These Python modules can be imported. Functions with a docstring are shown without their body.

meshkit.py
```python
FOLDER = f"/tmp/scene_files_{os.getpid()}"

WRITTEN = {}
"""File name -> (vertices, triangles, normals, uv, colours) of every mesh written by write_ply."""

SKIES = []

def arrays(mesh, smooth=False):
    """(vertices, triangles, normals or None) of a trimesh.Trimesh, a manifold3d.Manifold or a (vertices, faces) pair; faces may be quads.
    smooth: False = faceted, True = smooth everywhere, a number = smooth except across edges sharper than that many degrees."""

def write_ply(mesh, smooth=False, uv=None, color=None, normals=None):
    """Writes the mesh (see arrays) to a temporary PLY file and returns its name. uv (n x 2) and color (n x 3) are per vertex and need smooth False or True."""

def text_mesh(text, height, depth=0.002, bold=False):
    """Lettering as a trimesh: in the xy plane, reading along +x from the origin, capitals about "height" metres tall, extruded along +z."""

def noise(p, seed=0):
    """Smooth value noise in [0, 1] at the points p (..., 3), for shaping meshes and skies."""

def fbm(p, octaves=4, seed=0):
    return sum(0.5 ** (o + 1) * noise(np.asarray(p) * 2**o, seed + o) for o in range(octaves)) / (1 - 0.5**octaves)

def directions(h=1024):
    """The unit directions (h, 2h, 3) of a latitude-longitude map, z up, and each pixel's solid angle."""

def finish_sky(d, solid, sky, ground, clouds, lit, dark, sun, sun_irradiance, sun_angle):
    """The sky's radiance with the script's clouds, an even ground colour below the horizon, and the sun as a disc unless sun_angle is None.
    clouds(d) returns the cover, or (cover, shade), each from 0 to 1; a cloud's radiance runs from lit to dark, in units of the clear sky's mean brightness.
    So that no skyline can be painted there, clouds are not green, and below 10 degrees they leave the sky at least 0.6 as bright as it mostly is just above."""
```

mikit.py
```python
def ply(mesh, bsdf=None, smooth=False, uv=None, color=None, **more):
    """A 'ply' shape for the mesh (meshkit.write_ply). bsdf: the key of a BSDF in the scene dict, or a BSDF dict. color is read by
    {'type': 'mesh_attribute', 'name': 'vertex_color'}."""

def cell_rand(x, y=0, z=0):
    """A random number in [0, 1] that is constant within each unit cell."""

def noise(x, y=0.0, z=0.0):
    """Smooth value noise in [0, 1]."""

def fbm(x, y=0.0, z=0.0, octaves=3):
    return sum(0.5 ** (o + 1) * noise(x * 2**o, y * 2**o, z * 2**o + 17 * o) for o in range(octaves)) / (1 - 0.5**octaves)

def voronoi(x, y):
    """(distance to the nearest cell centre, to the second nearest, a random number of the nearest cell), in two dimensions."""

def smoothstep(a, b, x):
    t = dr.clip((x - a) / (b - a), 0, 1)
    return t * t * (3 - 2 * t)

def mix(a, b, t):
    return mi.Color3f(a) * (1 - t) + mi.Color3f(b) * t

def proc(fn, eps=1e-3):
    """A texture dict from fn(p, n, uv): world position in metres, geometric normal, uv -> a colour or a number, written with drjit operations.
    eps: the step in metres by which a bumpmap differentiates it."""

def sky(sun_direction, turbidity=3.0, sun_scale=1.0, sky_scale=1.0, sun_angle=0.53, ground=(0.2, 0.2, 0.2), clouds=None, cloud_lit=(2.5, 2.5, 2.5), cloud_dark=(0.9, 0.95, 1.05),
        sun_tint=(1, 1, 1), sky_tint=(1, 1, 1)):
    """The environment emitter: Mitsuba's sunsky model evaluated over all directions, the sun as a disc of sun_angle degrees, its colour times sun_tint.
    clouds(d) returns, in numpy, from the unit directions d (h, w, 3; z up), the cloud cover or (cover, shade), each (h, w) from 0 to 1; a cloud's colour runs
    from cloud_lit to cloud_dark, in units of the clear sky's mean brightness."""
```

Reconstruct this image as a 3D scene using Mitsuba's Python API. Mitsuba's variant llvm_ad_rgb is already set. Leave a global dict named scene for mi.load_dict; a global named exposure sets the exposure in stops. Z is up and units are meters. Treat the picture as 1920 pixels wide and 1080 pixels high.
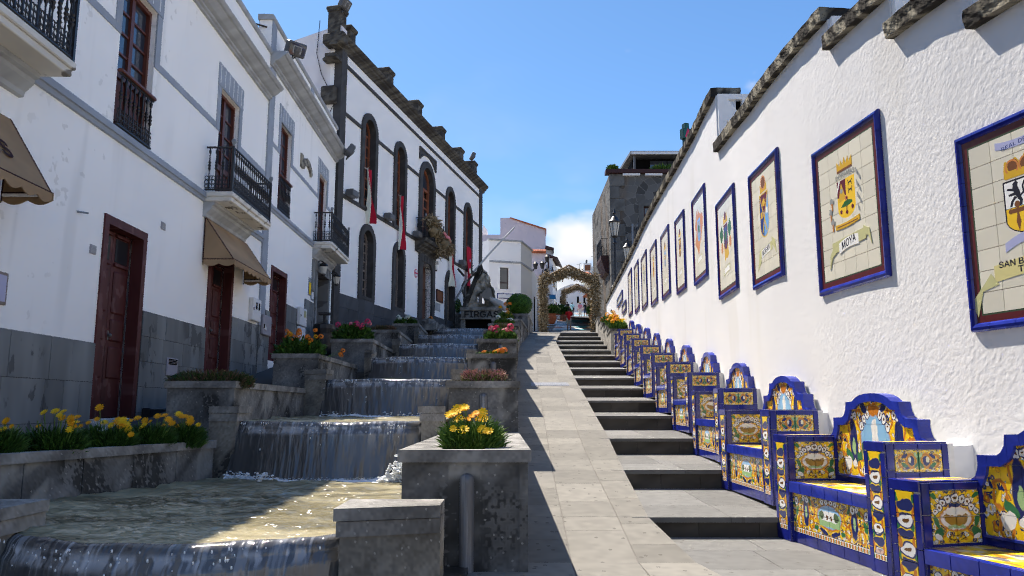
import math, random, numpy as np, trimesh, drjit as dr, mitsuba as mi, mikit, meshkit
import manifold3d as m3
from shapely.geometry import Polygon, box as sbox, Point
from shapely.ops import unary_union
from mikit import proc, voronoi, cell_rand, smoothstep, mix
def n2(x, y):
    x, y = mi.Float(x), mi.Float(y); i, j = dr.floor(x), dr.floor(y); a, b = x - i, y - j; a = a * a * (3 - 2 * a); b = b * b * (3 - 2 * b)
    return dr.lerp(dr.lerp(cell_rand(i, j), cell_rand(i + 1, j), a), dr.lerp(cell_rand(i, j + 1), cell_rand(i + 1, j + 1), a), b)
def noise(x, y=0.0, z=0.0): return n2(x * 0.85 - z * 0.75 + y * 0.22, y * 0.85 - z * 0.58 - x * 0.2)
def fbm(x, y=0.0, z=0.0, octaves=3):
    o = min(octaves, 3); return sum(0.5 ** (k + 1) * noise(x * 2**k, y * 2**k + 7 * k, z * 2**k) for k in range(o)) / (1 - 0.5**o)
T4 = mi.ScalarTransform4f
scene, labels, taken = {}, {}, set()
# ---------------------------------------------------------------- camera, sky, exposure
F, HOR = 1460.0, 765.0                      # focal length and horizon, in pixels of a 1920 wide picture
PIT = math.atan((HOR - 540) / F); CP, SP = math.cos(PIT), math.sin(PIT)
scene['camera'] = {'type': 'perspective', 'fov': math.degrees(2 * math.atan(960 / F)), 'fov_axis': 'x', 'near_clip': 0.05, 'far_clip': 2000.0,
                   'to_world': T4().look_at(origin=[0, 0, 0], target=[0, CP, SP], up=[0, 0, 1])}
SUN = np.array([-0.385, 0.60, 1.0])
def cloud_cover(d):
    az = np.degrees(np.arctan2(d[..., 0], d[..., 1])); el = np.degrees(np.arcsin(d[..., 2]))
    P = d / np.maximum(d[..., 2:3] + 0.22, 0.05)                      # a cloud layer overhead, seen in perspective
    q = P * 2.3 + np.array([0, 0, 3.0]); n = meshkit.fbm(q * np.array([1, 1, 0]) + [3.1, 8.2, 0.5], 6); n2 = meshkit.fbm(q * np.array([.3, .3, 0]) + [1.7, 0.4, 2], 3)
    bank = np.clip((18.5 - el) / 10.0, 0, 1) * np.clip(0.35 + 1.3 * meshkit.fbm(np.stack([az / 9.0, 0 * az, 0 * az + 5], -1), 3), 0, 1.15)
    f = meshkit.fbm(np.stack([az / 4.5, el / 2.6, 0 * el], -1) + 11.0, 6)
    c = np.clip((f - 0.82 + 0.76 * bank) * 3.2, 0, 1)
    wisp = np.clip((n - 0.58) * 1.6, 0, 0.25) * np.clip((n2 - 0.35) * 4, 0, 1)
    return np.maximum(c, wisp), np.clip((0.56 - f) * 3.0, 0, 0.8)
scene['sky'] = mikit.sky(SUN.tolist(), turbidity=2.6, sun_scale=0.92, sky_scale=0.63, clouds=cloud_cover, cloud_lit=(2.3, 2.33, 2.4), cloud_dark=(1.35, 1.5, 1.75), sky_tint=(0.66, 0.88, 1.07), sun_tint=(0.92, 1.0, 1.15), ground=(0.25, 0.24, 0.22))
exposure = 3.0
# ---------------------------------------------------------------- helpers
def ray(u, v):
    a, b = (u - 960) / F, (540 - v) / F
    return np.array([a, CP - SP * b, SP + CP * b])
def at(u, v, Y=None, z=None):
    r = ray(u, v); return r * ((Y / r[1]) if Y is not None else (z / r[2]))
class Fr:
    """a vertical frame: u along (dx, dy), w out of the wall, z up"""
    def __init__(s, ox, oy, dx, dy, oz=0.0, side=1):
        l = math.hypot(dx, dy); dx, dy = dx / l, dy / l
        s.o = np.array([ox, oy, oz]); s.m = np.array([[dx, dy, 0], [side * dy, -side * dx, 0], [0, 0, 1.0]])
    def __call__(s, v): return np.asarray(v, float) @ s.m + s.o
    def mat(s, u=0, w=0, z=0, rz=0.0, sc=1.0):
        c_, s_ = math.cos(rz), math.sin(rz); M = np.eye(4)
        R = np.array([[c_, -s_, 0], [s_, c_, 0], [0, 0, 1]])
        M[:3, :3] = s.m.T @ R * sc; M[:3, 3] = s(np.array([u, w, z])); return M
    def uz(s, px, py):
        r = ray(px, py); n = s.m[1]; p = r * ((n @ s.o) / (n @ r)); q = (p - s.o) @ s.m.T
        return q[0], q[2]
BOXF = np.array([[0, 2, 1], [0, 3, 2], [4, 5, 6], [4, 6, 7], [0, 1, 5], [0, 5, 4], [2, 3, 7], [2, 7, 6], [1, 2, 6], [1, 6, 5], [0, 4, 7], [0, 7, 3]])
class MB:
    def __init__(s): s.v, s.f, s.n = [], [], 0
    def raw(s, v, f):
        v = np.asarray(v, float); f = np.asarray(f, int)
        if f.shape[1] == 4: f = np.vstack([f[:, [0, 1, 2]], f[:, [0, 2, 3]]])
        s.v.append(v); s.f.append(f + s.n); s.n += len(v); return s
    def mesh(s, m, mat=None):
        v = np.asarray(m.vertices)
        if mat is not None: v = v @ mat[:3, :3].T + mat[:3, 3]
        return s.raw(v, m.faces)
    def box(s, x0, x1, y0, y1, z0, z1, ch=0.0):
        if ch <= 0:
            return s.raw([[x0, y0, z0], [x1, y0, z0], [x1, y1, z0], [x0, y1, z0], [x0, y0, z1], [x1, y0, z1], [x1, y1, z1], [x0, y1, z1]], BOXF)
        return s.mesh(chbox(x0, x1, y0, y1, z0, z1, ch))
    def tube(s, pts, r, n=8, cap=True):
        pts = np.asarray(pts, float); k = len(pts); rr = np.broadcast_to(np.asarray(r, float), (k,))
        t = np.gradient(pts, axis=0); t /= np.linalg.norm(t, axis=1, keepdims=True) + 1e-12
        up = np.array([0.31, 0.2, 0.93]); V = []
        for p, d, q in zip(pts, t, rr):
            a = np.cross(d, up); a /= np.linalg.norm(a) + 1e-12; b = np.cross(d, a)
            for i in range(n):
                w = 2 * math.pi * i / n; V.append(p + q * (math.cos(w) * a + math.sin(w) * b))
        Fc = [[i * n + j, i * n + (j + 1) % n, (i + 1) * n + (j + 1) % n, (i + 1) * n + j] for i in range(k - 1) for j in range(n)]
        s.raw(V, Fc)
        if cap:
            s.raw(V[:n], [[0, j, j + 1] for j in range(1, n - 1)]); s.raw(V[-n:], [[0, j + 1, j] for j in range(1, n - 1)])
        return s
    def lathe(s, prof, c=(0, 0, 0), n=16):
        V, k = [], len(prof)
        for r, z in prof:
            for i in range(n):
                w = 2 * math.pi * i / n; V.append([c[0] + r * math.cos(w), c[1] + r * math.sin(w), c[2] + z])
        return s.raw(V, [[i * n + j, i * n + (j + 1) % n, (i + 1) * n + (j + 1) % n, (i + 1) * n + j] for i in range(k - 1) for j in range(n)])
    def poly(s, poly, w0, w1, ax='uz'):
        """polygon in (u, z) extruded in w ('uz'), or in (x, y) extruded in z ('xy')"""
        for g in getattr(poly, 'geoms', [poly]):
            if g.is_empty or g.area < 1e-7: continue
            m = trimesh.creation.extrude_polygon(g, abs(w1 - w0), engine='earcut'); v = m.vertices.copy(); lo = min(w0, w1)
            if ax == 'uz': v = np.stack([v[:, 0], v[:, 2] + lo, v[:, 1]], 1); s.raw(v, m.faces[:, ::-1])
            else: v[:, 2] += lo; s.raw(v, m.faces)
        return s
    def sweep(s, prof, u0, u1):
        """profile [(w, z)...] closed, swept along u"""
        p = np.array(prof, float); n = len(p); V = [[u, a, b] for u in (u0, u1) for a, b in p]
        s.raw(V, [[i, (i + 1) % n, n + (i + 1) % n, n + i] for i in range(n)])
        t = trimesh.creation.triangulate_polygon(Polygon(p), engine='earcut')
        for k, u in ((0, u0), (1, u1)): s.raw([[u, a, b] for a, b in t[0]], t[1])
        return s
    def get(s): return np.vstack(s.v), np.vstack(s.f)
def chbox(x0, x1, y0, y1, z0, z1, c):
    pts = [[x, y, z] for x, sx in ((x0, 1), (x1, -1)) for y, sy in ((y0, 1), (y1, -1)) for z, sz in ((z0, 1), (z1, -1)) for _ in (0,)]
    P = []
    for x, sx in ((x0, 1), (x1, -1)):
        for y, sy in ((y0, 1), (y1, -1)):
            for z, sz in ((z0, 1), (z1, -1)):
                P += [[x, y + sy * c, z + sz * c], [x + sx * c, y, z + sz * c], [x + sx * c, y + sy * c, z]]
    return trimesh.convex.convex_hull(np.array(P))
VARIED = ('m_wain', 'm_pave', 'm_tread', 'm_riser', 'm_cream', 'm_plinth'); VR = random.Random(77)
def key_for(name, parent=None):
    b = (parent + '__' if parent else '') + name; k, i = b, 0
    while k in taken: i += 1; k = f'{b}_{i:03d}'
    taken.add(k); return k
def tag(k, label=None, cat=None, group=None, kind=None):
    d = {a: b for a, b in (('label', label), ('category', cat), ('group', group), ('kind', kind)) if b}
    if d: labels.setdefault(k, {}).update(d)
    return k
def thing(name, label=None, cat=None, group=None, kind=None): return tag(key_for(name), label, cat, group, kind)
def shape(m, mat, fr=None, smooth=False, uv=None):
    v, f = m.get() if isinstance(m, MB) else (np.asarray(m.vertices), np.asarray(m.faces)) if hasattr(m, 'vertices') else m
    if fr is not None:
        v = fr(v)
        if np.linalg.det(fr.m) < 0: f = np.asarray(f)[:, ::-1]
    assert len(f), mat
    if mat in VARIED and uv is None: uv = np.full((len(v), 2), VR.random())
    return mikit.ply((v, f), mat, smooth=smooth, uv=uv)
def add(name, m, mat, parent=None, fr=None, smooth=False, uv=None, label=None, cat=None, group=None, kind=None):
    k = key_for(name, parent); scene[k] = shape(m, mat, fr, smooth, uv); tag(k, label, cat, group, kind); return k
def inst(name, shp, M, parent=None, label=None, cat=None, group=None, kind=None, mat=None):
    k = key_for(name, parent); scene[k] = {**shp, 'to_world': T4(np.asarray(M))}
    if mat: scene[k]['bsdf'] = {'type': 'ref', 'id': mat}
    tag(k, label, cat, group, kind); return k
def xf(x=0, y=0, z=0, rz=0.0, s=1.0, rx=0.0, ry=0.0):
    M = trimesh.transformations.euler_matrix(rx, ry, rz); M[:3, :3] *= s; M[:3, 3] = (x, y, z); return M
def arch(u0, u1, z0, zt, rise=None, n=20):
    r = (u1 - u0) / 2 if rise is None else rise; c = (u0 + u1) / 2; a = (u1 - u0) / 2
    return Polygon([(u0, z0), (u1, z0)] + [(c + a * math.cos(t), zt - r + r * math.sin(t)) for t in np.linspace(0, math.pi, n)])
def rot_to(d):
    """rotation whose z axis is d"""
    d = np.asarray(d, float) / np.linalg.norm(d); a = np.cross([0.3, 0.1, 1.0] if abs(d[2]) < 0.9 else [1, 0, 0], d); a /= np.linalg.norm(a)
    M = np.eye(4); M[:3, 0], M[:3, 1], M[:3, 2] = a, np.cross(d, a), d; return M
# ---------------------------------------------------------------- materials
def bsdf(name, base, rough=0.6, spec=0.4, metal=0.0, coat=0.0, bump=None, bscale=1.0, beps=2e-3, **kw):
    c = proc(base) if callable(base) else {'type': 'rgb', 'value': list(base)}
    d = {'type': 'principled', 'base_color': c, 'roughness': proc(rough) if callable(rough) else rough, 'specular': spec, 'metallic': metal, **kw}
    if coat: d['clearcoat'] = coat; d['clearcoat_gloss'] = 0.95
    if bump: d = {'type': 'bumpmap', 'arbitrary': {**proc(bump, eps=beps)}, 'scale': bscale, 'bsdf': d}
    scene[name] = {'type': 'twosided', 'bsdf': d}; return name
def tint(c, n, amp): return mi.Color3f(c) * (1 + amp * (n - 0.5))
def facade_col(p, n, uv):
    big = fbm(p.x * 0.5 + p.y * 0.5, p.y * 0.35, p.z * 0.5); st = fbm(p.y * 5.0, p.x * 3.0, p.z * 0.45); sp = fbm(p.y * 8 + 3, p.z * 9, 0)
    c = mix(tint((0.90, 0.88, 0.84), big, 0.10), (0.66, 0.65, 0.62), 0.4 * smoothstep(0.56, 0.8, st) * smoothstep(0.45, 0.65, big))
    return mix(c, (0.55, 0.53, 0.49), 0.4 * smoothstep(0.74, 0.80, sp) * smoothstep(0.55, 0.68, big))
bsdf('m_facade', facade_col, 0.8, 0.2, bump=lambda p, n, uv: fbm(p.x * 9 + p.y * 9, p.y * 4, p.z * 9, 3), bscale=0.006)
bsdf('m_hall_white', lambda p, n, uv: tint((0.90, 0.88, 0.845), fbm(p.x, p.y, p.z * 0.6, 4), 0.1), 0.8, 0.2)
bsdf('m_gable', lambda p, n, uv: mix((0.80, 0.77, 0.77), (0.60, 0.57, 0.57), smoothstep(0.45, 0.75, fbm(p.x * 1.5, p.y * 1.5, p.z * 0.9, 5))), 0.9, 0.1,
     bump=lambda p, n, uv: fbm(p.x * 6, p.y * 6, p.z * 6, 3), bscale=0.03)
bsdf('m_stucco', lambda p, n, uv: mix(tint((0.63, 0.632, 0.635), fbm(p.y * 1.2, p.z * 1.2, 0, 4), 0.10), (0.56, 0.55, 0.52), 0.5 * smoothstep(0.6, 0.85, fbm(p.y * 2.2, p.z * 0.6, 5, 4))), 0.9, 0.1,
     bump=lambda p, n, uv: fbm(p.y * 42 + p.z * 6, p.z * 40, p.x * 20, 3), bscale=0.0035, beps=4e-3)
bsdf('m_trim', lambda p, n, uv: tint((0.30, 0.33, 0.37), fbm(p.y * 4, p.z * 4, p.x * 4, 4), 0.35), 0.7, 0.2)
bsdf('m_cornice', lambda p, n, uv: tint((0.36, 0.37, 0.37), fbm(p.y * 6, p.z * 9, p.x * 6, 4), 0.5), 0.8, 0.2)
def soffit(p, n, uv):
    f = fbm(p.x * 9, p.y * 7, p.z * 9); g = fbm(p.x * 2, p.y * 2, p.z * 2)
    return mix(tint((0.64, 0.61, 0.54), g, 0.3), (0.20, 0.18, 0.15), smoothstep(0.60, 0.66, f) * smoothstep(0.48, 0.6, g))
bsdf('m_slab', soffit, 0.85, 0.2)
bsdf('m_basalt', lambda p, n, uv: tint((0.060, 0.058, 0.056), fbm(p.x * 5, p.y * 5, p.z * 5, 4), 0.9), 0.75, 0.25)
bsdf('m_basalt_old', lambda p, n, uv: mix((0.050, 0.046, 0.042), (0.125, 0.115, 0.095), smoothstep(0.3, 0.8, fbm(p.x * 9, p.y * 9, p.z * 12))), 0.9, 0.1,
     bump=lambda p, n, uv: fbm(p.x * 8, p.y * 8, p.z * 8, 4), bscale=0.05)
def lava(p, n, uv):
    a = voronoi(p.x * 24 + p.y * 24, p.z * 30)[0]; st = fbm(p.x * 7 + p.y * 5, p.y * 9, p.z * 4, 5)
    return mix(mix((0.035, 0.032, 0.028), (0.24, 0.22, 0.17), smoothstep(0.42, 0.7, st)), (0.02, 0.02, 0.02), 0.5 * smoothstep(0.35, 0.1, a))
bsdf('m_lava', lava, 0.95, 0.1, bump=lambda p, n, uv: fbm(p.x * 30, p.y * 30, p.z * 30, 3), bscale=0.03)
def wain(p, n, uv):
    pit = smoothstep(0.60, 0.66, fbm(p.y * 9 + p.x * 3, p.z * 6, p.x * 2)) * smoothstep(0.45, 0.6, noise(p.y * 1.3, p.z * 1.1))
    return mix(tint((0.165, 0.172, 0.168), fbm(p.y * 3.5, p.z * 0.9, p.x), 0.9) * (0.8 + 0.4 * uv.x), (0.055, 0.057, 0.058), 0.7 * pit)
bsdf('m_wain', wain, 0.65, 0.3)
def conc(c, k=1.0):
    def fn(p, n, uv):
        x = p.x + 0.6 * p.y; st = fbm(x * 9, p.z * 1.1 + p.y * 0.4); bl = fbm(p.x * 5, p.y * 5, p.z * 5); hi = n2(x * 47, p.z * 47 + p.y * 31)
        col = tint(c, bl, 1.5) * (0.78 + 0.44 * hi)
        col = mix(col, (0.33, 0.32, 0.285), 0.6 * k * smoothstep(0.52, 0.74, st) * smoothstep(0.35, 0.6, bl))
        col = mix(col, (0.020, 0.020, 0.018), 0.85 * k * smoothstep(0.52, 0.66, fbm(x * 3.1 + 7, p.z * 2.3 + p.y * 0.8)) * smoothstep(0.32, 0.55, hi * 0.4 + st * 0.6))
        sp = voronoi(x * 17, p.z * 17 + p.y * 9); return mix(col, (0.36, 0.35, 0.32), 0.6 * smoothstep(0.16, 0.1, sp[0]) * smoothstep(0.78, 0.82, sp[2]))
    return fn
bsdf('m_conc', conc((0.150, 0.147, 0.138)), 0.8, 0.25, bump=lambda p, n, uv: fbm(p.x * 25, p.y * 25, p.z * 25, 3), bscale=0.008)
bsdf('m_conc_wet', conc((0.040, 0.040, 0.038)), 0.35, 0.5)
bsdf('m_coping', conc((0.215, 0.207, 0.19), 0.5), 0.75, 0.25, bump=lambda p, n, uv: fbm(p.x * 25, p.y * 25, p.z * 25, 3), bscale=0.006)
bsdf('m_coping_dry', conc((0.30, 0.285, 0.255), 0.3), 0.75, 0.25)
def pave(c):
    def fn(p, n, uv):
        v = voronoi(p.x * 9, p.y * 7); pit = smoothstep(0.17, 0.1, v[0]) * smoothstep(0.72, 0.76, v[2])
        col = mix(tint(c, noise(p.x * 17, p.y * 17), 0.2), (0.155, 0.148, 0.135), 0.55 * smoothstep(0.5, 0.75, fbm(p.x * 1.6, p.y * 1.1, 2)))
        return mix(col * (0.84 + 0.32 * uv.x), (0.09, 0.085, 0.075), 0.7 * pit)
    return fn
bsdf('m_pave', pave((0.178, 0.17, 0.15)), 0.8, 0.2)
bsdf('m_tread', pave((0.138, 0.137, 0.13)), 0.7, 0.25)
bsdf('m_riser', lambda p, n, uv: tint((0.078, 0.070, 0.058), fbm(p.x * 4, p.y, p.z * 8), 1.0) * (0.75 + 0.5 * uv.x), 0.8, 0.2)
bsdf('m_mortar', (0.17, 0.16, 0.145), 0.9, 0.1)
bsdf('m_grout_dark', (0.05, 0.05, 0.05), 0.9, 0.1)
bsdf('m_ground', lambda p, n, uv: tint((0.17, 0.165, 0.155), fbm(p.x, p.y, p.z, 5), 0.6), 0.9, 0.1)
bsdf('m_soil', lambda p, n, uv: tint((0.035, 0.022, 0.014), fbm(p.x * 20, p.y * 20, 0, 3), 1.0), 0.95, 0.05)
def wood(c):
    return c
bsdf('m_door', lambda p, n, uv: mix(tint((0.070, 0.0135, 0.0125), fbm(p.y * 18, p.z * 2, 0, 4), 0.7), (0.16, 0.075, 0.07), 0.45 * smoothstep(0.62, 0.75, fbm(p.y * 9, p.z * 7, 3, 4))), 0.55, 0.35)
bsdf('m_door_dark', wood((0.040, 0.012, 0.010)), 0.55, 0.35)
bsdf('m_sash', wood((0.095, 0.024, 0.014)), 0.45, 0.4)
bsdf('m_sash_brown', wood((0.23, 0.075, 0.035)), 0.5, 0.4)
bsdf('m_sash_grey', wood((0.22, 0.18, 0.15)), 0.6, 0.3)
bsdf('m_oak', wood((0.17, 0.055, 0.018)), 0.5, 0.4)
bsdf('m_oak_dark', wood((0.085, 0.032, 0.015)), 0.5, 0.4)
bsdf('m_iron', (0.009, 0.009, 0.011), 0.4, 0.5)
bsdf('m_iron_grey', (0.10, 0.10, 0.10), 0.5, 0.5)
bsdf('m_steel', (0.42, 0.43, 0.44), 0.32, 0.5, metal=0.85)
bsdf('m_glass', (0.012, 0.014, 0.017), 0.04, 0.9, coat=0.6)
bsdf('m_glass_sky', (0.02, 0.03, 0.045), 0.03, 1.0, coat=1.0)
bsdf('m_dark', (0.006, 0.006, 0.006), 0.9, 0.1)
bsdf('m_curtain', (0.55, 0.53, 0.5), 0.9, 0.1)
bsdf('m_awning', lambda p, n, uv: tint((0.30, 0.20, 0.115), fbm(p.y * 2, p.z * 3, p.x * 3, 4), 0.5), 0.85, 0.15)
bsdf('m_awning_edge', (0.035, 0.014, 0.018), 0.8, 0.2)
bsdf('m_white_paint', (0.70, 0.70, 0.69), 0.5, 0.4)
bsdf('m_grey_paint', (0.30, 0.29, 0.32), 0.5, 0.4)
bsdf('m_plastic_grey', (0.19, 0.21, 0.23), 0.5, 0.4)
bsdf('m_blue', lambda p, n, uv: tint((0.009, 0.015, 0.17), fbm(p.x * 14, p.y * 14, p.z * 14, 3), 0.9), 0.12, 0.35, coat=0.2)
bsdf('m_blue_lit', lambda p, n, uv: tint((0.014, 0.028, 0.27), fbm(p.x * 14, p.y * 14, p.z * 14, 3), 0.7), 0.1, 0.4, coat=0.3)  # brighter copy of the blue glaze, sunlit look put into the colour
bsdf('m_grout_white', (0.62, 0.61, 0.58), 0.9, 0.1)
bsdf('m_red_tile', (0.085, 0.012, 0.014), 0.25, 0.5)
bsdf('m_green_line', (0.035, 0.06, 0.032), 0.3, 0.5)
bsdf('m_cream', lambda p, n, uv: mi.Color3f(0.60, 0.575, 0.475) * (0.93 + 0.12 * uv.x), 0.2, 0.5)
for n_, c_ in dict(gold=(0.55, 0.33, 0.02), ink=(0.012, 0.012, 0.02), maroon=(0.10, 0.008, 0.02), yellow=(0.72, 0.46, 0.02), green=(0.02, 0.10, 0.02), skyblue=(0.15, 0.33, 0.60), white=(0.72, 0.72, 0.70), orange=(0.50, 0.19, 0.05), olive=(0.46, 0.45, 0.22), grey=(0.25, 0.26, 0.25), brown=(0.16, 0.06, 0.02), navy=(0.02, 0.035, 0.16), lilac=(0.34, 0.36, 0.55)).items():
    bsdf('m_p_' + n_, c_, 0.25, 0.5)
bsdf('m_leaf', lambda p, n, uv: mix((0.030, 0.085, 0.012), (0.075, 0.16, 0.022), noise(p.x * 23, p.y * 23, p.z * 23)), 0.5, 0.3)
bsdf('m_leaf_light', lambda p, n, uv: mix((0.07, 0.15, 0.02), (0.17, 0.25, 0.045), noise(p.x * 29, p.y * 29, p.z * 29)), 0.5, 0.3)
bsdf('m_leaf_dark', lambda p, n, uv: mix((0.014, 0.045, 0.008), (0.04, 0.095, 0.014), noise(p.x * 15, p.y * 15, p.z * 15)), 0.5, 0.3)
bsdf('m_box_leaf', lambda p, n, uv: mix((0.02, 0.075, 0.006), (0.085, 0.19, 0.012), noise(p.x * 9, p.y * 9, p.z * 9)), 0.5, 0.3)
bsdf('m_heather', lambda p, n, uv: mix((0.075, 0.085, 0.03), (0.16, 0.085, 0.06), noise(p.x * 17, p.y * 17, p.z * 17)), 0.7, 0.2)
bsdf('m_heather_pink', lambda p, n, uv: mix((0.33, 0.14, 0.15), (0.45, 0.27, 0.22), noise(p.x * 17, p.y * 17, p.z * 17)), 0.7, 0.2)
for n_, c_ in dict(yellow=(0.86, 0.56, 0.012), gold=(0.80, 0.38, 0.006), orange=(0.70, 0.20, 0.02), pink=(0.60, 0.05, 0.13), rose=(0.66, 0.22, 0.25), white=(0.72, 0.74, 0.62), lilac=(0.5, 0.4, 0.55)).items():
    bsdf('m_f_' + n_, c_, 0.6, 0.2)
bsdf('m_straw', lambda p, n, uv: mix((0.30, 0.23, 0.13), (0.55, 0.47, 0.33), noise(p.x * 11, p.y * 11, p.z * 11)), 0.85, 0.1)
bsdf('m_straw_brown', lambda p, n, uv: mix((0.13, 0.095, 0.05), (0.30, 0.22, 0.12), noise(p.x * 13, p.y * 13, p.z * 13)), 0.85, 0.1)
bsdf('m_terracotta', lambda p, n, uv: tint((0.36, 0.12, 0.06), fbm(p.x * 6, p.y * 6, p.z * 6, 3), 0.5), 0.8, 0.2)
bsdf('m_roof_tile', lambda p, n, uv: tint((0.40, 0.13, 0.065), fbm(p.x * 3, p.y * 3, p.z * 3, 4), 0.7), 0.8, 0.2)
bsdf('m_far_white', lambda p, n, uv: tint((0.72, 0.72, 0.70), fbm(p.x * 0.6, p.y * 0.6, p.z * 0.6, 4), 0.14), 0.85, 0.1)
bsdf('m_far_cream', lambda p, n, uv: tint((0.68, 0.66, 0.60), fbm(p.x * 0.6, p.y * 0.6, p.z * 0.6, 4), 0.12), 0.85, 0.1)
bsdf('m_far_lilac', lambda p, n, uv: tint((0.58, 0.52, 0.55), fbm(p.x * 0.6, p.y * 0.6, p.z * 0.6, 4), 0.10), 0.85, 0.1)
def rubble(p, n, uv):
    x = p.x * 1.9 + p.y * 1.3 + 0.5 * fbm(p.x * 2, p.y * 2, p.z * 2, 2); v = voronoi(x, p.z * 2.3 + 0.4 * fbm(p.x, p.z, 0, 2)); e = v[1] - v[0]
    st = smoothstep(0.55, 0.7, fbm(p.x * 1.2, p.y, p.z * 0.25, 4))
    col = mix(mi.Color3f(0.085, 0.085, 0.082) * (0.55 + 1.0 * v[2]), (0.16, 0.155, 0.145), smoothstep(0.09, 0.02, e))
    return mix(col, (0.13, 0.085, 0.05), 0.4 * st)
bsdf('m_rubble', rubble, 0.9, 0.1, bump=lambda p, n, uv: fbm(p.x * 4, p.y * 4, p.z * 4, 4), bscale=0.06)
bsdf('m_sculpt', lambda p, n, uv: mix((0.20, 0.188, 0.155), (0.50, 0.47, 0.40), smoothstep(0.40, 0.66, fbm(p.x * 2.2, p.y * 2.2, p.z * 2.2, 6))), 0.9, 0.1,
     bump=lambda p, n, uv: fbm(p.x * 7, p.y * 7, p.z * 7, 4), bscale=0.10)
bsdf('m_whale', lambda p, n, uv: tint((0.42, 0.40, 0.36), fbm(p.x * 4, p.y * 4, p.z * 4, 4), 0.5), 0.7, 0.2)
bsdf('m_plinth', lambda p, n, uv: tint((0.060, 0.064, 0.070), fbm(p.x * 3, p.y * 3, p.z * 2), 0.7) * (0.8 + 0.4 * uv.x), 0.6, 0.3)
bsdf('m_flag_red', (0.45, 0.012, 0.035), 0.7, 0.2)
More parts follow.
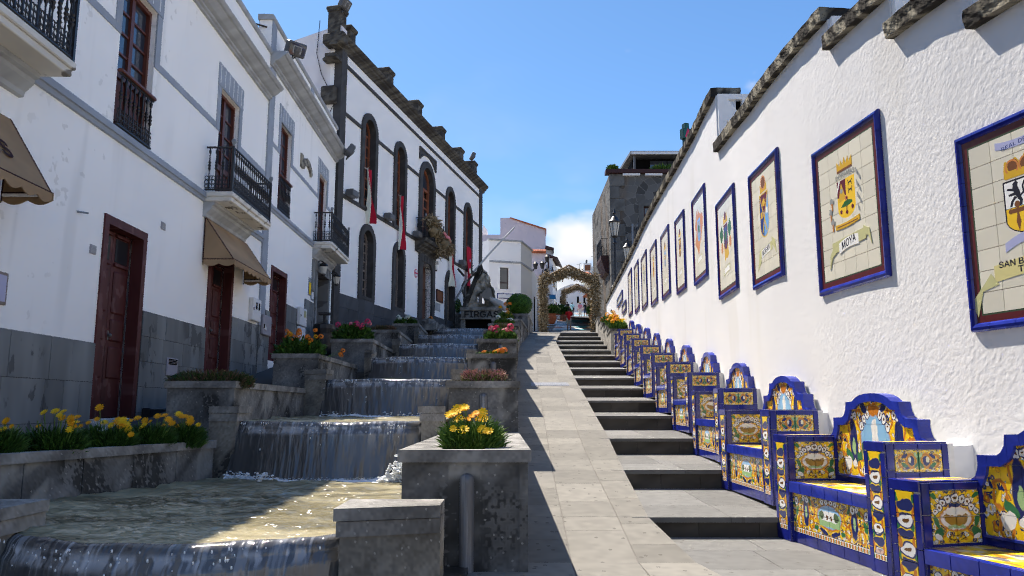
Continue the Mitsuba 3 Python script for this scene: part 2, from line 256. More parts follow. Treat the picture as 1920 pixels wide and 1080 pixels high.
# ---------------------------------------------------------------- ground, ramp, stairs, long wall
RY = np.array([-40, 0, 4.6, 5.9, 7.07, 9.12, 11.17, 13.22, 15.27, 17.32, 19.37, 21.42, 23.47, 25.52, 27.57, 29.62, 31.67, 33.72, 35.77, 38, 60, 110, 150, 400.])
RZ = np.array([-3.0, -1.5, -1.117, -1.117, -.945, -.699, -.423, -.132, .143, .43, .73, 1.054, 1.362, 1.69, 2.015, 2.347, 2.683, 3.042, 3.40, 3.60, 5.9, 13.4, 18.0, 30.0])
ZB = [-1.117, -.907, -.644, -.361, -.082, .232, .547, .88, 1.203, 1.534, 1.864, 2.205, 2.553, 2.903, 3.252]
zr = lambda y: np.interp(y, RY, RZ)
XR = lambda y: np.interp(y, [4, 5.5, 6.2, 7.07, 9.12, 11.17, 13.2, 15.3, 17.3, 19.4, 25, 31.9, 36.2, 40], [1.62, 1.40, 1.31, 1.2, 1.28, 1.37, 1.41, 1.47, 1.51, 1.56, 1.68, 1.79, 2.28, 2.3])
XBENCH = lambda y: np.interp(y, [2, 5.0, 7.07, 9.12, 11.17, 13.2, 15.3, 17.3, 25.5, 38], [3.2, 2.6, 2.36, 2.40, 2.555, 2.68, 2.81, 2.92, 3.38, 4.08])
rnd = random.Random(5)
def hexa(mb, q, zt, zb_):
    """q: four (x, y) corners; zt: four heights of the top; zb_: depth"""
    V = [[x, y, z - zb_] for (x, y), z in zip(q, zt)] + [[x, y, z] for (x, y), z in zip(q, zt)]
    return mb.raw(V, BOXF)
gy = np.concatenate([np.arange(-40, 44, 2.0), np.arange(44, 160, 6.0), [200, 400.]]); gx = np.array([-300, -60, -20, -8, -5.2, -1, 2, 5, 9, 25, 60, 300.])
def zg(y): return zr(y) - 0.5
V = [[x, y, zg(y) - 0.15] for y in gy for x in gx]; n_ = len(gx)
add('ground', (np.array(V), np.array([[i * n_ + j, i * n_ + j + 1, (i + 1) * n_ + j + 1, (i + 1) * n_ + j] for i in range(len(gy) - 1) for j in range(n_ - 1)])[:, [0, 1, 2, 0, 2, 3]].reshape(-1, 3)), 'm_ground', kind='structure')
# the passage along the house fronts, half a metre above the ramp
py_ = [-40, 0, 4, 7, 9.4, 13, 16.5, 20.5, 22.7, 27, 31, 36, 45]
V = [[x, y, z] for y in py_ for x, z in ((-7.0, zr(y) + np.interp(y, [9, 16], [.30, .5])), (-4.3, zr(y) + np.interp(y, [9, 16], [.30, .5])), (-4.29, zr(y) - .5))]
add('passage_path', (np.array(V), np.array([[3 * i + j, 3 * i + j + 1, 3 * i + 4 + j, 3 * i + 3 + j] for i in range(len(py_) - 1) for j in (0, 1)])[:, [0, 1, 2, 0, 2, 3]].reshape(-1, 3)), 'm_plain_dark', kind='structure')
bsdf('m_plain_dark', (0.075, 0.073, 0.07), 0.9, 0.1)
# ramp: mortar bed and slabs
ramp = tag(key_for('ramp'), kind='structure')
def col_x(y): return [-0.45, float(np.interp(y, [4, 8.7, 18.5, 32, 38], [.42, .455, .62, .95, 1.1])), float(np.interp(y, [4, 6, 10.5, 20, 31.3, 36, 38], [.93, .92, .945, 1.15, 1.33, 1.62, 1.7])), float(XR(y))]
ys = list(RY[(RY > 4) & (RY < 39)]); ys = [3.2] + ys
V = [[x, y, zr(y) - .007 + (0.004 if y < 6 else 0)] for y in ys for x in (-0.45, XR(y) - .003)]
bed = MB().raw(V, [[2 * i, 2 * i + 1, 2 * i + 3, 2 * i + 2] for i in range(len(ys) - 1)])
V = [[XR(y) - .003, y, zr(y) - d] for y in ys for d in (.008, .5)]
bed.raw(V, [[2 * i, 2 * i + 1, 2 * i + 3, 2 * i + 2] for i in range(len(ys) - 1)])
scene[ramp] = shape(bed, 'm_mortar')
for c in range(3):
    y = 3.3 + c * 0.21
    while y < 37.3:
        L = rnd.choice([.42, .55, .68, .78]) * (1.0 if y < 20 else 1.5); y1 = min(y + L, 37.9)
        for br in RY:
            if y + .18 < br < y1 + .12 and br > 5: y1 = br; break
        a, b = col_x(y), col_x(y1); g = .004; mb = MB()
        hexa(mb, [(a[c] + g, y + g), (a[c + 1] - g, y + g), (b[c + 1] - g, y1 - g), (b[c] + g, y1 - g)], [zr(y + .001) + (.005 if y < 5.9 else 0)] * 2 + [zr(y1 - .001) + (.005 if y1 < 6 else 0)] * 2, .05)
        add('slab', mb, 'm_pave', ramp); y = y1
g_ = thing('drain_grate', 'grey metal drain grate set across the pale ramp slabs', 'drain grate')
gp = lambda u_, y: [u_, y, zr(y) + .006]
yg0, yg1 = 17.75, 18.35
mb = MB(); x0_, x1_ = .46, 1.28
for a in np.linspace(yg0, yg1, 5): mb.raw([[x0_, a - .02, zr(a) + .012], [x1_, a - .02, zr(a) + .012], [x1_, a + .02, zr(a) + .016], [x0_, a + .02, zr(a) + .016]], [[0, 1, 2, 3]])
for x in np.linspace(x0_, x1_, 18): hexa(mb, [(x - .012, yg0), (x + .012, yg0), (x + .012, yg1), (x - .012, yg1)], [zr(yg0) + .014] * 2 + [zr(yg1) + .014] * 2, .012)
add('bars', mb, 'm_plastic_grey', g_)
mb = MB(); hexa(mb, [(x0_ - .02, yg0 - .03), (x1_ + .02, yg0 - .03), (x1_ + .02, yg1 + .03), (x0_ - .02, yg1 + .03)], [zr(yg0 - .03) + .005] * 2 + [zr(yg1 + .03) + .005] * 2, .02)
add('frame', mb, 'm_grey_paint', g_)
# stairs
stairs = tag(key_for('stairs'), kind='structure')
Y0, R_ = 7.07, 2.05
mb = MB()
for i in range(15):
    ya, yb = Y0 + R_ * i, Y0 + R_ * (i + 1); zt = zr(ya); ze = ZB[i + 1] if i < 14 else 3.55
    hexa(mb, [(XR(ya) - .4, ya + .03), (XBENCH(ya) + .9, ya + .03), (XBENCH(yb) + .9, yb + .03), (XR(yb) - .4, yb + .03)], [zt - .03, zt - .03, ze - .03, ze - .03], .6)
scene[stairs] = shape(mb, 'm_mortar')
for i in range(15):
    ya, yb = Y0 + R_ * i, Y0 + R_ * (i + 1); zt = float(zr(ya)); ze = ZB[i + 1] if i < 14 else 3.55
    xa, xb = float(XR(ya)) - .15, float(XBENCH(ya)) + .3
    k = 3 if i < 6 else 2; cuts = [xa] + sorted(xa + (xb - xa) * (j + rnd.uniform(-.18, .18)) / k for j in range(1, k)) + [xb]
    for a, b in zip(cuts, cuts[1:]):
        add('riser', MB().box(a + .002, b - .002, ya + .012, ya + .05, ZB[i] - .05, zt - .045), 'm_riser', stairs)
    k = 2; rows = [0, .34, 1] if i < 7 else [0, 1]
    for r0, r1 in zip(rows, rows[1:]):
        cuts = [xa] + sorted(xa + (xb - xa) * (j + rnd.uniform(-.2, .2)) / k for j in range(1, k)) + [xb]
        for a, b in zip(cuts, cuts[1:]):
            mb = MB(); y0, y1 = ya + (yb - ya) * r0 - (.028 if r0 == 0 else 0), ya + (yb - ya) * r1 - .003; z0, z1 = zt + (ze - zt) * r0, zt + (ze - zt) * r1
            hexa(mb, [(a + .002, y0), (b - .002, y0), (b - .002, y1), (a + .002, y1)], [z0, z0, z1, z1], .045)
            add('tread', mb, 'm_tread', stairs)
landing = tag(key_for('landing'), kind='structure')
scene[landing] = shape(MB().box(1.0, 4.6, 4.4, 7.05, -1.3, -1.129), 'm_mortar')
for r, (y0, y1) in enumerate([(4.4, 5.05), (5.05, 5.7), (5.7, 6.4), (6.4, 7.07)]):
    x = .9 + (r % 2) * .3
    while x < 3.6:
        L = rnd.uniform(.75, 1.15); add('slab', MB().box(x + .003, x + L - .003, y0 + .003, y1 - .003, -1.16, -1.117), 'm_tread', landing); x += L
V = [[x, y, zr(y) - .02] for y in (-40, 0, 4.4) for x in (-.5, 8)]
add('lower_pavement', (np.array(V), np.array([[0, 1, 3], [0, 3, 2], [2, 3, 5], [2, 5, 4]])), 'm_tread', kind='structure')
# ---- the long white wall on the right, curved in plan
WY = np.array([-40, -3, 1, 3, 4.2, 5.0, 5.65, 6.55, 7.66, 8.61, 9.8, 11, 12, 13.2, 15.2, 17.2, 19.4, 22, 25, 30, 40, 41])
WX = np.array([14, 5.6, 4.25, 3.70, 3.46, 3.30, 3.18, 3.07, 2.99, 2.97, 3.01, 3.09, 3.14, 3.21, 3.29, 3.40, 3.54, 3.73, 3.95, 4.27, 4.9, 4.96])
from scipy.interpolate import PchipInterpolator
wx = PchipInterpolator(WY, WX)
wall = thing('retaining_wall', 'long curved white stucco wall with dark stepped stone coping behind the tiled benches', 'wall')
SEC = [(-20, 5.17, lambda y: 2.76), (5.17, 6.02, lambda y: 3.11), (6.02, 7.0, lambda y: 3.49), (7.0, 11.3, lambda y: float(np.interp(y, [7.0, 9.4, 11.3], [3.80, 3.78, 3.93]))), (11.3, 40, lambda y: float(np.interp(y, [11.3, 15, 21.5, 34.7, 40], [4.82, 4.80, 5.06, 5.34, 5.45])))]
def wnorm(y):
    d = np.array([float(wx(y + .05) - wx(y - .05)), .1]); d /= np.linalg.norm(d); return np.array([-d[1], d[0]])   # towards the street
mb = MB()
for a, b, f in SEC:
    yy = np.unique(np.concatenate([np.arange(a, b, .3 if a > 0 else .8), [b]])); P, Q = [], []
    for y in yy:
        n = wnorm(y); x = float(wx(y)); P.append((x, y)); Q.append((x - n[0] * .3, y - n[1] * .3))
    k = len(yy); V = []
    for (x, y), (x2, y2) in zip(P, Q): V += [[x, y, zr(y) - .8], [x, y, f(y) - .11], [x2, y2, f(y) - .11], [x2, y2, zr(y) - .8]]
    fc = [[4 * i + j, 4 * i + (j + 1) % 4, 4 * i + 4 + (j + 1) % 4, 4 * i + 4 + j] for i in range(k - 1) for j in range(4)] + [[0, 1, 2, 3], [4 * k - 1, 4 * k - 2, 4 * k - 3, 4 * k - 4]]
    mb.raw(V, fc)
    # coping stones
    y = a
    while y < b - .05:
        L = rnd.uniform(.55, 1.0); y1 = y + L if y + L < b - .3 else b
        if y1 > -2:
            m = trimesh.creation.box((1, 1, 1)).subdivide().subdivide().subdivide(); v = m.vertices.copy(); ww = []
            for t, s_, h in v:
                yy_ = y + .006 + (y1 - y - .012) * (t + .5); n = wnorm(yy_); off = .075 - (s_ + .5) * .46
                ww.append([float(wx(yy_)) + n[0] * off, yy_ + n[1] * off, f(yy_) + .02 - .14 * (.5 - h)])
            ww = np.array(ww); nz = meshkit.fbm(ww * 7, 3) - .5
            c = ww.mean(0); ww = ww + (ww - c) / (np.linalg.norm(ww - c, axis=1, keepdims=True)) * nz[:, None] * .05
            add('coping_stone', (ww, m.faces), 'm_lava', wall, smooth=50)
        y = y1
add('wall_face', mb, 'm_stucco', wall)
# open lattice ends where the coping steps down
for (yb, zlo, zhi) in [(11.3, 3.9, 4.72), (7.0, 3.45, 3.70), (6.02, 3.05, 3.39), (5.17, 2.7, 3.02)]:
    x0 = float(wx(yb)) + .02; W_ = 1.0; h = zhi - zlo
    pl = sbox(x0 + .0, zlo, x0 + W_, zhi); k = 3
    for q in range(k):
        a = x0 + .12 + q * .3
        zz = zlo + h * .12
        pl = pl.difference(Polygon([(a, zz), (a + .22, zz), (a, zlo + h * .5)])).difference(Polygon([(a + .03, zlo + h * .9), (a + .25, zlo + h * .9), (a + .25, zlo + h * .52)]))
    add('lattice_end', MB().poly(pl, yb - .05, yb + .04), 'm_facade', wall)
    add('lattice_back', MB().box(x0 + .05, x0 + W_, yb + .06, yb + .1, zlo, zhi), 'm_dark', wall)
V = []
for y in (-20, 5.4, 7.3, 11.4, 25, 40, 90): V += [[float(wx(min(y, 41))) + .28, y, float(np.interp(y, [-20, 5, 11.5, 40, 90], [1.9, 2.2, 3.2, 4.6, 10.5]))], [60, y, float(np.interp(y, [-20, 5, 11.5, 40, 90], [1.9, 2.2, 3.2, 4.6, 10.5]))]]
add('upper_terrace', (np.array(V), np.array([[2 * i, 2 * i + 1, 2 * i + 3, 2 * i + 2] for i in range(6)])[:, [0, 1, 2, 0, 2, 3]].reshape(-1, 3)), 'm_ground', kind='structure')
# ---------------------------------------------------------------- the white houses on the left
fdx, fdy = -25 / F, CP + SP * (HOR - 540) / F
fn_ = math.hypot(fdx, fdy); FL = Fr(-5.05 - fdx / fn_ * 9.2, 9.2 - fdy / fn_ * 9.2, fdx, fdy)
U = 'uz'
def glazed(par, name, fr, u0, u1, z0, z1, cols, rows, mat='m_sash', zpan=None, w=-.13, glass='m_glass_sky', lab=None):
    """a sash or glazed door: frame, leaves with panes; zpan: height of solid panels at the bottom"""
    t = .055; W = key_for(name, par); mb = MB()
    for a, b, c, d in ((u0, u0 + t, z0, z1), (u1 - t, u1, z0, z1), (u0 + t, u1 - t, z1 - t, z1), (u0 + t, u1 - t, z0, z0 + t)): mb.box(a, b, w - .05, w + .05, c, d)
    scene[W] = shape(mb, mat, fr); tag(W, lab)
    zb = z0 + t + (zpan or 0); um = (u0 + u1) / 2; cu = np.linspace(u0 + t, u1 - t, cols + 1); cz = np.linspace(zb, z1 - t, rows + 1)
    mb = MB()
    for i in range(1, cols): hw = .045 if cols == 2 or 2 * i == cols else .012; mb.box(cu[i] - hw, cu[i] + hw, w - .03, w + .035, z0 + t, z1 - t)
    for j in range(1, rows): mb.box(u0 + t, u1 - t, w - .025, w + .02, cz[j] - .014, cz[j] + .014)
    if zpan:
        mb.box(u0 + t, u1 - t, w - .03, w + .028, zb - .05, zb + .05)
        for i in range(2):
            a = u0 + t + (um - u0 - t) * i + .07 * (1 if i == 0 else 1); b = a + (um - u0 - t) - .14
            mb.box(u0 + t if i == 0 else um, um if i == 0 else u1 - t, w - .03, w, z0 + t, zb); mb.box(a, b, w - .01, w + .018, z0 + t + .08, zb - .1)
    add('glazing_bars', mb, mat, W, fr)
    for i in range(cols):
        for j in range(rows): add('pane', MB().box(cu[i], cu[i + 1], w - .012, w - .004, cz[j], cz[j + 1]), glass, W, fr)
    return W
def leaf_door(par, fr, u0, u1, z0, z1, mat='m_door', w=-.16, glass=True, fw=.11):
    D = key_for('door', par); mb = MB()
    for a, b, c, d in ((u0, u0 + fw, z0, z1), (u1 - fw, u1, z0, z1), (u0 + fw, u1 - fw, z1 - fw, z1)): mb.box(a, b, -.14, .022, c, d)
    scene[D] = shape(mb, mat, fr)
    a0, a1 = u0 + fw, u1 - fw; um = (a0 + a1) / 2; H = z1 - fw - z0
    for L, R in ((a0, um - .004), (um + .004, a1)):
        lf = MB().box(L, R, w - .04, w, z0 + .01, z1 - fw)
        for q0, q1 in ((.21, .38), (.41, .53), (.56, .79)) if glass else ((.08, .3), (.35, .6), (.65, .93)):
            lf.mesh(chbox(L + .07, R - .07, w - .01, w + .022, z0 + H * q0, z0 + H * q1, .018))
        if glass: lf.mesh(chbox(L + .05, R - .05, w, w + .03, z0 + H * .815, z0 + H * .835, .008)); lf.mesh(chbox(L + .05, R - .05, w, w + .03, z0 + H * .975, z0 + H * .99, .004))
        add('leaf', lf, mat, D, fr)
        if glass: add('pane', MB().box(L + .07, R - .07, w, w + .006, z0 + H * .84, z0 + H * .97), 'm_glass', D, fr)
    add('knob', MB().lathe([(0, 0), (.02, .005), (.025, .03), (.015, .045), (0, .05)], (0, 0, 0), 8).mesh(trimesh.creation.box((.03, .12, .006))).get(), 'm_iron_grey', D, FrM(fr, um + .06, w, z0 + H * .44))
    return D
class FrM:
    """a small frame on a wall whose local z is the wall's outward normal"""
    def __init__(s, fr, u, w, z): s.fr, s.p, s.m = fr, (u, w, z), fr.m
    def __call__(s, v): v = np.asarray(v, float); return s.fr(np.stack([v[:, 0] + s.p[0], v[:, 2] + s.p[1], v[:, 1] + s.p[2]], 1))
_bal = MB().lathe([(.011, 0), (.011, .03), (.022, .04), (.012, .06), (.009, .3), (.013, .33), (.026, .36), (.014, .38), (.028, .41), (.014, .435), (.026, .46), (.012, .49), (.009, .6), (.018, .62), (.024, .66), (.011, .68), (.011, .72)], n=7)
for sx in (-1, 1):
    for zc, rr in ((.06, .032), (.13, .036), (.20, .034)):
        tt = np.linspace(0.3, 2 * math.pi - .5, 10); _bal.tube(np.stack([sx * (.036 + rr * .75 * np.cos(tt + (0 if sx > 0 else math.pi))), 0 * tt, zc + rr * np.sin(tt)], 1), .0075, 5)
BAL = shape(_bal, 'm_iron', smooth=40)
BALL = shape(MB().lathe([(0.0, 0), (.018, .01), (.018, .03), (.03, .05), (.042, .085), (.03, .12), (0, .132)], n=12), 'm_plastic_grey', smooth=True)
def railing(par, fr, path, z0, h, n_per_m=8.5, name='railing', fin=True):
    Rl = key_for(name, par); mb = MB()
    for (u, w), (u2, w2) in zip(path, path[1:]):
        e = .012 if u == u2 else 0
        for z in (z0 + .015, z0 + h): mb.tube([[u, w, z], [u2, w2, z]], .018, 6)
    for u, w in path[1:-1]: mb.box(u - .02, u + .02, w - .02, w + .02, z0 - .02, z0 + h + .02)
    scene[Rl] = shape(mb, 'm_iron', fr)
    for (u, w), (u2, w2) in zip(path, path[1:]):
        L = math.hypot(u2 - u, w2 - w); k = max(1, int(round(L * n_per_m)))
        for i in range(k):
            t = (i + .5) / k; M = fr.mat(u + (u2 - u) * t, w + (w2 - w) * t, z0 + .015, math.atan2(w2 - w, u2 - u)); M[:3, 2] *= (h - .015) / .72
            inst('baluster', BAL, M, Rl)
    if fin:
        for u, w in path[1:-1]: inst('finial', BALL, fr.mat(u, w, z0 + h + .02), Rl)
    return Rl
def fluted(par, fr, u0, u1, z0, z1):
    K = key_for('lintel', par); scene[K] = shape(MB().box(u0, u1, -.02, .018, z0, z1), 'm_trim', fr); k = 6
    for i in range(k):
        a = u0 + (u1 - u0) * (i + .30) / k
        add('flute', MB().box(a, a + .022, 0, .024, z0 + .05, z1 - .03), 'm_white_paint', K, fr)
def wainscot(par, fr, u0, u1, z0, z1, rows, seed):
    r = random.Random(seed); zz = np.linspace(z1, z0, rows + 1)
    for j in range(rows):
        u = u0 - (r.uniform(0, .3) if j % 2 else 0)
        while u < u1 - .02:
            L = r.uniform(.30, .46); a, b = max(u, u0), min(u + L, u1)
            if u1 - b < .1: b = u1
            if b - a > .03: add('wainscot_stone', MB().box(a + .003, b - .003, -.02, .03 + r.uniform(-.002, .003), zz[j + 1] + .003, zz[j] - .003), 'm_wain', par, fr)
            u = b if b == u1 else u + L
    add('wainscot_bed', MB().box(u0, u1, -.02, .022, z0, z1), 'm_grout_dark', par, fr)
def balcony(par, fr, u0, u1, w, z0, zs, h, corbel=True, name='balcony'):
    B = key_for(name, par); m = MB()
    m.mesh(chbox(u0, u1, 0, w, zs - .085, zs, .012)); m.mesh(chbox(u0 + .02, u1 - .02, 0, w - .03, z0, zs - .08, .01))
    scene[B] = shape(m, 'm_slab', fr)
    if corbel: add('corbel', MB().sweep([(0, z0 - .26), (.05, z0 - .25), (.06, z0 - .2), (.14, z0 - .12), (.15, z0 - .07), (.19, z0 - .05), (.2, z0), (0, z0)], u0 + .05, u1 - .1), 'm_cornice', B, fr)
    railing(B, fr, [(u0 + .03, .02), (u0 + .03, w - .04), (u1 - .03, w - .04), (u1 - .03, .02)], zs + .02, h)
    return B
def cornice(par, fr, u0, u1, zb, zt, w):
    h = zt - zb
    add('cornice', MB().sweep([(0, zb), (.05, zb), (.055, zb + .1 * h), (.09, zb + .15 * h), (.09, zb + .3 * h), (.3 * w + .06, zb + .38 * h), (.75 * w, zb + .66 * h), (.76 * w, zb + .72 * h), (.88 * w, zb + .74 * h), (w, zb + .9 * h), (w, zt), (0, zt)], u0, u1), 'm_cornice', par, fr)
def string(par, fr, u0, u1, z0, z1, mat='m_trim'):
    add('string_course', MB().sweep([(0, z0), (.035, z0 + .005), (.04, z0 + .06), (.065, z0 + .065), (.065, z1 - .02), (.05, z1), (0, z1)], u0, u1), mat, par, fr)
def belt(par, fr, u0, u1, z0, z1, mat='m_trim', w=.012): add('belt', MB().box(u0, u1, -.01, w, z0, z1), mat, par, fr)
# ---- first house
h1 = thing('white_house', 'white house nearest the camera on the left with grey stone wainscot and brown awnings', 'house')
U1 = 15.69
op = [sbox(9.40, -.13, 10.57, 2.39), sbox(9.43, 3.53, 10.42, 5.57), sbox(13.0, 3.54, 13.98, 5.57), sbox(12.9, .42, 14.12, 2.62), sbox(5.9, 3.54, 6.9, 5.57), sbox(5.4, -.5, 6.6, 2.3)]
pl = sbox(-14, -3.5, U1, 6.45)
for o in op: pl = pl.difference(o)
add('wall', MB().poly(pl, -.28, 0), 'm_facade', h1, FL)
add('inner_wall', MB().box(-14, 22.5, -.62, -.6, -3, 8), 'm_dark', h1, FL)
string(h1, FL, -14, U1 - .01, 3.37, 3.53)
for a, b in ((-14, 9.28), (10.56, 12.84), (14.13, U1 - .01)): belt(h1, FL, a, b, 4.77, 4.88)
for a, b in ((9.43, 10.42), (13.0, 13.98), (5.9, 6.9)):
    for c, d in ((a - .15, a), (b, b + .15)): belt(h1, FL, c, d, 4.77, 5.57, w=.014)
    fluted(h1, FL, a - .16, b + .16, 5.575, 5.98)
cornice(h1, FL, -14, U1 - .01, 6.43, 6.70, .32)
add('parapet', MB().box(-14, U1 - .01, -.27, 0, 6.5, 7.47), 'm_facade', h1, FL)
add('parapet_cap', MB().sweep([(-.3, 7.47), (.03, 7.47), (.05, 7.5), (.05, 7.56), (.02, 7.59), (-.3, 7.59)], -14, U1 - .012), 'm_cornice', h1, FL)
leaf_door(h1, FL, 9.40, 10.57, -.13, 2.39)
leaf_door(h1, FL, 12.9, 14.12, .42, 2.62)
leaf_door(h1, FL, 5.4, 6.6, -.5, 2.3)
for a, b, z in ((9.40, 10.57, -.13), (12.9, 14.12, .42)):
    add('threshold', MB().mesh(chbox(a + .02, b - .02, -.2, .0, z - .12, z + .0, .01)).box(a + .05, b - .05, -.2, -.02, z - .6, z - .125), 'm_wain', h1, FL)
wainscot(h1, FL, 6.62, 9.39, -1.1, .775, 4, 1); wainscot(h1, FL, 10.58, 12.89, -.75, 1.32, 6, 2); wainscot(h1, FL, 14.13, U1 - .02, -.4, 1.655, 5, 3)
glazed(h1, 'window', FL, 9.43, 10.42, 3.56, 5.57, 2, 4, zpan=.72)
glazed(h1, 'window', FL, 13.0, 13.98, 3.56, 5.57, 2, 4, zpan=.62)
glazed(h1, 'window', FL, 5.9, 6.9, 3.56, 5.57, 2, 5, zpan=.62)
Rl = railing(h1, FL, [(9.44, .035), (10.41, .035)], 3.55, .70, 8.5, 'window_guard', False)
add('guard_rail', MB().mesh(chbox(9.43, 10.43, .0, .075, 4.26, 4.31, .012)), 'm_sash', Rl, FL)
balcony(h1, FL, 5.15, 7.64, .50, 3.38, 3.54, .74)
balcony(h1, FL, 12.46, 14.66, .50, 3.38, 3.54, .74)
# ---- second house
h2 = thing('white_house', 'second white house along the left with a small curved plaque and a stone doorway', 'house')
U2 = 22.45
op = [sbox(16.45, 1.0, 17.7, 3.04), sbox(16.68, 4.31, 17.6, 6.36), sbox(20.45, 4.31, 21.4, 6.33), sbox(20.36, 1.2, 22.05, 3.85)]
pl = sbox(U1 + .01, -2, U2, 7.24)
for o in op: pl = pl.difference(o)
add('wall', MB().poly(pl, -.28, .003), 'm_facade', h2, FL)
string(h2, FL, 16.07, U2 - .02, 4.155, 4.305)
for a, b in ((16.07, 16.52), (17.76, 20.28), (21.57, U2 - .02)): belt(h2, FL, a, b, 5.58, 5.68, w=.016)
for a, b in ((16.68, 17.6), (20.45, 21.4)):
    for c, d in ((a - .15, a), (b, b + .15)): belt(h2, FL, c, d, 5.58, 6.36, w=.018)
    fluted(h2, FL, a - .16, b + .16, 6.345, 6.72)
add('pilaster', MB().box(U1 + .012, 16.06, -.02, .035, 1.67, 7.2), 'm_trim', h2, FL)
cornice(h2, FL, U1 + .01, U2, 7.24, 7.56, .36)
add('parapet', MB().box(U1 + .01, U2, -.27, 0, 7.3, 8.26), 'm_facade', h2, FL)
add('parapet_pier', MB().box(U1 + .012, U1 + .32, -.28, .02, 7.56, 8.265), 'm_trim', h2, FL); add('parapet_pier', MB().box(19.2, 19.5, -.02, .02, 7.56, 8.262), 'm_trim', h2, FL)
add('parapet_cap', MB().sweep([(-.3, 8.26), (.03, 8.26), (.05, 8.29), (.05, 8.35), (.02, 8.38), (-.3, 8.38)], U1 - .03, U2), 'm_cornice', h2, FL)
leaf_door(h2, FL, 16.45, 17.7, 1.0, 3.04, glass=True)
glazed(h2, 'window', FL, 16.68, 17.6, 4.33, 6.36, 2, 4, zpan=.72)
glazed(h2, 'window', FL, 20.45, 21.4, 4.33, 6.33, 2, 4, zpan=.62, mat='m_sash')
Rl = railing(h2, FL, [(16.69, .035), (17.59, .035)], 4.33, .74, 8.5, 'window_guard', False)
add('guard_rail', MB().mesh(chbox(16.67, 17.61, .0, .075, 5.08, 5.13, .012)), 'm_sash', Rl, FL)
balcony(h2, FL, 19.95, 22.32, .53, 4.14, 4.31, .76)
wainscot(h2, FL, U1 + .02, 16.44, .1, 2.03, 5, 4); wainscot(h2, FL, 17.71, 19.4, .4, 2.36, 5, 5); wainscot(h2, FL, 19.4, 20.35, .8, 2.72, 5, 6)
D = key_for('doorway', h2)
scene[D] = shape(MB().box(20.36, 20.56, -.25, .05, 1.2, 3.6).box(21.86, 22.06, -.4, .05, 1.2, 3.6).box(20.3, 22.12, -.25, .06, 3.61, 3.86), 'm_wain', FL); tag(D, 'grey stone doorway under the far balcony')
add('side_panel', MB().mesh(chbox(20.02, 20.22, .0, .05, 3.0, 3.85, .01)), 'm_wain', D, FL)
add('sign_stone', MB().mesh(chbox(20.7, 22.0, .0, .06, 3.93, 4.05, .01)), 'm_wain', D, FL)
add('leaf', MB().box(20.56, 21.21, -.36, -.3, 1.2, 3.6).mesh(chbox(20.66, 21.1, -.31, -.28, 1.5, 2.3, .01)).mesh(chbox(20.66, 21.1, -.31, -.28, 2.4, 3.4, .01)), 'm_oak', D, FL)
add('leaf', MB().box(21.21, 21.86, -.36, -.3, 1.2, 3.6).mesh(chbox(21.3, 21.76, -.31, -.28, 1.5, 2.3, .01)), 'm_oak_dark', D, FL)
bsdf('m_plaque', lambda p, n, uv: mix((0.10, 0.09, 0.075), (0.30, 0.27, 0.21), smoothstep(0.4, 0.65, fbm(p.y * 12, p.z * 12, p.x))), 0.8, 0.2)
# curved stone plaque with raised lettering
pts = [(19.06 + .62 * 1.0 * math.sin(t), 5.62 + .62 * math.cos(t)) for t in np.linspace(-.95, .95, 14)]; pin = [(19.06 + .44 * math.sin(t) * 1.02, 5.62 + .44 * math.cos(t)) for t in np.linspace(.95, -.95, 14)]
k = add('name_plaque', MB().poly(Polygon(pts + pin),   .0, .05), 'm_plaque', None, FL, label='small arched stone plaque high on the second white house', cat='plaque')
add('end_scroll', MB().box(18.42, 18.62, .0, .045, 5.86, 6.2), 'm_plaque', k, FL)
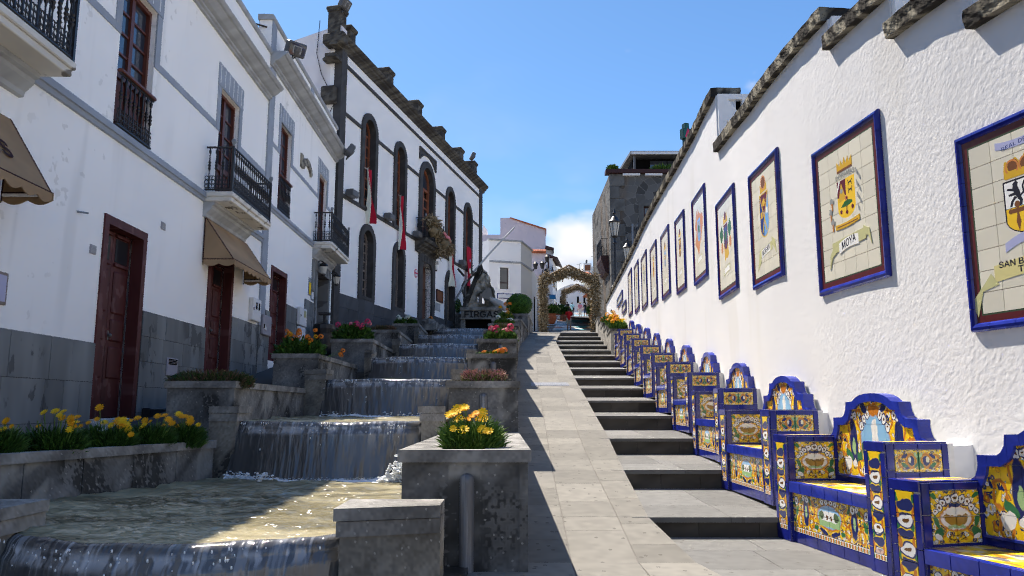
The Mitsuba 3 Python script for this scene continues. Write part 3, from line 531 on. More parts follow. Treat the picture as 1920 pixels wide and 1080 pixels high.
# ---- awnings
def awning(lab, fr, u0, u1, zt, zf, w, text=None, tu=0):
    A = thing('awning', lab, 'awning'); th = .012
    def sheet(q, nm, mat='m_awning'):
        q = np.array(q, float); n = np.cross(q[1] - q[0], q[2] - q[0]); n = n / np.linalg.norm(n) * th
        V = np.vstack([q, q + n]); return add(nm, MB().raw(V, [[0, 1, 2, 3], [7, 6, 5, 4], [0, 4, 5, 1], [1, 5, 6, 2], [2, 6, 7, 3], [3, 7, 4, 0]]), mat, A, fr)
    sheet([[u0, .03, zt], [u0, w, zf], [u1, w, zf], [u1, .03, zt]], 'top_sheet')
    for u in (u0, u1):
        V = np.array([[u, .02, zt], [u, .02, zf], [u, w, zf]]); V2 = V + [th, 0, 0]
        add('side_sheet', MB().raw(np.vstack([V, V2]), [[0, 1, 2], [3, 5, 4], [0, 3, 4], [0, 4, 1], [1, 4, 5], [1, 5, 2]]), 'm_awning', A, fr)
    def val(L):
        k = max(2, int(round(L / .24))); pt = [(0, 0)]
        for i in range(k * 8 + 1): pt.append((L * i / (k * 8), -.075 - .045 * abs(math.sin(math.pi * i / 8))))
        return Polygon(pt + [(L, 0)])
    add('valance', MB().poly(val(u1 - u0), 0, th), 'm_awning', A, FrO(fr, u0, w, zf, 0))
    for u in (u0, u1): add('valance', MB().poly(val(w), 0, th), 'm_awning', A, FrO(fr, u, .02, zf, 1))
    mb = MB().tube([[u0, w + .006, zf], [u1, w + .006, zf]], .009, 5)
    for u in (u0, u1): mb.tube([[u, .02, zf], [u, w, zf]], .008, 5).tube([[u, .03, zt], [u, w, zf]], .008, 5).tube([[u, .02, zt], [u, .02, zf - .1]], .008, 5)
    add('piping', mb, 'm_awning_edge', A, fr)
    add('frame', MB().tube([[u0 + .03, w - .03, zf - .02], [u1 - .03, w - .03, zf - .02]], .02, 6).tube([[u0 + .03, .05, zf - .03], [u0 + .03, w, zf - .03]], .018, 6).tube([[u1 - .03, .05, zf - .03], [u1 - .03, w, zf - .03]], .018, 6), 'm_white_paint', A, fr)
    if text:
        s = math.hypot(w - .03, zt - zf); e = np.array([0, (w - .03) / s, (zf - zt) / s]); nn = np.array([0, (zt - zf) / s, (w - .03) / s])
        for ch, uu, hh, d in text:
            m = meshkit.text_mesh(ch, hh, .004, bold=True); v = m.vertices
            P = np.array([uu, .03, zt]) + np.outer(v[:, 0], [1, 0, 0]) + np.outer(d - v[:, 1], e) + np.outer(v[:, 2] + .014, nn)
            add('letter', (P, m.faces), 'm_awning_edge', A, fr)
    return A
class FrO:
    """offset frame: kind 0 keeps u along the wall, kind 1 turns u to point out of it"""
    def __init__(s, fr, u, w, z, kind): s.fr, s.p, s.k = fr, np.array([u, w, z]), kind; s.m = fr.m if kind == 0 else -fr.m
    def __call__(s, v):
        v = np.asarray(v, float); v = v if s.k == 0 else v[:, [1, 0, 2]]; return s.fr(v + s.p)
awning('brown awning above the second dark red door, tucked under a balcony', FL, 12.6, 14.68, 3.13, 2.43, .52)
awning('brown awning at the left edge of the view with dark capital letters', FL, 4.7, 7.40, 2.84, 2.085, .50, [('E', 6.60, .19, .66), ('S', 6.80, .19, .66)])
tag('white_house__window_guard', 'black ornate guard across the lower half of the tall window')
# ---------------------------------------------------------------- the town hall with dark basalt trim
tdx, tdy = (1303 - 960) / F, CP + SP * (HOR - 540) / F
FT = Fr(-5.28, 22.7, tdx, tdy); TL_ = 16.45
th = thing('town_hall', 'two storey white hall with dark basalt arches, merlons and a balcony over its brown door', 'town hall')
UP = [(1.62, 2.92), (4.46, 5.70), (10.5, 11.85), (13.25, 14.65)]; LO = [(1.70, 2.95), (4.55, 5.73), (10.55, 11.88), (13.35, 14.6)]
DU, DL = (7.12, 9.0), (7.22, 9.05)
pl = sbox(0, .5, TL_, 10.97); ins = .21
def inn(a, b, z0, zt): return arch(a + ins, b - ins, z0, zt - ins * .95)
for a, b in UP: pl = pl.difference(inn(a, b, 6.5, 9.72))
for a, b in LO: pl = pl.difference(inn(a, b, 3.55, 5.96))
pl = pl.difference(inn(*DU, 6.45, 9.88)).difference(arch(DL[0] + .32, DL[1] - .32, 3.3, 5.82, .55))
add('wall', MB().poly(pl, -.35, 0), 'm_hall_white', th, FT)
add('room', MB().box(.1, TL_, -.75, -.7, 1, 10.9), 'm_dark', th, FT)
gp_ = Polygon([(-9, .5), (0, .5), (0, 10.97), (0, 11.75), (-.1, 11.8), (-2.5, 11.25), (-9, 9.6)])
V = MB()
for g in (gp_,):
    m = trimesh.creation.extrude_polygon(g, .35, engine='earcut'); v = m.vertices; V.raw(np.stack([v[:, 2] + .001, v[:, 0], v[:, 1]], 1), m.faces)
add('gable_wall', V, 'm_gable', th, FT)
add('roof_slab', MB().box(.4, TL_, -9, -.36, 10.8, 11.0), 'm_basalt', th, FT)
add('end_wall', MB().box(TL_ - .35, TL_, -9, -.36, .5, 10.97), 'm_hall_white', th, FT)
for a, b in ((-.02, .36), (15.98, 16.47)): add('quoin_strip', MB().box(a, b, -.2, .05, 1.0, 10.98), 'm_basalt', th, FT)
def band(nm, z, h, gaps, w=.045):
    u = .36
    for a, b in sorted(gaps) + [(15.98, 0)]:
        if a > u: add(nm, MB().box(u, a, -.01, w, z - h / 2, z + h / 2), 'm_basalt', th, FT)
        u = b
band('belt', 10.59, .11, [(15.97, 15.98)]); band('belt', 9.03, .11, UP + [DU]); band('belt', 6.42, .12, [(6.85, 9.1)])
add('lintel_bed', MB().box(-.5, .0, -.3, .045, 9.99 + .55, 10.65), 'm_basalt_old', th, FT)
cz = [(0, 10.96), (.05, 10.97), (.07, 11.06), (.16, 11.12), (.17, 11.18), (.22, 11.2), (.26, 11.26), (.27, 11.32), (.23, 11.36), (-.2, 11.38), (-.2, 10.96)]
k_ = 16
for i in range(k_): add('cornice_stone', MB().sweep(cz, -.42 + (TL_ + .8) * i / k_ + .004, -.42 + (TL_ + .8) * (i + 1) / k_ - .004), 'm_basalt_old', th, FT)
def merlon(u, w, s=.5, zt=12.12, z0=11.3):
    add('merlon', MB().box(u, u + s, w - s, w, z0, zt - .13).mesh(chbox(u - .06, u + s + .06, w - s - .06, w + .06, zt - .13, zt, .03)).mesh(chbox(u - .03, u + s + .03, w - s - .03, w + .03, zt - .17, zt - .12, .01)), 'm_basalt_old', th, FT)
merlon(-.02, -.06, .42, 12.44); merlon(.72, -.06, .40, 12.16)
for u in (3.9, 7.0, 10.0, 12.85): merlon(u, -.05, .5, 12.14)
merlon(15.1, -.02, .5, 12.2); merlon(15.9, -.3, .5, 12.1)
for z in (9.75, 8.45): add('gable_stone', MB().mesh(chbox(-.22, .02, -.55, -.08, z - .55, z, .04)), 'm_basalt_old', th, FT)
add('gable_stone', MB().mesh(chbox(-.28, .0, -.5, .02, 10.52, 10.66, .04)), 'm_basalt_old', th, FT)
add('gable_stone', MB().mesh(chbox(-.42, .0, -.45, .24, 11.0, 11.36, .05)), 'm_basalt_old', th, FT)
def surround(a, b, z0, zt, d=.22, w=.07, sill=True):
    o = arch(a, b, z0, zt); i = arch(a + d, b - d, z0 - .1, zt - d * .95)
    if sill: i = arch(a + d, b - d, z0 + .1, zt - d * .95)
    return MB().poly(o.difference(i), -.30, w)
def archwin(a, b, z0, zt, rows, spring, mat, panel, name, lab=None):
    W = key_for(name, th); scene[W] = shape(surround(a, b, z0, zt), 'm_basalt', FT); tag(W, lab)
    A, B = a + .22, b - .22; Z0, ZT = z0 + .1, zt - .21; o = arch(A, B, Z0, ZT); t = .06; w = -.2
    fr = o.difference(arch(A + t, B - t, Z0 + t, ZT - t)); bars = []
    for i in (1, 2): x = A + (B - A) * i / 3; bars.append(sbox(x - .02, Z0, x + .02, spring))
    zs = np.linspace(Z0 + (panel or 0), spring, rows + 1)
    for j, z in enumerate(zs): h = .03 if (j == rows // 2 or j == rows) else .02; bars.append(sbox(A, z - h, B, z + h))
    for t_ in (.6, 1.57, 2.54): bars.append(Polygon([((A + B) / 2, spring), ((A + B) / 2 + math.cos(t_) * 1.2 - .013, spring + math.sin(t_) * 1.2), ((A + B) / 2 + math.cos(t_) * 1.2 + .013, spring + math.sin(t_) * 1.2)]))
    if panel: bars.append(sbox(A, Z0, B, Z0 + panel))
    bars = unary_union(bars).intersection(o)
    add('sash', MB().poly(fr, w - .04, w + .05).poly(bars, w - .02, w + .03), mat, W, FT)
    for i in range(3):
        for j in range(rows): add('pane', MB().box(A + (B - A) * i / 3, A + (B - A) * (i + 1) / 3, w - .012, w - .004, zs[j], zs[j + 1]), 'm_glass', W, FT)
    add('fanlight', MB().poly(o.intersection(sbox(A, spring, B, ZT + 1)), w - .012, w - .004), 'm_glass', W, FT)
    return W
for i, (a, b) in enumerate(LO): archwin(a, b, 3.45, 5.96, 6, 5.36, 'm_sash_grey', None, 'lower_window')
for i, (a, b) in enumerate(UP):
    W = archwin(a, b, 6.4, 9.72, 7, 9.03, 'm_sash_brown', .0, 'upper_window')
    add('open_hatch', MB().box(a + .24, b - .24, -.19, -.18, 6.52, 7.35), 'm_dark', W, FT)
    add('bar', MB().box(a + .24, b - .24, -.18, -.15, 6.9, 6.94), 'm_iron', W, FT)
# balcony door, blind arch ornament above it
W = key_for('balcony_door', th); scene[W] = shape(surround(*DU, 6.42, 9.88, .28, .08, False), 'm_basalt', FT)
o = arch(DU[0] + .28, DU[1] - .28, 6.42, 9.6); add('frame', MB().poly(o.difference(arch(DU[0] + .36, DU[1] - .36, 6.5, 9.52)), -.24, -.12), 'm_sash_brown', W, FT)
a, b = DU[0] + .36, DU[1] - .36; m_ = (a + b) / 2
mb = MB().box(a, b, -.22, -.14, 8.72, 8.82)
for x in (a, m_, b): mb.box(x - .05, x + .05, -.22, -.13, 6.42, 8.75)
for z in np.linspace(6.5, 8.4, 6): mb.box(a, b, -.22, -.15, z - .03, z + .03)
add('leaf', mb, 'm_sash_brown', W, FT)
for i in range(2):
    for j in range(5): add('pane', MB().box(a + (b - a) * i / 2, a + (b - a) * (i + 1) / 2, -.2, -.19, 6.5 + .38 * j, 6.88 + .38 * j), 'm_curtain' if i == 0 else 'm_glass', W, FT)
add('fanlight', MB().poly(arch(a, b, 8.8, 9.52), -.2, -.19), 'm_glass_sky', W, FT)
orn = sbox(7.1, 9.72, 9.12, 10.26).difference(Polygon([(8.11 + 1.3 * math.cos(t), 8.98 + 1.12 * math.sin(t)) for t in np.linspace(0, 2 * math.pi, 60)])).intersection(sbox(7.1, 9.75, 9.12, 10.26))
orn2 = orn.buffer(-.07)
add('blind_arch', MB().poly(orn.difference(orn2), -.01, .06).poly(orn, -.01, .03), 'm_basalt', th, FT)
# doorway below
dpoly = sbox(DL[0], 3.3, DL[1], 6.28).difference(arch(DL[0] + .32, DL[1] - .32, 3.2, 5.82, .55))
D = key_for('doorway', th); scene[D] = shape(MB().poly(dpoly, -.34, .09), 'm_basalt', FT)
for i, z in enumerate((5.55, 5.9)):
    for j in range(5): add('carved_block', MB().mesh(chbox(DL[0] + .12 + .33 * j, DL[0] + .38 + .33 * j, .06, .115, z + .12, z + .38, .02)), 'm_basalt', D, FT)
a, b = DL[0] + .32, DL[1] - .32; m_ = (a + b) / 2
for x0, x1 in ((a, m_ - .005), (m_ + .005, b)):
    lf = MB().box(x0, x1, -.28, -.22, 3.3, 5.8)
    for q0, q1 in ((3.45, 4.1), (4.2, 4.6), (4.7, 5.4)): lf.mesh(chbox(x0 + .09, x1 - .09, -.24, -.185, q0, q1, .02))
    add('leaf', lf, 'm_oak_dark', D, FT)
add('step', MB().mesh(chbox(DL[0] - .2, DL[1] + .2, -.1, .55, 3.15, 3.32, .01)).mesh(chbox(DL[0] - .4, DL[1] + .4, -.1, .9, 2.9, 3.15, .01)), 'm_conc', D, FT)
# balcony over the door
B = key_for('balcony', th)
scene[B] = shape(MB().sweep([(0, 5.98), (.09, 5.98), (.1, 6.05), (.2, 6.12), (.22, 6.2), (.34, 6.24), (.36, 6.32), (.44, 6.34), (.46, 6.42), (.46, 6.48), (0, 6.48)], 6.82, 9.1), 'm_basalt_old', FT)
railing(B, FT, [(6.86, .02), (6.86, .42), (9.06, .42), (9.06, .02)], 6.5, .78)
# plinth stones
r = random.Random(9)
def plinth(u0, u1, z0, z1):
    k = max(1, int(round((z1 - z0) / .42))); zz = np.linspace(z0, z1, k + 1)
    for j in range(k):
        u = u0 - (r.uniform(0, .4) if j % 2 else 0)
        while u < u1 - .01:
            L = r.uniform(.6, 1.0); a, b = max(u, u0), min(u + L, u1); b = u1 if u1 - b < .2 else b
            add('plinth_stone', MB().box(a + .003, b - .003, -.02, .05, zz[j] + .003, zz[j + 1] - .003), 'm_plinth', th, FT); u = b if b == u1 else u + L
for a, b, z1 in ((.36, 1.7, 3.40), (1.7, 2.95, 3.46), (2.95, 4.55, 3.40), (4.55, 5.73, 3.46), (5.73, 7.22, 3.40), (9.05, 10.55, 3.72), (10.55, 15.98, 3.75)): plinth(a, b, 1.0, z1)
def ftp(name, lab, cat, u, w, z, mesh, mat, **kw): return add(name, mesh, mat, None, FrM(FT, u, w, z), label=lab, cat=cat, **kw)
for i, (u, wh) in enumerate(((1.04, 'below the leftmost flag of the town hall, first of the row'), (3.8, 'between the two left upper windows of the town hall'), (6.65, 'just left of the garlanded balcony'), (12.65, 'between the two right upper windows of the town hall'))):
    u0 = u if i else .75
    k = add('uplighter', MB().mesh(chbox(u0 - .22, u0 + .22, .045, .3, 6.45, 6.66, .02)), 'm_iron_grey', None, FT, label='small grey box light ' + wh, cat='wall light')
    add('lens', MB().box(u0 - .18, u0 + .18, .08, .26, 6.66, 6.67), 'm_glass', k, FT)
pq = add('wall_plaque', MB().mesh(chbox(9.42, 10.2, .01, .05, 4.40, 4.84, .01)), 'm_oak', None, FT, label='brown wooden plaque right of the town hall door', cat='plaque')
add('frame', MB().poly(sbox(9.39, 4.37, 10.23, 4.87).difference(sbox(9.44, 4.42, 10.18, 4.82)), .0, .065), 'm_door_dark', pq, FT)
sp_ = add('wall_plaque', MB().mesh(chbox(9.3, 9.95, .005, .03, 3.98, 4.3, .01)), 'm_cornice', None, FT, label='worn pale stone plaque under the brown one beside the door', cat='plaque')
np_ = add('no_parking_sign', MB().lathe([(0, .02), (.17, .02), (.175, .01), (.175, 0), (0, 0)], n=24), 'm_f_rose', None, FrM(FT, 6.98, 0.0, 5.12), label='small round red rimmed sign left of the town hall door', cat='sign')
add('disc', MB().lathe([(0, .026), (.125, .026), (.125, .02)], n=24), 'm_p_white', np_, FrM(FT, 6.98, 0.0, 5.12))
add('bar', MB().box(-.16, .16, -.025, .025, .02, .03), 'm_f_pink', np_, FrM(FT, 6.98, 0.0, 5.12))
cc = add('security_camera', MB().lathe([(0, .0), (.08, .0), (.09, .05), (.07, .11), (0, .14)], n=12).box(-.05, .05, -.3, 0, .0, .06), 'm_white_paint', None, FrM(FT, 9.33, 0, 5.95), label='white dome camera right of the town hall doorway', cat='camera')
add('lens', MB().lathe([(0, -.02), (.05, -.01), (.05, .03), (0, .05)], (.0, -.3, .02), 10), 'm_iron', cc, FrM(FT, 9.33, 0, 5.95))
add('meter_plate', MB().mesh(chbox(6.1, 6.5, .005, .02, 4.0, 4.3, .005)), 'm_hall_white', None, FT, label='flat white cover plate on the wall between lower window and door', cat='cover plate')
cb = thing('gable_cable', 'thin dark cable hanging down the white gable wall', 'cable')
add('wire', MB().tube([FT([-.03, -.75, 12]), FT([-.06, -.8, 10.9]), FT([-.05, -.62, 10.2]), FT([-.04, -.3, 9.6]), FT([-.05, -.12, 9.3]), FT([-.05, -.35, 8.8]), FT([-.04, -.45, 8.4])], .012, 5), 'm_iron', cb)
# flags hung from the upper windows
def flag(u, z, L, wid, cols, lab, twist=.6, seed=0, sw=0.0):
    k = thing('flag', lab, 'flag', 'flags hung from the town hall windows'); nu, nv = 9, 16
    for ci, (c0, c1, mat) in enumerate(cols):
        V = []
        for j in range(nv + 1):
            t = j / nv; sq = 1 - .62 * math.sin(math.pi * min(1, t * 1.15)) if twist else 1.0; sq = sq if t < .8 else sq * (1 + 1.2 * (t - .8))
            for i in range(nu + 1):
                s = c0 + (c1 - c0) * i / nu; ang = twist * 2.2 * t; off = (s - .5) * wid * sq
                x = u + sw * t + off * math.cos(ang); w = .16 + .05 * math.sin(9 * s + 5 * t + seed) + off * math.sin(ang) * .7
                V.append([x, w, z - L * t - .1 * abs(s - .5) * t])
        f = [[j * (nu + 1) + i, j * (nu + 1) + i + 1, (j + 1) * (nu + 1) + i + 1, (j + 1) * (nu + 1) + i] for j in range(nv) for i in range(nu)]
        add('stripe', MB().raw(V, f), mat, k, FT, smooth=True)
    add('cord', MB().tube([[u - wid / 2, .1, z], [u + wid / 2, .1, z]], .012, 5), 'm_white_paint', k, FT)
flag(1.98, 7.72, 1.75, .42, [(0, .5, 'm_f_white'), (.42, 1, 'm_flag_red')], 'red and white flag twisted below the leftmost upper window', .75, 1, .25)
flag(4.95, 7.62, 1.95, .36, [(0, .3, 'm_f_white'), (.3, 1, 'm_flag_red')], 'mostly red flag hanging below the second upper window', .5, 2, .1)
flag(10.9, 7.0, 1.75, .5, [(0, .72, 'm_f_white'), (.72, 1, 'm_flag_red')], 'mostly white flag right of the straw garland', .4, 3, .25)
flag(13.72, 7.5, 1.85, .46, [(0, 1, 'm_flag_red')], 'plain red banner with a white emblem in the rightmost upper window', 0, 4, .0)
fk = 'flag_003'
add('emblem', MB().lathe([(0, .03), (.13, .03), (.13, .0)], n=14), 'm_f_white', fk, FrM(FT, 13.7, .2, 6.35)); add('emblem', MB().lathe([(0, .03), (.07, .03), (.07, .0)], n=10), 'm_p_lilac', fk, FrM(FT, 13.72, .2, 6.85))
# dry garland over the balcony
gl = thing('straw_garland', 'dry straw garland with baskets spilling over the town hall balcony', 'garland')
def straws(n, fn, seed, L=(.12, .3), wd=.02, flat=.5):
    rg = np.random.default_rng(seed); P = fn(rg, n); d = rg.normal(size=(n, 3)); d[:, 2] = d[:, 2] * .6 - .5; d /= np.linalg.norm(d, axis=1, keepdims=True)
    a = np.cross(d, rg.normal(size=(n, 3))); a /= np.linalg.norm(a, axis=1, keepdims=True); ln = rg.uniform(*L, n)[:, None]; w = wd * rg.uniform(.5, 1.3, n)[:, None]
    b = np.cross(d, a); V = np.stack([P - a * w * .3, P + d * ln * .5 - a * w + b * ln * .12, P + d * ln, P + d * ln * .5 + a * w + b * ln * .12], 1).reshape(-1, 3)
    i = np.arange(n)[:, None] * 4; return V, np.vstack([i + [0, 1, 2], i + [0, 2, 3]])
def garl(rg, n):
    t = rg.uniform(0, 1, n); c = np.stack([6.95 + 2.5 * t, .5 + .08 * np.sin(9 * t), 7.28 - .75 * t ** 1.4], 1)
    dr_ = rg.uniform(0, 1, n) ** 1.7 * (.2 + .6 * np.exp(-((t - .62) / .16) ** 2)); c[:, 2] -= dr_; c += rg.normal(size=(n, 3)) * [.09, .07, .07]; return c
add('straw', straws(1500, garl, 3), 'm_straw', gl, FT, kind='stuff'); add('dark_straw', straws(1300, garl, 4), 'm_straw_brown', gl, FT, kind='stuff')
for u, w, z, s in ((7.25, .62, 6.75, .95), (8.55, .62, 6.5, 1.1), (9.35, .55, 6.35, .9)):
    M = rot_to([.5, .5, -.55]); M[:3, :3] *= s; M[:3, 3] = (u, w, z)
    add('basket', MB().mesh(trimesh.Trimesh(*MB().lathe([(.0, -.2), (.14, -.2), (.24, .05), (.22, .06), (.12, -.15), (0, -.16)], n=14).get(), process=False), M), 'm_straw_brown', gl, FT)
add('ribbon', MB().tube([[8.3, .66, 7.0], [8.6, .7, 6.85], [8.9, .7, 6.9], [9.3, .66, 6.6]], [.05, .07, .06, .05], 6), 'm_f_rose', gl, FT)
# ---------------------------------------------------------------- the stepped cascade and its planters
bsdf('m_water', lambda p, n, uv: mix((0.16, 0.142, 0.085), (0.36, 0.32, 0.20), smoothstep(0.3, 0.7, fbm(p.x * 1.3, p.y * 5.0, 0))), 0.07, 0.55, bump=lambda p, n, uv: fbm(p.x * 7, p.y * 12, 0), bscale=0.05)  # sandy water; pale streaks are caustics and wave lines painted into the colour
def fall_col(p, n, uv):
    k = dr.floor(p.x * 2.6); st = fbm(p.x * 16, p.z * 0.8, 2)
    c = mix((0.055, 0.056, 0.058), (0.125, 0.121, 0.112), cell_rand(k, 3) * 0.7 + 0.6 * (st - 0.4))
    film = 0.55 * smoothstep(0.52, 0.72, fbm(p.x * 40, uv.y * 2.6, 5)) * smoothstep(0.6, 0.0, uv.y) + 0.9 * smoothstep(0.05, 0.11, uv.y) * smoothstep(0.26, 0.12, uv.y) * smoothstep(0.40, 0.55, fbm(p.x * 21, uv.y * 6, 1))  # white streaks near the lip: sun glints on the water painted into the colour
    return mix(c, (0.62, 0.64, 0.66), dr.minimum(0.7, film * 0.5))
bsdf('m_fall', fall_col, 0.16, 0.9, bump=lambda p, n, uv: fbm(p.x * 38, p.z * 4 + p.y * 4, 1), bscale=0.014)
bsdf('m_conc_y', conc((0.20, 0.185, 0.155)), 0.8, 0.25)
bsdf('m_foam', (0.78, 0.80, 0.80), 0.5, 0.3)
PZ = lambda i: -0.29 + 0.62 * i
PY = lambda i: 5.55 + 4.1 * i
XRF = [.135, .10, .105, .13, .165, .23, .37, .73, 1.05]
XLF = [-4.3, -4.28, -4.24, -4.18, -4.13, -4.02, -3.45]; XLI = [-3.32, -3.40, -3.40, -3.18, -3.20, -3.12, -3.03, -3.0]
LIPZ = lambda i: -0.775 + 0.625 * i
fountain = thing('cascade_fountain', 'stepped dark stone cascade with water pouring over seven broad lips', 'fountain')
def quadbox(mb, q, z0, z1): return mb.raw([[x, y, z0] for x, y in q] + [[x, y, z1] for x, y in q], BOXF)
def planter(lab, q, zt, zb, soil_in=(.16, .16, .16, .16), strip=None):
    """q: corners front-left, front-right, back-right, back-left"""
    K = thing('stone_planter', lab, 'planter', 'stone planters stepping up beside the cascade')
    q = [np.array(c, float) for c in q]; c = sum(q) / 4
    def inset(d):   # d: front, right, back, left
        fl, fr_, br, bl = q
        return [fl + [d[3], d[0]], fr_ + [-d[1], d[0]], br + [-d[1], -d[2]], bl + [d[3], -d[2]]]
    o = inset((.03, .03, 0, .03)); i_ = inset([a + .03 for a in soil_in]); t = .085
    L_ = max(1, int(round(float(np.linalg.norm(o[2] - o[1])) / .62))) if o[0][0] < -3 else 1
    for j in range(L_):
        a_, b_ = j / L_, (j + 1) / L_; gq = .006 / max(1e-3, float(np.linalg.norm(o[2] - o[1]))) if L_ > 1 else 0
        quadbox(MB_ := MB(), [o[0] + (o[3] - o[0]) * (a_ + gq * (j > 0)), o[1] + (o[2] - o[1]) * (a_ + gq * (j > 0)), o[1] + (o[2] - o[1]) * (b_ - gq), o[0] + (o[3] - o[0]) * (b_ - gq)], zb, zt - t + rnd.uniform(-.001, .001)); add('body_slab', MB_, 'm_conc', K)
    quadbox(MB_ := MB(), [o[1] + [-.055, -.008], o[1] + [.006, -.008], o[1] + [.006, .1], o[1] + [-.055, .1]], zb, zt - t - .002); add('corner_stone', MB_, 'm_conc', K)
    e = [np.array(a) for a in q]
    for nm, (a, b, c2, d) in enumerate([(e[0], e[1], i_[1], i_[0]), (i_[1], e[1], e[2], i_[2]), (i_[3], i_[2], e[2], e[3]), (e[0], i_[0], i_[3], e[3])]):
        quadbox(MB_ := MB(), [a, b, c2, d], zt - t, zt - (.003 if nm % 2 else 0)); add('coping', MB_, 'm_coping', K)
    quadbox(MB_ := MB(), i_, zt - .30, zt - .07); add('soil', MB_, 'm_soil', K)
    if strip:
        x, z1, rr = strip; y = float(q[0][1]) + .03
        pts = [[x, y, z] for z in np.linspace(zb, z1, 5)] + [[x, y + .0, z1 + rr * .3]]
        mb = MB(); n = 12; V = []
        for z, k in [(zb, 1), (z1 - .02, 1), (z1 + rr * .45, .92), (z1 + rr * .8, .6), (z1 + rr, .02)]:
            V += [[x + rr * k * math.cos(t_), y - rr * .8 * k * math.sin(t_), z] for t_ in np.linspace(0, math.pi, n)]
        mb.raw(V, [[j * n + a, j * n + a + 1, (j + 1) * n + a + 1, (j + 1) * n + a] for j in range(4) for a in range(n - 1)])
        add('cover_strip', mb, 'm_strip', K, smooth=40)
    return K
bsdf('m_strip', lambda p, n, uv: mix((0.10, 0.105, 0.115), (0.30, 0.31, 0.32), smoothstep(0.5, 0.8, fbm(p.x * 30, p.z * 1.2, 0))), 0.25, 0.6)
RL = ['near right planter holding bright yellow daisies', 'right planter with pink tipped heather, second from the near one', 'right planter with orange marigolds, third from the near one', 'right planter with red pink begonias, fourth from the near one',
      'right planter with brownish heather, fifth from the near one', 'right planter with small white flowers, sixth from the near one', 'small right planter with orange blooms just below the monument']
for i in range(7):
    planter('dark stone ' + RL[i], [(-.81 if i else -.80, PY(i)), (XRF[i], PY(i)), (XRF[i + 1] - (.02 if i < 5 else .0), PY(i + 1) + .02), (-.81, PY(i + 1) + .02)], PZ(i), float(zr(PY(i))) - .4,
            (.10, .30, .62, .26), [(-.315, -.50, .052), (-.35, .13, .055), (-.33, .76, .055), (-.27, 1.39, .055), None, None, None][i])
LL = ['long left planter with yellow daisies in front of the first door', 'left planter of brownish heather near the awning door', 'left planter of orange lantana near the third door', 'left planter of dark pink flowers below the portal', 'left planter with low dry plants by the hall plinth', 'left planter with small white flowers by the hall', 'topmost left planter beside the hall door']
planter('dark stone ' + LL[0], [(-4.95, 3.4), (-4.7, 3.4), (-3.30, 8.87), (-4.95, 8.87)], -.355, -1.6, (.13, .13, .13, .08))
for i in range(1, 7):
    planter('dark stone ' + LL[i], [(XLF[i], PY(i)), (XLI[i], PY(i)), (XLI[i] - .08, PY(i + 1) - .15), (XLF[i], PY(i + 1) - .15)], PZ(i), float(zr(PY(i))) - .5, (.12, .12, .12, .12))
# monument terrace planters, with a clipped box ball in each
planter('dark stone planter with the sunlit box ball right of the monument', [(-.25, PY(7)), (XRF[7], PY(7)), (1.06, 38.6), (-.25, 38.6)], 4.13, 2.6, (.14, .14, .14, .14))
planter('dark stone planter with the shaded box ball left of the monument', [(-3.05, PY(7)), (-2.25, PY(7)), (-2.25, 37.5), (-2.6, 37.5)], 4.13, 2.6, (.14, .14, .14, .14))
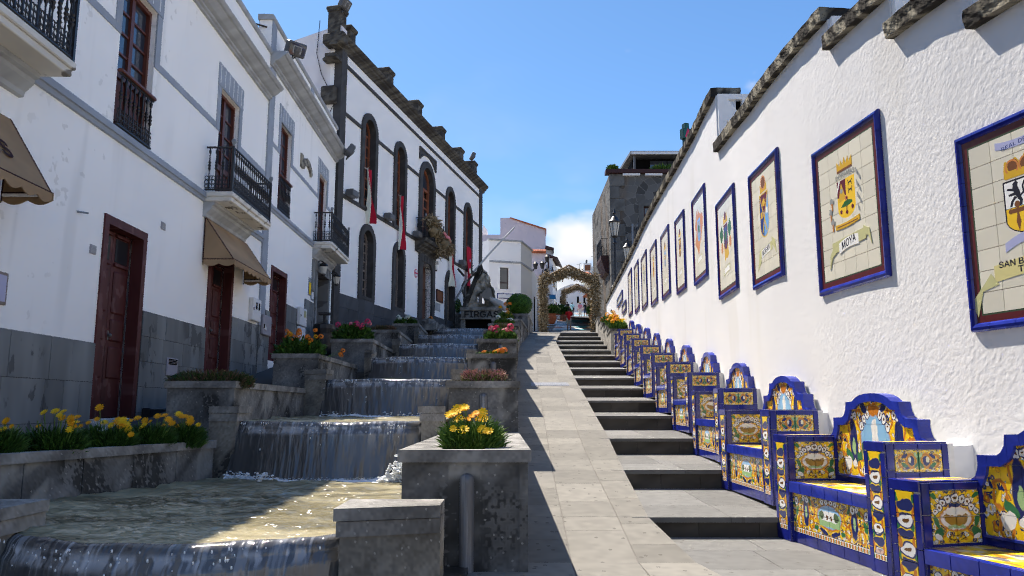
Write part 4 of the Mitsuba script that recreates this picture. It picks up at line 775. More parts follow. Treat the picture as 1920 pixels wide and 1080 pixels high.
# lips, falls, basins
def lip_y(i, s): return 4.98 + 4.1 * i - .42 * (1 - s * s)
def lip_x(i, s): return (-2.11 if i else -2.08) + (1.04 + .012 * i) * s + .028 * i
wat = tag(key_for('water'), kind='structure'); first = True
def wave(x, y): 
    P = np.stack([x * 3.2, y * 4.2, 0 * x], -1); P2 = np.stack([x * 2.0 + .6 * y, y * 7.5, 0 * x], -1); return (meshkit.fbm(P, 3) - .5) * .05 + (meshkit.fbm(P2, 3) - .5) * .055 + (meshkit.fbm(P * 3.3 + 5, 2) - .5) * .018
wm = MB(); blob = trimesh.creation.icosphere(subdivisions=1, radius=1.0); foam = MB(); glint_drops = MB(); rw = np.random.default_rng(12)
for i in range(7):
    s = np.linspace(-1, 1, 121); zl = LIPZ(i); zf = LIPZ(i - 1) - .06 if i else -1.55
    # rolled lip and falling film
    prof = []
    for a in np.linspace(0, 1, 9): ang = a * math.pi / 2; prof.append((.10 * (1 - math.sin(ang)), .09 * (math.cos(ang) - 1)))
    for a in np.linspace(0.05, 1, 26): prof.append((-.03 - .17 * a ** 1.3, -.09 + (zf - zl + .09) * a))
    V = []; UV = []
    for dy, dz in prof:
        t = min(1.0, -dz / (zl - zf)); sx = s * (1 + .07 * t)
        x = lip_x(i, sx); y = lip_y(i, np.clip(s, -1, 1)) + dy; UV.append(np.stack([s, 0 * s + min(1.0, -dz / .65)], 1))
        nz = (meshkit.fbm(np.stack([x * 26, 0 * x + i * 7, 0 * x + dz * 1.8], -1), 3) - .5) * (.022 + .018 * t)
        V.append(np.stack([x, y - nz, zl + dz + (wave(x, y) * .4 if dz > -.03 else 0 * x)], -1))
    V = np.array(V); m, n = V.shape[:2]
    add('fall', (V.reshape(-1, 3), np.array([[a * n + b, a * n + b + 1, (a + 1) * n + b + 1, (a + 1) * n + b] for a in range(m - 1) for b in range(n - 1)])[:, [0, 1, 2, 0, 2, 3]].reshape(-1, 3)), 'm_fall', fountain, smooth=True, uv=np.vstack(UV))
    # stone behind the film, side cheeks
    q0, q1 = float(lip_x(i, -1.0)), float(lip_x(i, 1.0)); yb = PY(i) - .1
    add('weir_wall', MB().box(q0 - .12, q1 + .02, yb - .35, yb, zf - .6, zl - .12), 'm_conc_wet', fountain)
    # wing blocks beside the lip
    yf = 4.93 + 4.1 * i; zt = PZ(i) - .31
    for side, a, b in (('R', q1 - .0, -.45 if i == 0 else -.79), ('L', (-4.75 if i == 0 else XLI[i] - .1), q0 + .0)):
        K_ = [(a, yf - .06), (b, yf + (.12 if side == 'R' else -.0)), (b, yf + .42), (a, yf + .42)] if side == 'R' else [(a, yf + .1), (b, yf - .06), (b, yf + .42), (a, yf + .42)]
        for z0, z1, g, mt in ((zt - .075, zt, .035, 'm_coping'), (zt - .17, zt - .08, .02, 'm_coping'), (zf - .5, zt - .17, 0, 'm_conc_y')):
            mb = MB(); kk = [(K_[0][0] - (g if side == 'R' else 0), K_[0][1] - g), (K_[1][0] + (0 if side == 'R' else g), K_[1][1] - g), (K_[2][0] + (0 if side == 'R' else g), K_[2][1]), (K_[3][0] - (g if side == 'R' else 0), K_[3][1])]
            quadbox(mb, kk, z0, z1); add('wing_coping' if mt == 'm_coping' else 'wing_wall', mb, mt, fountain)
    # basin surface behind this lip, up to the foot of the next fall
    yn = 5.2 + 4.1 * (i + 1) if i < 6 else 33.2
    for xx, dx in ((np.linspace(0, 1, 120), 0),):
        ys_ = np.linspace(0, 1, 110); V = []
        for b in ys_:
            y0 = lip_y(i, np.clip(2 * xx - 1, -1, 1)) + .10; y = y0 + (yn - y0) * b
            xl = np.interp(y0 * 0 + (y0 + (yn - y0) * b), [5, 8.9], [-4.35, -3.28]) if i == 0 else XLI[i] * np.ones_like(xx)
            t = min(1, b * 5); x = (1 - t) * lip_x(i, 2 * xx - 1) + t * (xl + (-.80 - xl) * xx)
            V.append(np.stack([x, y, zl + wave(x, y) * (.4 + .6 * t) + .03 * np.clip((y - yn + 1.0), 0, 1) * (meshkit.fbm(np.stack([x * 7, y * 7, 0 * x], -1), 2) - .2)], -1))
        V = np.array(V); m, n = V.shape[:2]
        wm.raw(V.reshape(-1, 3), [[a * n + b, a * n + b + 1, (a + 1) * n + b + 1, (a + 1) * n + b] for a in range(m - 1) for b in range(n - 1)])
    # white water at the foot of the next fall
    if i < 6:
        nb = [520, 160, 110, 70, 50, 40][i]; yF = lambda x: 4.98 + 4.1 * (i + 1) - .42 * (1 - np.clip((x - lip_x(i + 1, 0)) / 1.08, -1, 1) ** 2) - .21
        x = rw.uniform(lip_x(i + 1, -1.0), min(-.82, lip_x(i + 1, 1.0) + .15), nb); y = yF(x) - np.abs(rw.normal(0, .09, nb))
        nx, nc = 420, 11; xs = np.linspace(lip_x(i + 1, -1.05), min(-.82, float(lip_x(i + 1, 1.0)) + .15), nx); V = []
        for c_ in range(nc):
            s_ = c_ / (nc - 1); wv = (.10 + .26 * meshkit.noise(np.stack([xs * 2.3, 0 * xs + i, 0 * xs], -1))); yy = yF(xs) + .08 - s_ * wv * (1.5 if i == 0 else 1.0)
            q = np.stack([xs * 9, yy * 9, 0 * xs + i], -1); hh = np.sin(math.pi * min(1, s_ * 1.1 + .12)) ** .8 * (.025 + .085 * np.clip(meshkit.fbm(q * .35, 3) - .3, 0, 1)) + (meshkit.fbm(q * 3, 3) - .5) * .05 * (1 - s_ * .6)
            V.append(np.stack([xs, yy + (meshkit.fbm(q * 1.5 + 4, 2) - .5) * .08, zl - .012 + hh * (1 - s_ ** 4) - .03 * s_ ** 4], -1))
        V = np.array(V); foam.raw(V.reshape(-1, 3), [[a * nx + b, a * nx + b + 1, (a + 1) * nx + b + 1, (a + 1) * nx + b] for a in range(nc - 1) for b in range(nx - 1)])
        amp = .35 + .65 * (meshkit.noise(np.stack([x * 3.1, 0 * x + i, 0 * x], -1)) > .45)
        h = .02 + rw.uniform(0, 1, nb) ** 2 * .06 * amp; r = rw.uniform(.003, .012, nb) * amp
        if i == 0:
            N_ = 1500; t = rw.uniform(0, 1, N_); x = np.concatenate([x, -1.36 + .50 * t + rw.normal(0, .03, N_)]); y = np.concatenate([y, 8.40 + rw.normal(0, .06, N_)])
            h = np.concatenate([h, rw.uniform(0, 1, N_) ** 1.3 * (.05 + .24 * np.exp(-((t - .42) / .13) ** 2))]); r = np.concatenate([r, rw.uniform(.004, .018, N_)])
            for (x0, z0, x1, z1) in ((-1.18, .12, -.92, .27), (-1.30, .05, -1.26, .19), (-2.63, .02, -2.55, .1), (-.98, .06, -.86, .13)):
                t = np.linspace(0, 1, 26); foam_n = rw.normal(0, .008, (26, 3))
                x = np.concatenate([x, x0 + (x1 - x0) * t + foam_n[:, 0]]); y = np.concatenate([y, 8.3 + foam_n[:, 1]]); h = np.concatenate([h, z0 + (z1 - z0) * t ** .8 + foam_n[:, 2]]); r = np.concatenate([r, (.017 - .009 * t) * rw.uniform(.6, 1.3, 26)])
        for a, b, c, d in zip(x, y, h, r):
            sc = np.array([d * rw.uniform(.8, 1.8), d * rw.uniform(.8, 1.6), d * rw.uniform(.5, 1.0)]); foam.raw(blob.vertices * sc + [a, b, zl + .01 + c], blob.faces)
    # white beads at the lip, added as sun sparkles among the flung water
    nd = [70, 90, 90, 90, 80, 70, 70][i]; cl = rw.uniform(-1, 1, 14); sx = np.clip(cl[rw.integers(0, 14, nd)] + rw.normal(0, .07, nd), -1, 1); t = np.abs(rw.normal(0, .09, nd)) + (rw.uniform(0, 1, nd) > .93) * rw.uniform(0, .8, nd)
    for a, b in zip(sx, t):
        d = rw.uniform(.002, .006) * (1 + .12 * i); glint_drops.raw(blob.vertices * [d, d, d * 1.9] + [float(lip_x(i, a)), float(lip_y(i, a)) - .05 - .11 * min(1, b * 4), zl - .015 - b * .5], blob.faces)
scene[wat] = shape(wm, 'm_water', smooth=True)
add('foam', foam, 'm_foam', wat, smooth=True, kind='stuff'); add('glint_drops', glint_drops, 'm_foam', wat, smooth=True, kind='stuff')
add('basin_floor', MB().box(-5, -.4, -6, 5.2, -2.6, -1.6), 'm_conc_wet', fountain)
mb = MB()
for i in range(8): mb.box(-4.0, -.3, PY(i) - .3, PY(i) + 4.0, -2.6, LIPZ(i) - .3)
add('basin_core', mb, 'm_conc_wet', fountain)
# ---- the monument at the head of the cascade
mon = thing('monument', 'rugged grey stone arch monument with a slanting pole above the lettered fountain head', 'monument')
Ym = 33.5
add('plinth', MB().mesh(chbox(-2.27, -.42, Ym, Ym + 2.2, 4.18, 4.32, .02)).box(-2.22, -.47, Ym + .05, Ym + 2.2, 3.84, 4.18).mesh(chbox(-2.27, -.42, Ym - .03, Ym + .4, 3.80, 3.86, .01)), 'm_mon', mon)
add('plinth_side', MB().box(-2.22, -2.03, Ym + .03, Ym + 2, 2.8, 3.8), 'm_mon', mon); add('plinth_side', MB().box(-.62, -.45, Ym + .03, Ym + 2, 2.8, 3.8), 'm_mon', mon)
add('outlet', MB().box(-2.03, -.62, Ym + .35, Ym + .4, 2.9, 3.8), 'm_dark', mon)
tm = meshkit.text_mesh('FIRGAS', .26, .03, bold=True); w_ = tm.bounds[1, 0]; v = tm.vertices
add('lettering', (np.stack([-2.10 + v[:, 0] * 1.52 / w_, Ym + .05 - v[:, 2], 3.89 + v[:, 1]], 1), tm.faces), 'm_mon_dark', mon)
bsdf('m_mon', conc((0.20, 0.19, 0.165), .7), 0.85, 0.2); bsdf('m_mon_dark', (0.028, 0.027, 0.025), 0.9, 0.1)
out = Polygon([(-2.2, 4.3), (-1.97, 4.85), (-1.62, 5.55), (-1.42, 6.05), (-1.28, 6.12), (-1.12, 5.95), (-.98, 5.55), (-.84, 5.2), (-.74, 4.8), (-.70, 4.3)])
hole = Polygon([(-1.60, 4.62), (-1.56, 4.95), (-1.42, 5.1), (-1.28, 5.05), (-1.18, 4.85), (-1.12, 4.6), (-1.25, 4.52), (-1.45, 4.55)])
tm_ = trimesh.creation.extrude_polygon(out.difference(hole), .75, engine='earcut').subdivide_to_size(.09, 12); tm_.merge_vertices(); v, f = np.array(tm_.vertices), np.array(tm_.faces)
v = np.stack([v[:, 0], Ym + .5 + v[:, 2], v[:, 1]], 1); tm_ = trimesh.Trimesh(v, f, process=False); nn = tm_.vertex_normals
ed = 1 - 2 * np.abs((v[:, 1] - Ym - .875) / .75)
v = v + nn * ((meshkit.fbm(v * 3.1, 4) - .5) * .34 + (meshkit.fbm(v * 9, 3) - .5) * .13)[:, None]; 
add('rock_arch', (v, f), 'm_sculpt', mon, smooth=35)
add('slanted_slab', MB().raw(*(lambda V: (V, BOXF))([[-2.2, Ym + .25, 4.32], [-1.98, Ym + .25, 4.32], [-1.98, Ym + .6, 4.32], [-2.2, Ym + .6, 4.32], [-1.47, Ym + .25, 6.2], [-1.30, Ym + .25, 6.2], [-1.30, Ym + .6, 6.2], [-1.47, Ym + .6, 6.2]])), 'm_mon_dark2', mon)
bsdf('m_mon_dark2', conc((0.055, 0.052, 0.046)), 0.9, 0.1)
add('pole', MB().tube([[-1.72, Ym + .3, 5.9], [-.9, Ym + .3, 6.85], [.12, Ym + .3, 7.95]], [.045, .04, .035], 8), 'm_steel', mon, smooth=40)
tt = np.linspace(0, 1, 14)
add('curved_horn', MB().tube(np.stack([-2.0 + .95 * tt, Ym + .15 + 0 * tt, 5.42 + .42 * np.sin(tt * 2.6) + .12 * tt], 1), np.linspace(.05, .018, 14), 7).tube(np.stack([-2.02 - .16 * np.sin(tt * 3), Ym + .1 + 0 * tt, 4.75 + .75 * tt], 1), np.linspace(.03, .05, 14), 6), 'm_mon_dark2', mon, smooth=40)
add('curved_horn', MB().tube(np.stack([-1.62 + .16 * np.cos(tt * 4.5 + 2), Ym + .2 + 0 * tt, 6.05 + .16 * np.sin(tt * 4.5 + 2)], 1), .022, 6), 'm_mon_dark2', mon, smooth=40)
add('curved_horn', MB().tube(np.stack([-1.55 + .25 * np.sin(tt * 2), Ym + .2 + 0 * tt, 5.55 + .6 * tt], 1), np.linspace(.05, .025, 14), 6), 'm_mon_dark2', mon, smooth=40)
add('leaning_bar', MB().tube([[-1.98, Ym + .1, 5.5], [-2.5, Ym + .05, 4.6]], .045, 6), 'm_plastic_grey', mon)
add('short_bar', MB().tube([[-2.38, Ym + .2, 6.05], [-2.1, Ym + .2, 5.72]], .05, 6), 'm_mon_dark2', mon)
# a pale whale-tail shaped stone leaning in the arch
pts = [[-.30, Ym + .05, 4.18], [-.42, Ym + .1, 4.42], [-.62, Ym + .15, 4.60], [-.86, Ym + .2, 4.72], [-1.02, Ym + .2, 4.9]]
wl = trimesh.Trimesh(*MB().tube(np.array([[-.28, Ym, 4.16], [-.36, Ym, 4.3], [-.5, Ym + .05, 4.45], [-.68, Ym + .1, 4.55], [-.88, Ym + .12, 4.66], [-.98, Ym + .12, 4.8]]), [.05, .14, .17, .155, .12, .1], 12).get(), process=False)
tail = MB(); tl = Polygon([(-.93, 4.68), (-1.28, 4.75), (-1.32, 4.86), (-1.18, 5.06), (-1.02, 5.16), (-.93, 5.12), (-.9, 4.9), (-.84, 4.62)])
tail.poly(tl.buffer(.02), Ym + .02, Ym + .16)
add('tail_stone', MB().mesh(wl), 'm_whale', mon, smooth=60); add('tail_fluke', tail, 'm_whale2', mon)
bsdf('m_whale2', (0.20, 0.19, 0.17), 0.8, 0.2)
# ---------------------------------------------------------------- painted tile patterns (flat print on glazed tiles)
YL, OR, NV, GR, WH, SB, CR, LG, BR = (0.74, 0.49, 0.015), (0.46, 0.16, 0.02), (0.018, 0.026, 0.12), (0.03, 0.15, 0.06), (0.70, 0.71, 0.70), (0.22, 0.43, 0.66), (0.66, 0.62, 0.42), (0.30, 0.46, 0.22), (0.13, 0.06, 0.02)
def motif(asp, base, items, edge=None):
    def fn(p, n, uv):
        x = (uv.x - 0.5) * asp; y = uv.y; k1 = n2(x * 7 + 3, y * 7); k2 = n2(x * 23, y * 23 + 5)
        a = dr.abs(x) + 0.045 * (k1 - 0.5) + 0.02 * (k2 - 0.5); yy = y + 0.04 * (k2 - 0.5)
        c = mi.Color3f(base) * (0.86 + 0.28 * k1)
        for it in items:
            s, cx, cy, rx, ry, ang, col = it; dx, dy = a - cx, yy - cy
            if ang: ca, sa = math.cos(ang), math.sin(ang); dx, dy = dx * ca + dy * sa, dy * ca - dx * sa
            r = dr.sqrt(dr.square(dx / rx) + dr.square(dy / ry))
            if s == 'e': m = smoothstep(1.08, 0.92, r)
            elif s == 'r': m = smoothstep(0.24, 0.12, dr.abs(r - 1))
            elif s == 'b': m = smoothstep(1.03, 0.97, dr.maximum(dr.abs(dx / rx), dr.abs(dy / ry)))
            elif s == 'f': m = smoothstep(1.08, 0.92, r); c = mix(c, NV, smoothstep(1.35, 1.2, r)); c = mix(c, col, m); col = BR; m = smoothstep(0.42, 0.3, r)
            c = mix(c, col, m)
        # the small scrolls, leaves and flowers between the main figures
        quiet = smoothstep(0.0, 0.12, dr.abs(c.x - base[0] * (0.86 + 0.28 * k1)) + dr.abs(c.y - base[1] * (0.86 + 0.28 * k1)))
        for sc_, of in ((8.0, 3.0), (13.0, 7.7)):
            v = voronoi(a * sc_ + of, yy * sc_ + of); d = v[0]; h = v[2] * 5
            col = mix(mix(GR, OR, smoothstep(1.4, 1.5, h)), mix(NV, WH, smoothstep(3.6, 3.7, h)), smoothstep(2.4, 2.5, h))
            c = mix(c, mix(col, NV, smoothstep(0.30, 0.36, d)), (1 - quiet) * smoothstep(0.42, 0.36, d) * smoothstep(0.35, 0.4, v[2] + 0.0))
            c = mix(c, YL, (1 - quiet) * smoothstep(0.15, 0.1, d) * smoothstep(0.35, 0.4, v[2]))
        if edge: e = dr.maximum(dr.abs(x) / (asp / 2), dr.abs(y - .5) * 2 - 0.0); c = mix(c, edge, smoothstep(0.955, 0.975, dr.abs(y - .5) * 2))
        return c
    return fn
def tilepat(name, *a): bsdf(name, motif(*a), 0.16, 0.5)
tilepat('m_t_front', 4.2, YL, [('r', .95, .62, .17, .22, 0, OR), ('r', .98, .25, .14, .16, 0, OR), ('r', 1.58, .66, .15, .2, 0, OR), ('r', 1.62, .22, .16, .16, 0, OR), ('r', 2.0, .45, .13, .25, 0, GR),
    ('e', 1.28, .5, .16, .40, 0, NV), ('e', 1.28, .52, .06, .17, 0, LG), ('e', 1.05, .84, .14, .06, .7, GR), ('e', 1.5, .84, .14, .06, -.7, GR), ('f', 1.22, .86, .1, .1, 0, WH), ('f', 1.42, .9, .08, .08, 0, WH), ('f', 1.85, .78, .1, .1, 0, WH), ('e', 1.8, .5, .08, .16, .5, GR),
    ('e', 0, .52, .68, .36, 0, OR), ('e', 0, .52, .62, .31, 0, SB), ('b', 0, .44, .56, .18, 0, LG), ('b', .1, .54, .32, .13, 0, WH), ('e', .38, .55, .12, .12, 0, (0.08, .12, .06)), ('b', .1, .5, .05, .06, 0, BR), ('f', .12, .92, .09, .07, 0, WH), ('f', .34, .9, .09, .07, 0, WH), ('e', .3, .1, .24, .06, .3, NV), ('e', .7, .16, .12, .07, 0, GR)])
tilepat('m_t_arm', 1.1, YL, [('r', .36, .28, .10, .15, 0, OR), ('e', .42, .2, .09, .12, .5, GR), ('e', .45, .42, .05, .12, -.3, GR), ('e', .43, .13, .08, .05, .5, WH), ('e', 0, .47, .37, .25, 0, OR), ('e', 0, .47, .34, .215, 0, WH), ('e', .05, .42, .19, .10, .2, (0.30, .17, .03)), ('e', .2, .5, .07, .05, 0, (0.30, .17, .03)), ('b', .0, .31, .2, .025, 0, LG),
    ('f', 0, .85, .07, .07, 0, WH), ('f', .15, .83, .07, .07, 0, WH), ('f', .28, .77, .07, .07, 0, WH), ('f', .37, .68, .065, .065, 0, WH), ('f', .45, .6, .055, .055, 0, WH), ('e', .47, .9, .09, .04, .7, GR), ('b', 0, .72, .13, .03, 0, NV), ('r', .05, .11, .13, .05, 0, BR)])
tilepat('m_t_wide', 2.7, YL, [('r', .42, .5, .25, .3, 0, OR), ('e', .42, .5, .19, .23, 0, NV), ('e', .5, .55, .09, .13, 0, CR), ('e', 0, .5, .1, .4, 0, GR), ('e', .14, .75, .14, .08, .8, LG), ('e', .16, .3, .16, .07, -.8, GR), ('r', .95, .5, .2, .26, 0, OR), ('e', .78, .72, .2, .08, -.5, NV), ('e', .8, .3, .22, .09, .5, GR), ('e', 1.08, .5, .09, .09, 0, BR), ('e', .66, .18, .12, .06, 0, NV)])
tilepat('m_t_strip', 0.15, CR, [('b', 0, .5, .09, .6, 0, YL)] + [q for k in range(4) for q in (('e', 0, .125 + .25 * k, .055, .05, 0, NV), ('f', 0, .25 * k, .05, .05, 0, WH), ('e', .052, .06 + .25 * k, .014, .05, 0, OR), ('e', .052, .19 + .25 * k, .014, .04, 0, GR))])
tilepat('m_t_back', 2.0, YL, [('r', .62, .62, .10, .12, 0, OR), ('r', .38, .75, .09, .1, 0, OR), ('r', .85, .42, .09, .12, 0, OR), ('r', .40, .16, .1, .1, 0, OR), ('r', .78, .12, .09, .09, 0, OR), ('e', .58, .45, .11, .30, 0, NV), ('e', .58, .40, .05, .10, 0, LG), ('e', .58, .2, .05, .05, 0, WH), ('e', .72, .3, .1, .05, .6, GR), ('e', .44, .3, .1, .05, -.6, GR), ('e', .75, .2, .09, .08, 0, WH), ('f', .58, .78, .05, .045, 0, WH), ('f', .5, .8, .04, .04, 0, WH), ('f', .66, .79, .04, .04, 0, WH),
    ('e', 0, .46, .40, .36, 0, OR), ('e', 0, .46, .37, .33, 0, SB), ('b', 0, .26, .36, .12, 0, LG), ('b', .0, .45, .07, .22, 0, WH), ('e', .0, .7, .05, .05, 0, WH), ('b', .2, .33, .14, .09, 0, WH), ('e', .3, .38, .06, .1, 0, (.05, .11, .05)), ('f', .16, .80, .05, .05, 0, WH), ('f', .26, .74, .05, .05, 0, WH), ('f', .34, .66, .05, .05, 0, WH), ('e', 0, .86, .13, .07, 0, OR), ('e', .25, .88, .09, .05, .5, NV), ('f', .33, .12, .05, .05, 0, WH)])
bsdf('m_t_seat', lambda p, n, uv: mix(mix(YL, CR, smoothstep(0.35, 0.7, n2(uv.x * 14, uv.y * 7))), mix(NV, OR, smoothstep(0.4, 0.6, n2(uv.x * 9, uv.y * 5))), 0.75 * smoothstep(0.52, 0.72, n2(uv.x * 17 + 9, uv.y * 9))), 0.14, 0.5)
bsdf('m_t_border', lambda p, n, uv: mix(WH, mix(GR, OR, smoothstep(0.4, 0.6, dr.abs(dr.sin(uv.x * 25)))), smoothstep(0.25, 0.45, dr.abs(dr.sin(uv.x * 50)) * smoothstep(0.5, 0.2, dr.abs(uv.y - .5)))), 0.2, 0.5)
# ---------------------------------------------------------------- tiled benches
FACE = {'front': lambda a, b, h: (a, h, b), 'near': lambda a, b, h: (h, -a, b), 'top': lambda a, b, h: (a, -b, h)}
def tile(face, a0, a1, b0, b1, h0, th=.009, uvr=None, g=.0014, bev=.002):
    V, T = [], []
    for (a, b, h, e) in [(x, y, z, e) for z, e in ((h0, 0), (h0 + th, bev)) for x, y in ((0, 0), (1, 0), (1, 1), (0, 1))]:
        A = a0 + g + e if a == 0 else a1 - g - e; B = b0 + g + e if b == 0 else b1 - g - e; V.append(FACE[face](A, B, h)); T.append((A, B))
    T = np.array(T)
    if uvr: T = (T - [uvr[0], uvr[2]]) / [uvr[1] - uvr[0], uvr[3] - uvr[2]]
    return np.array(V), BOXF, T
def tile_poly(poly, w0, th, uvr):
    mb = MB().poly(poly, w0, w0 + th); v, f = mb.get(); T = (v[:, [0, 2]] - [uvr[0], uvr[2]]) / [uvr[1] - uvr[0], uvr[3] - uvr[2]]; return v, f, T
PROTO = []                                                # (name, material, (v, f, uv))
def put(nm, mt, t): PROTO.append((nm, mt, t))
def row(nm, mt, face, a0, a1, n, b0, b1, m, h, uvr=None, th=.009):
    for i in range(n):
        for j in range(m): put(nm, mt, tile(face, a0 + (a1 - a0) * i / n, a0 + (a1 - a0) * (i + 1) / n, b0 + (b1 - b0) * j / m, b0 + (b1 - b0) * (j + 1) / m, h, th, uvr))
LB, AT, HA, SZ, DP = 1.67, .25, .885, .50, .46
for a in (0.0, LB - AT):
    row('blue_tile', 'm_blue', 'front', a, a + .05, 1, .0, .82, 5, 0); row('blue_tile', 'm_blue', 'front', a + .20, a + AT, 1, .0, .81, 5, 0)
    row('strip_tile', 'm_t_strip', 'front', a + .05, a + .20, 1, .13, .82, 5, 0, (a + .05, a + .20, .13, .82)); row('border_tile', 'm_t_border', 'front', a + .05, a + .20, 1, .09, .13, 1, 0, (a, a + .5, .09, .13)); row('blue_tile', 'm_blue', 'front', a + .05, a + .20, 1, 0, .09, 1, 0)
    row('blue_tile', 'm_blue', 'front', a, a + AT, 1, .82, HA, 1, 0)
    row('blue_tile', 'm_blue', 'top', a, a + .05, 1, 0, DP, 3, HA - .009); row('blue_tile', 'm_blue', 'top', a + .20, a + AT, 1, 0, DP, 3, HA - .009); row('blue_tile', 'm_blue', 'top', a + .05, a + .20, 1, 0, .06, 1, HA - .009); row('arm_top_tile', 'm_t_seat', 'top', a + .05, a + .20, 1, .06, DP, 2, HA - .009, (0, 1.2, 0, .5))
# inner face of the far arm
row('blue_tile', 'm_blue', 'near', 0, .06, 1, SZ, HA - .01, 2, AT); row('blue_tile', 'm_blue', 'near', .42, DP, 1, SZ, HA - .01, 2, AT); row('blue_tile', 'm_blue', 'near', .06, .42, 2, .83, HA - .01, 1, AT); row('blue_tile', 'm_blue', 'near', .06, .42, 2, SZ, .52, 1, AT)
row('arm_tile', 'm_t_arm', 'near', .06, .42, 2, .52, .83, 2, AT, (.06, .42, .52, .83)); row('blue_tile', 'm_blue', 'near', 0, .06, 1, 0, SZ, 3, AT)
# outer face of the near arm
row('blue_tile', 'm_blue', 'near', 0, .06, 1, 0, HA - .01, 5, LB); row('blue_tile', 'm_blue', 'near', .41, DP, 1, 0, HA - .01, 5, LB); row('blue_tile', 'm_blue', 'near', .06, .41, 2, .835, HA - .01, 1, LB)
row('wide_tile', 'm_t_wide', 'near', .06, .41, 2, .685, .835, 1, LB, (.06, .41, .685, .835)); row('blue_tile', 'm_blue', 'near', .06, .41, 2, .46, .685, 2, LB); row('blue_tile', 'm_blue', 'near', .06, .41, 2, 0, .46, 3, LB)
# seat
ua, ub = AT, LB - AT
row('front_tile', 'm_t_front', 'front', ua, ub, 8, .13, .41, 2, -.03, (ua, ub, .13, .41)); row('border_tile', 'm_t_border', 'front', ua, ub, 6, .09, .13, 1, -.03, (0, .6, .09, .13)); row('blue_tile', 'm_blue', 'front', ua, ub, 6, .0, .09, 1, -.03)
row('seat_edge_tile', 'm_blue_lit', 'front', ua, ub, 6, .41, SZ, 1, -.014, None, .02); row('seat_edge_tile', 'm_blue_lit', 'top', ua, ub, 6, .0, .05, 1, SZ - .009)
row('seat_tile', 'm_t_seat', 'top', ua, ub, 8, .05, DP, 3, SZ - .009, (ua, ub, .05, DP))
# back with its stepped ogee outline
half = [(.20, 0), (.232, .02), (.252, .06), (.26, .10), (.258, .15), (.40, .155), (.432, .175), (.458, .215), (.468, .28), (.565, .285), (.615, .315), (.68, .336), (.76, .347), (.835, .35)]
outl = Polygon([(.14, SZ), (.14, HA)] + [(u, HA + z) for u, z in half] + [(LB - u, HA + z) for u, z in half[::-1]] + [(LB - .14, HA), (LB - .14, SZ)])
inner = outl.buffer(-.065, join_style='mitre').intersection(sbox(ua, SZ + .05, ub, 2)); bk = outl.intersection(sbox(ua, SZ, ub, 2)).union(outl.intersection(sbox(0, HA, LB, 2)))
uvr = (ua + .05, ub - .05, SZ + .03, 1.2)
for i in range(8):
    for j in range(5):
        q = inner.intersection(sbox(ua + (ub - ua) * i / 8 + .0014, SZ + .05 + .146 * j + .0014, ua + (ub - ua) * (i + 1) / 8 - .0014, SZ + .05 + .146 * (j + 1) - .0014))
        if not q.is_empty and q.area > 2e-4:
            for g in getattr(q, 'geoms', [q]): put('back_tile', 'm_t_back', tile_poly(g, -DP, .009, uvr))
rim = bk.difference(inner); cuts = [.1, .235, .33, .415, .475, .565, .66, .76, .835]; cuts = cuts + [LB - c for c in cuts[::-1][1:]]
for a, b in zip(cuts, cuts[1:]):
    q = rim.intersection(sbox(a + .001, SZ + .05, b - .001, 2))
    for g in getattr(q, 'geoms', [q]):
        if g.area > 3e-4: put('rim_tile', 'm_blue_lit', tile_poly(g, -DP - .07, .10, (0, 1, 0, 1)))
for i in range(6): put('blue_tile', 'm_blue', tile('front', ua + (ub - ua) * i / 6, ua + (ub - ua) * (i + 1) / 6, SZ, SZ + .05, -DP))
CORE = MB().box(.003, AT - .003, -DP - .05, -.004, 0, HA - .009).box(LB - AT + .003, LB - .003, -DP - .05, -.004, 0, HA - .009).box(AT - .01, LB - AT + .01, -DP, -.034, 0, SZ - .009).poly(bk.buffer(-.004), -DP - .08, -DP - .003)
BACKING = MB().sweep([(-DP - .05, -.3), (-DP - .05, HA - .03), (-DP - .45, HA - .01), (-DP - .45, -.3)], .02, LB - .02)
core_shape = shape(CORE, 'm_grout_white'); back_shape = shape(BACKING, 'm_stucco')
proto_shapes = [(nm, mt, mikit.ply((v, f), mt, uv=uv)) for nm, mt, (v, f, uv) in PROTO]
joined = {}
for nm, mt, (v, f, uv) in PROTO:
    J = joined.setdefault(nm, [mt, [], [], [], 0]); J[1].append(v); J[2].append(np.asarray(f) + J[4]); J[3].append(uv); J[4] += len(v)
joined = {nm: (mt, mikit.ply((np.vstack(a), np.vstack(b)), mt, uv=np.vstack(c))) for nm, (mt, a, b, c, _) in joined.items()}
BDIR = [.27, .125, .02, -.035, -.05] + [-.058] * 6
BX = [2.37, 2.335, 2.40, 2.555, 2.68, 2.79, 2.90, 3.02, 3.14, 3.25, 3.37]
BY = [5.02] + [7.07 + 2.05 * i for i in range(10)]
BZ = [-1.32, -1.117, -.90, -.645, -.362, -.085, .215, .53, .865, 1.185, 1.515]
WHO = ['nearest tiled bench, cut off by the right picture edge', 'second tiled bench from the near end of the row', 'third tiled bench from the near end, at the second stair riser', 'fourth tiled bench from the near end of the row', 'fifth tiled bench from the near end of the row',
       'sixth tiled bench from the near end of the row', 'seventh tiled bench, about midway up the stairs', 'fifth tiled bench counted from the top of the row', 'third tiled bench counted down from the top of the row', 'second tiled bench counted down from the top of the row', 'topmost tiled bench, next to the flower planters']
WHO[7] = 'fourth tiled bench counted down from the top of the row'
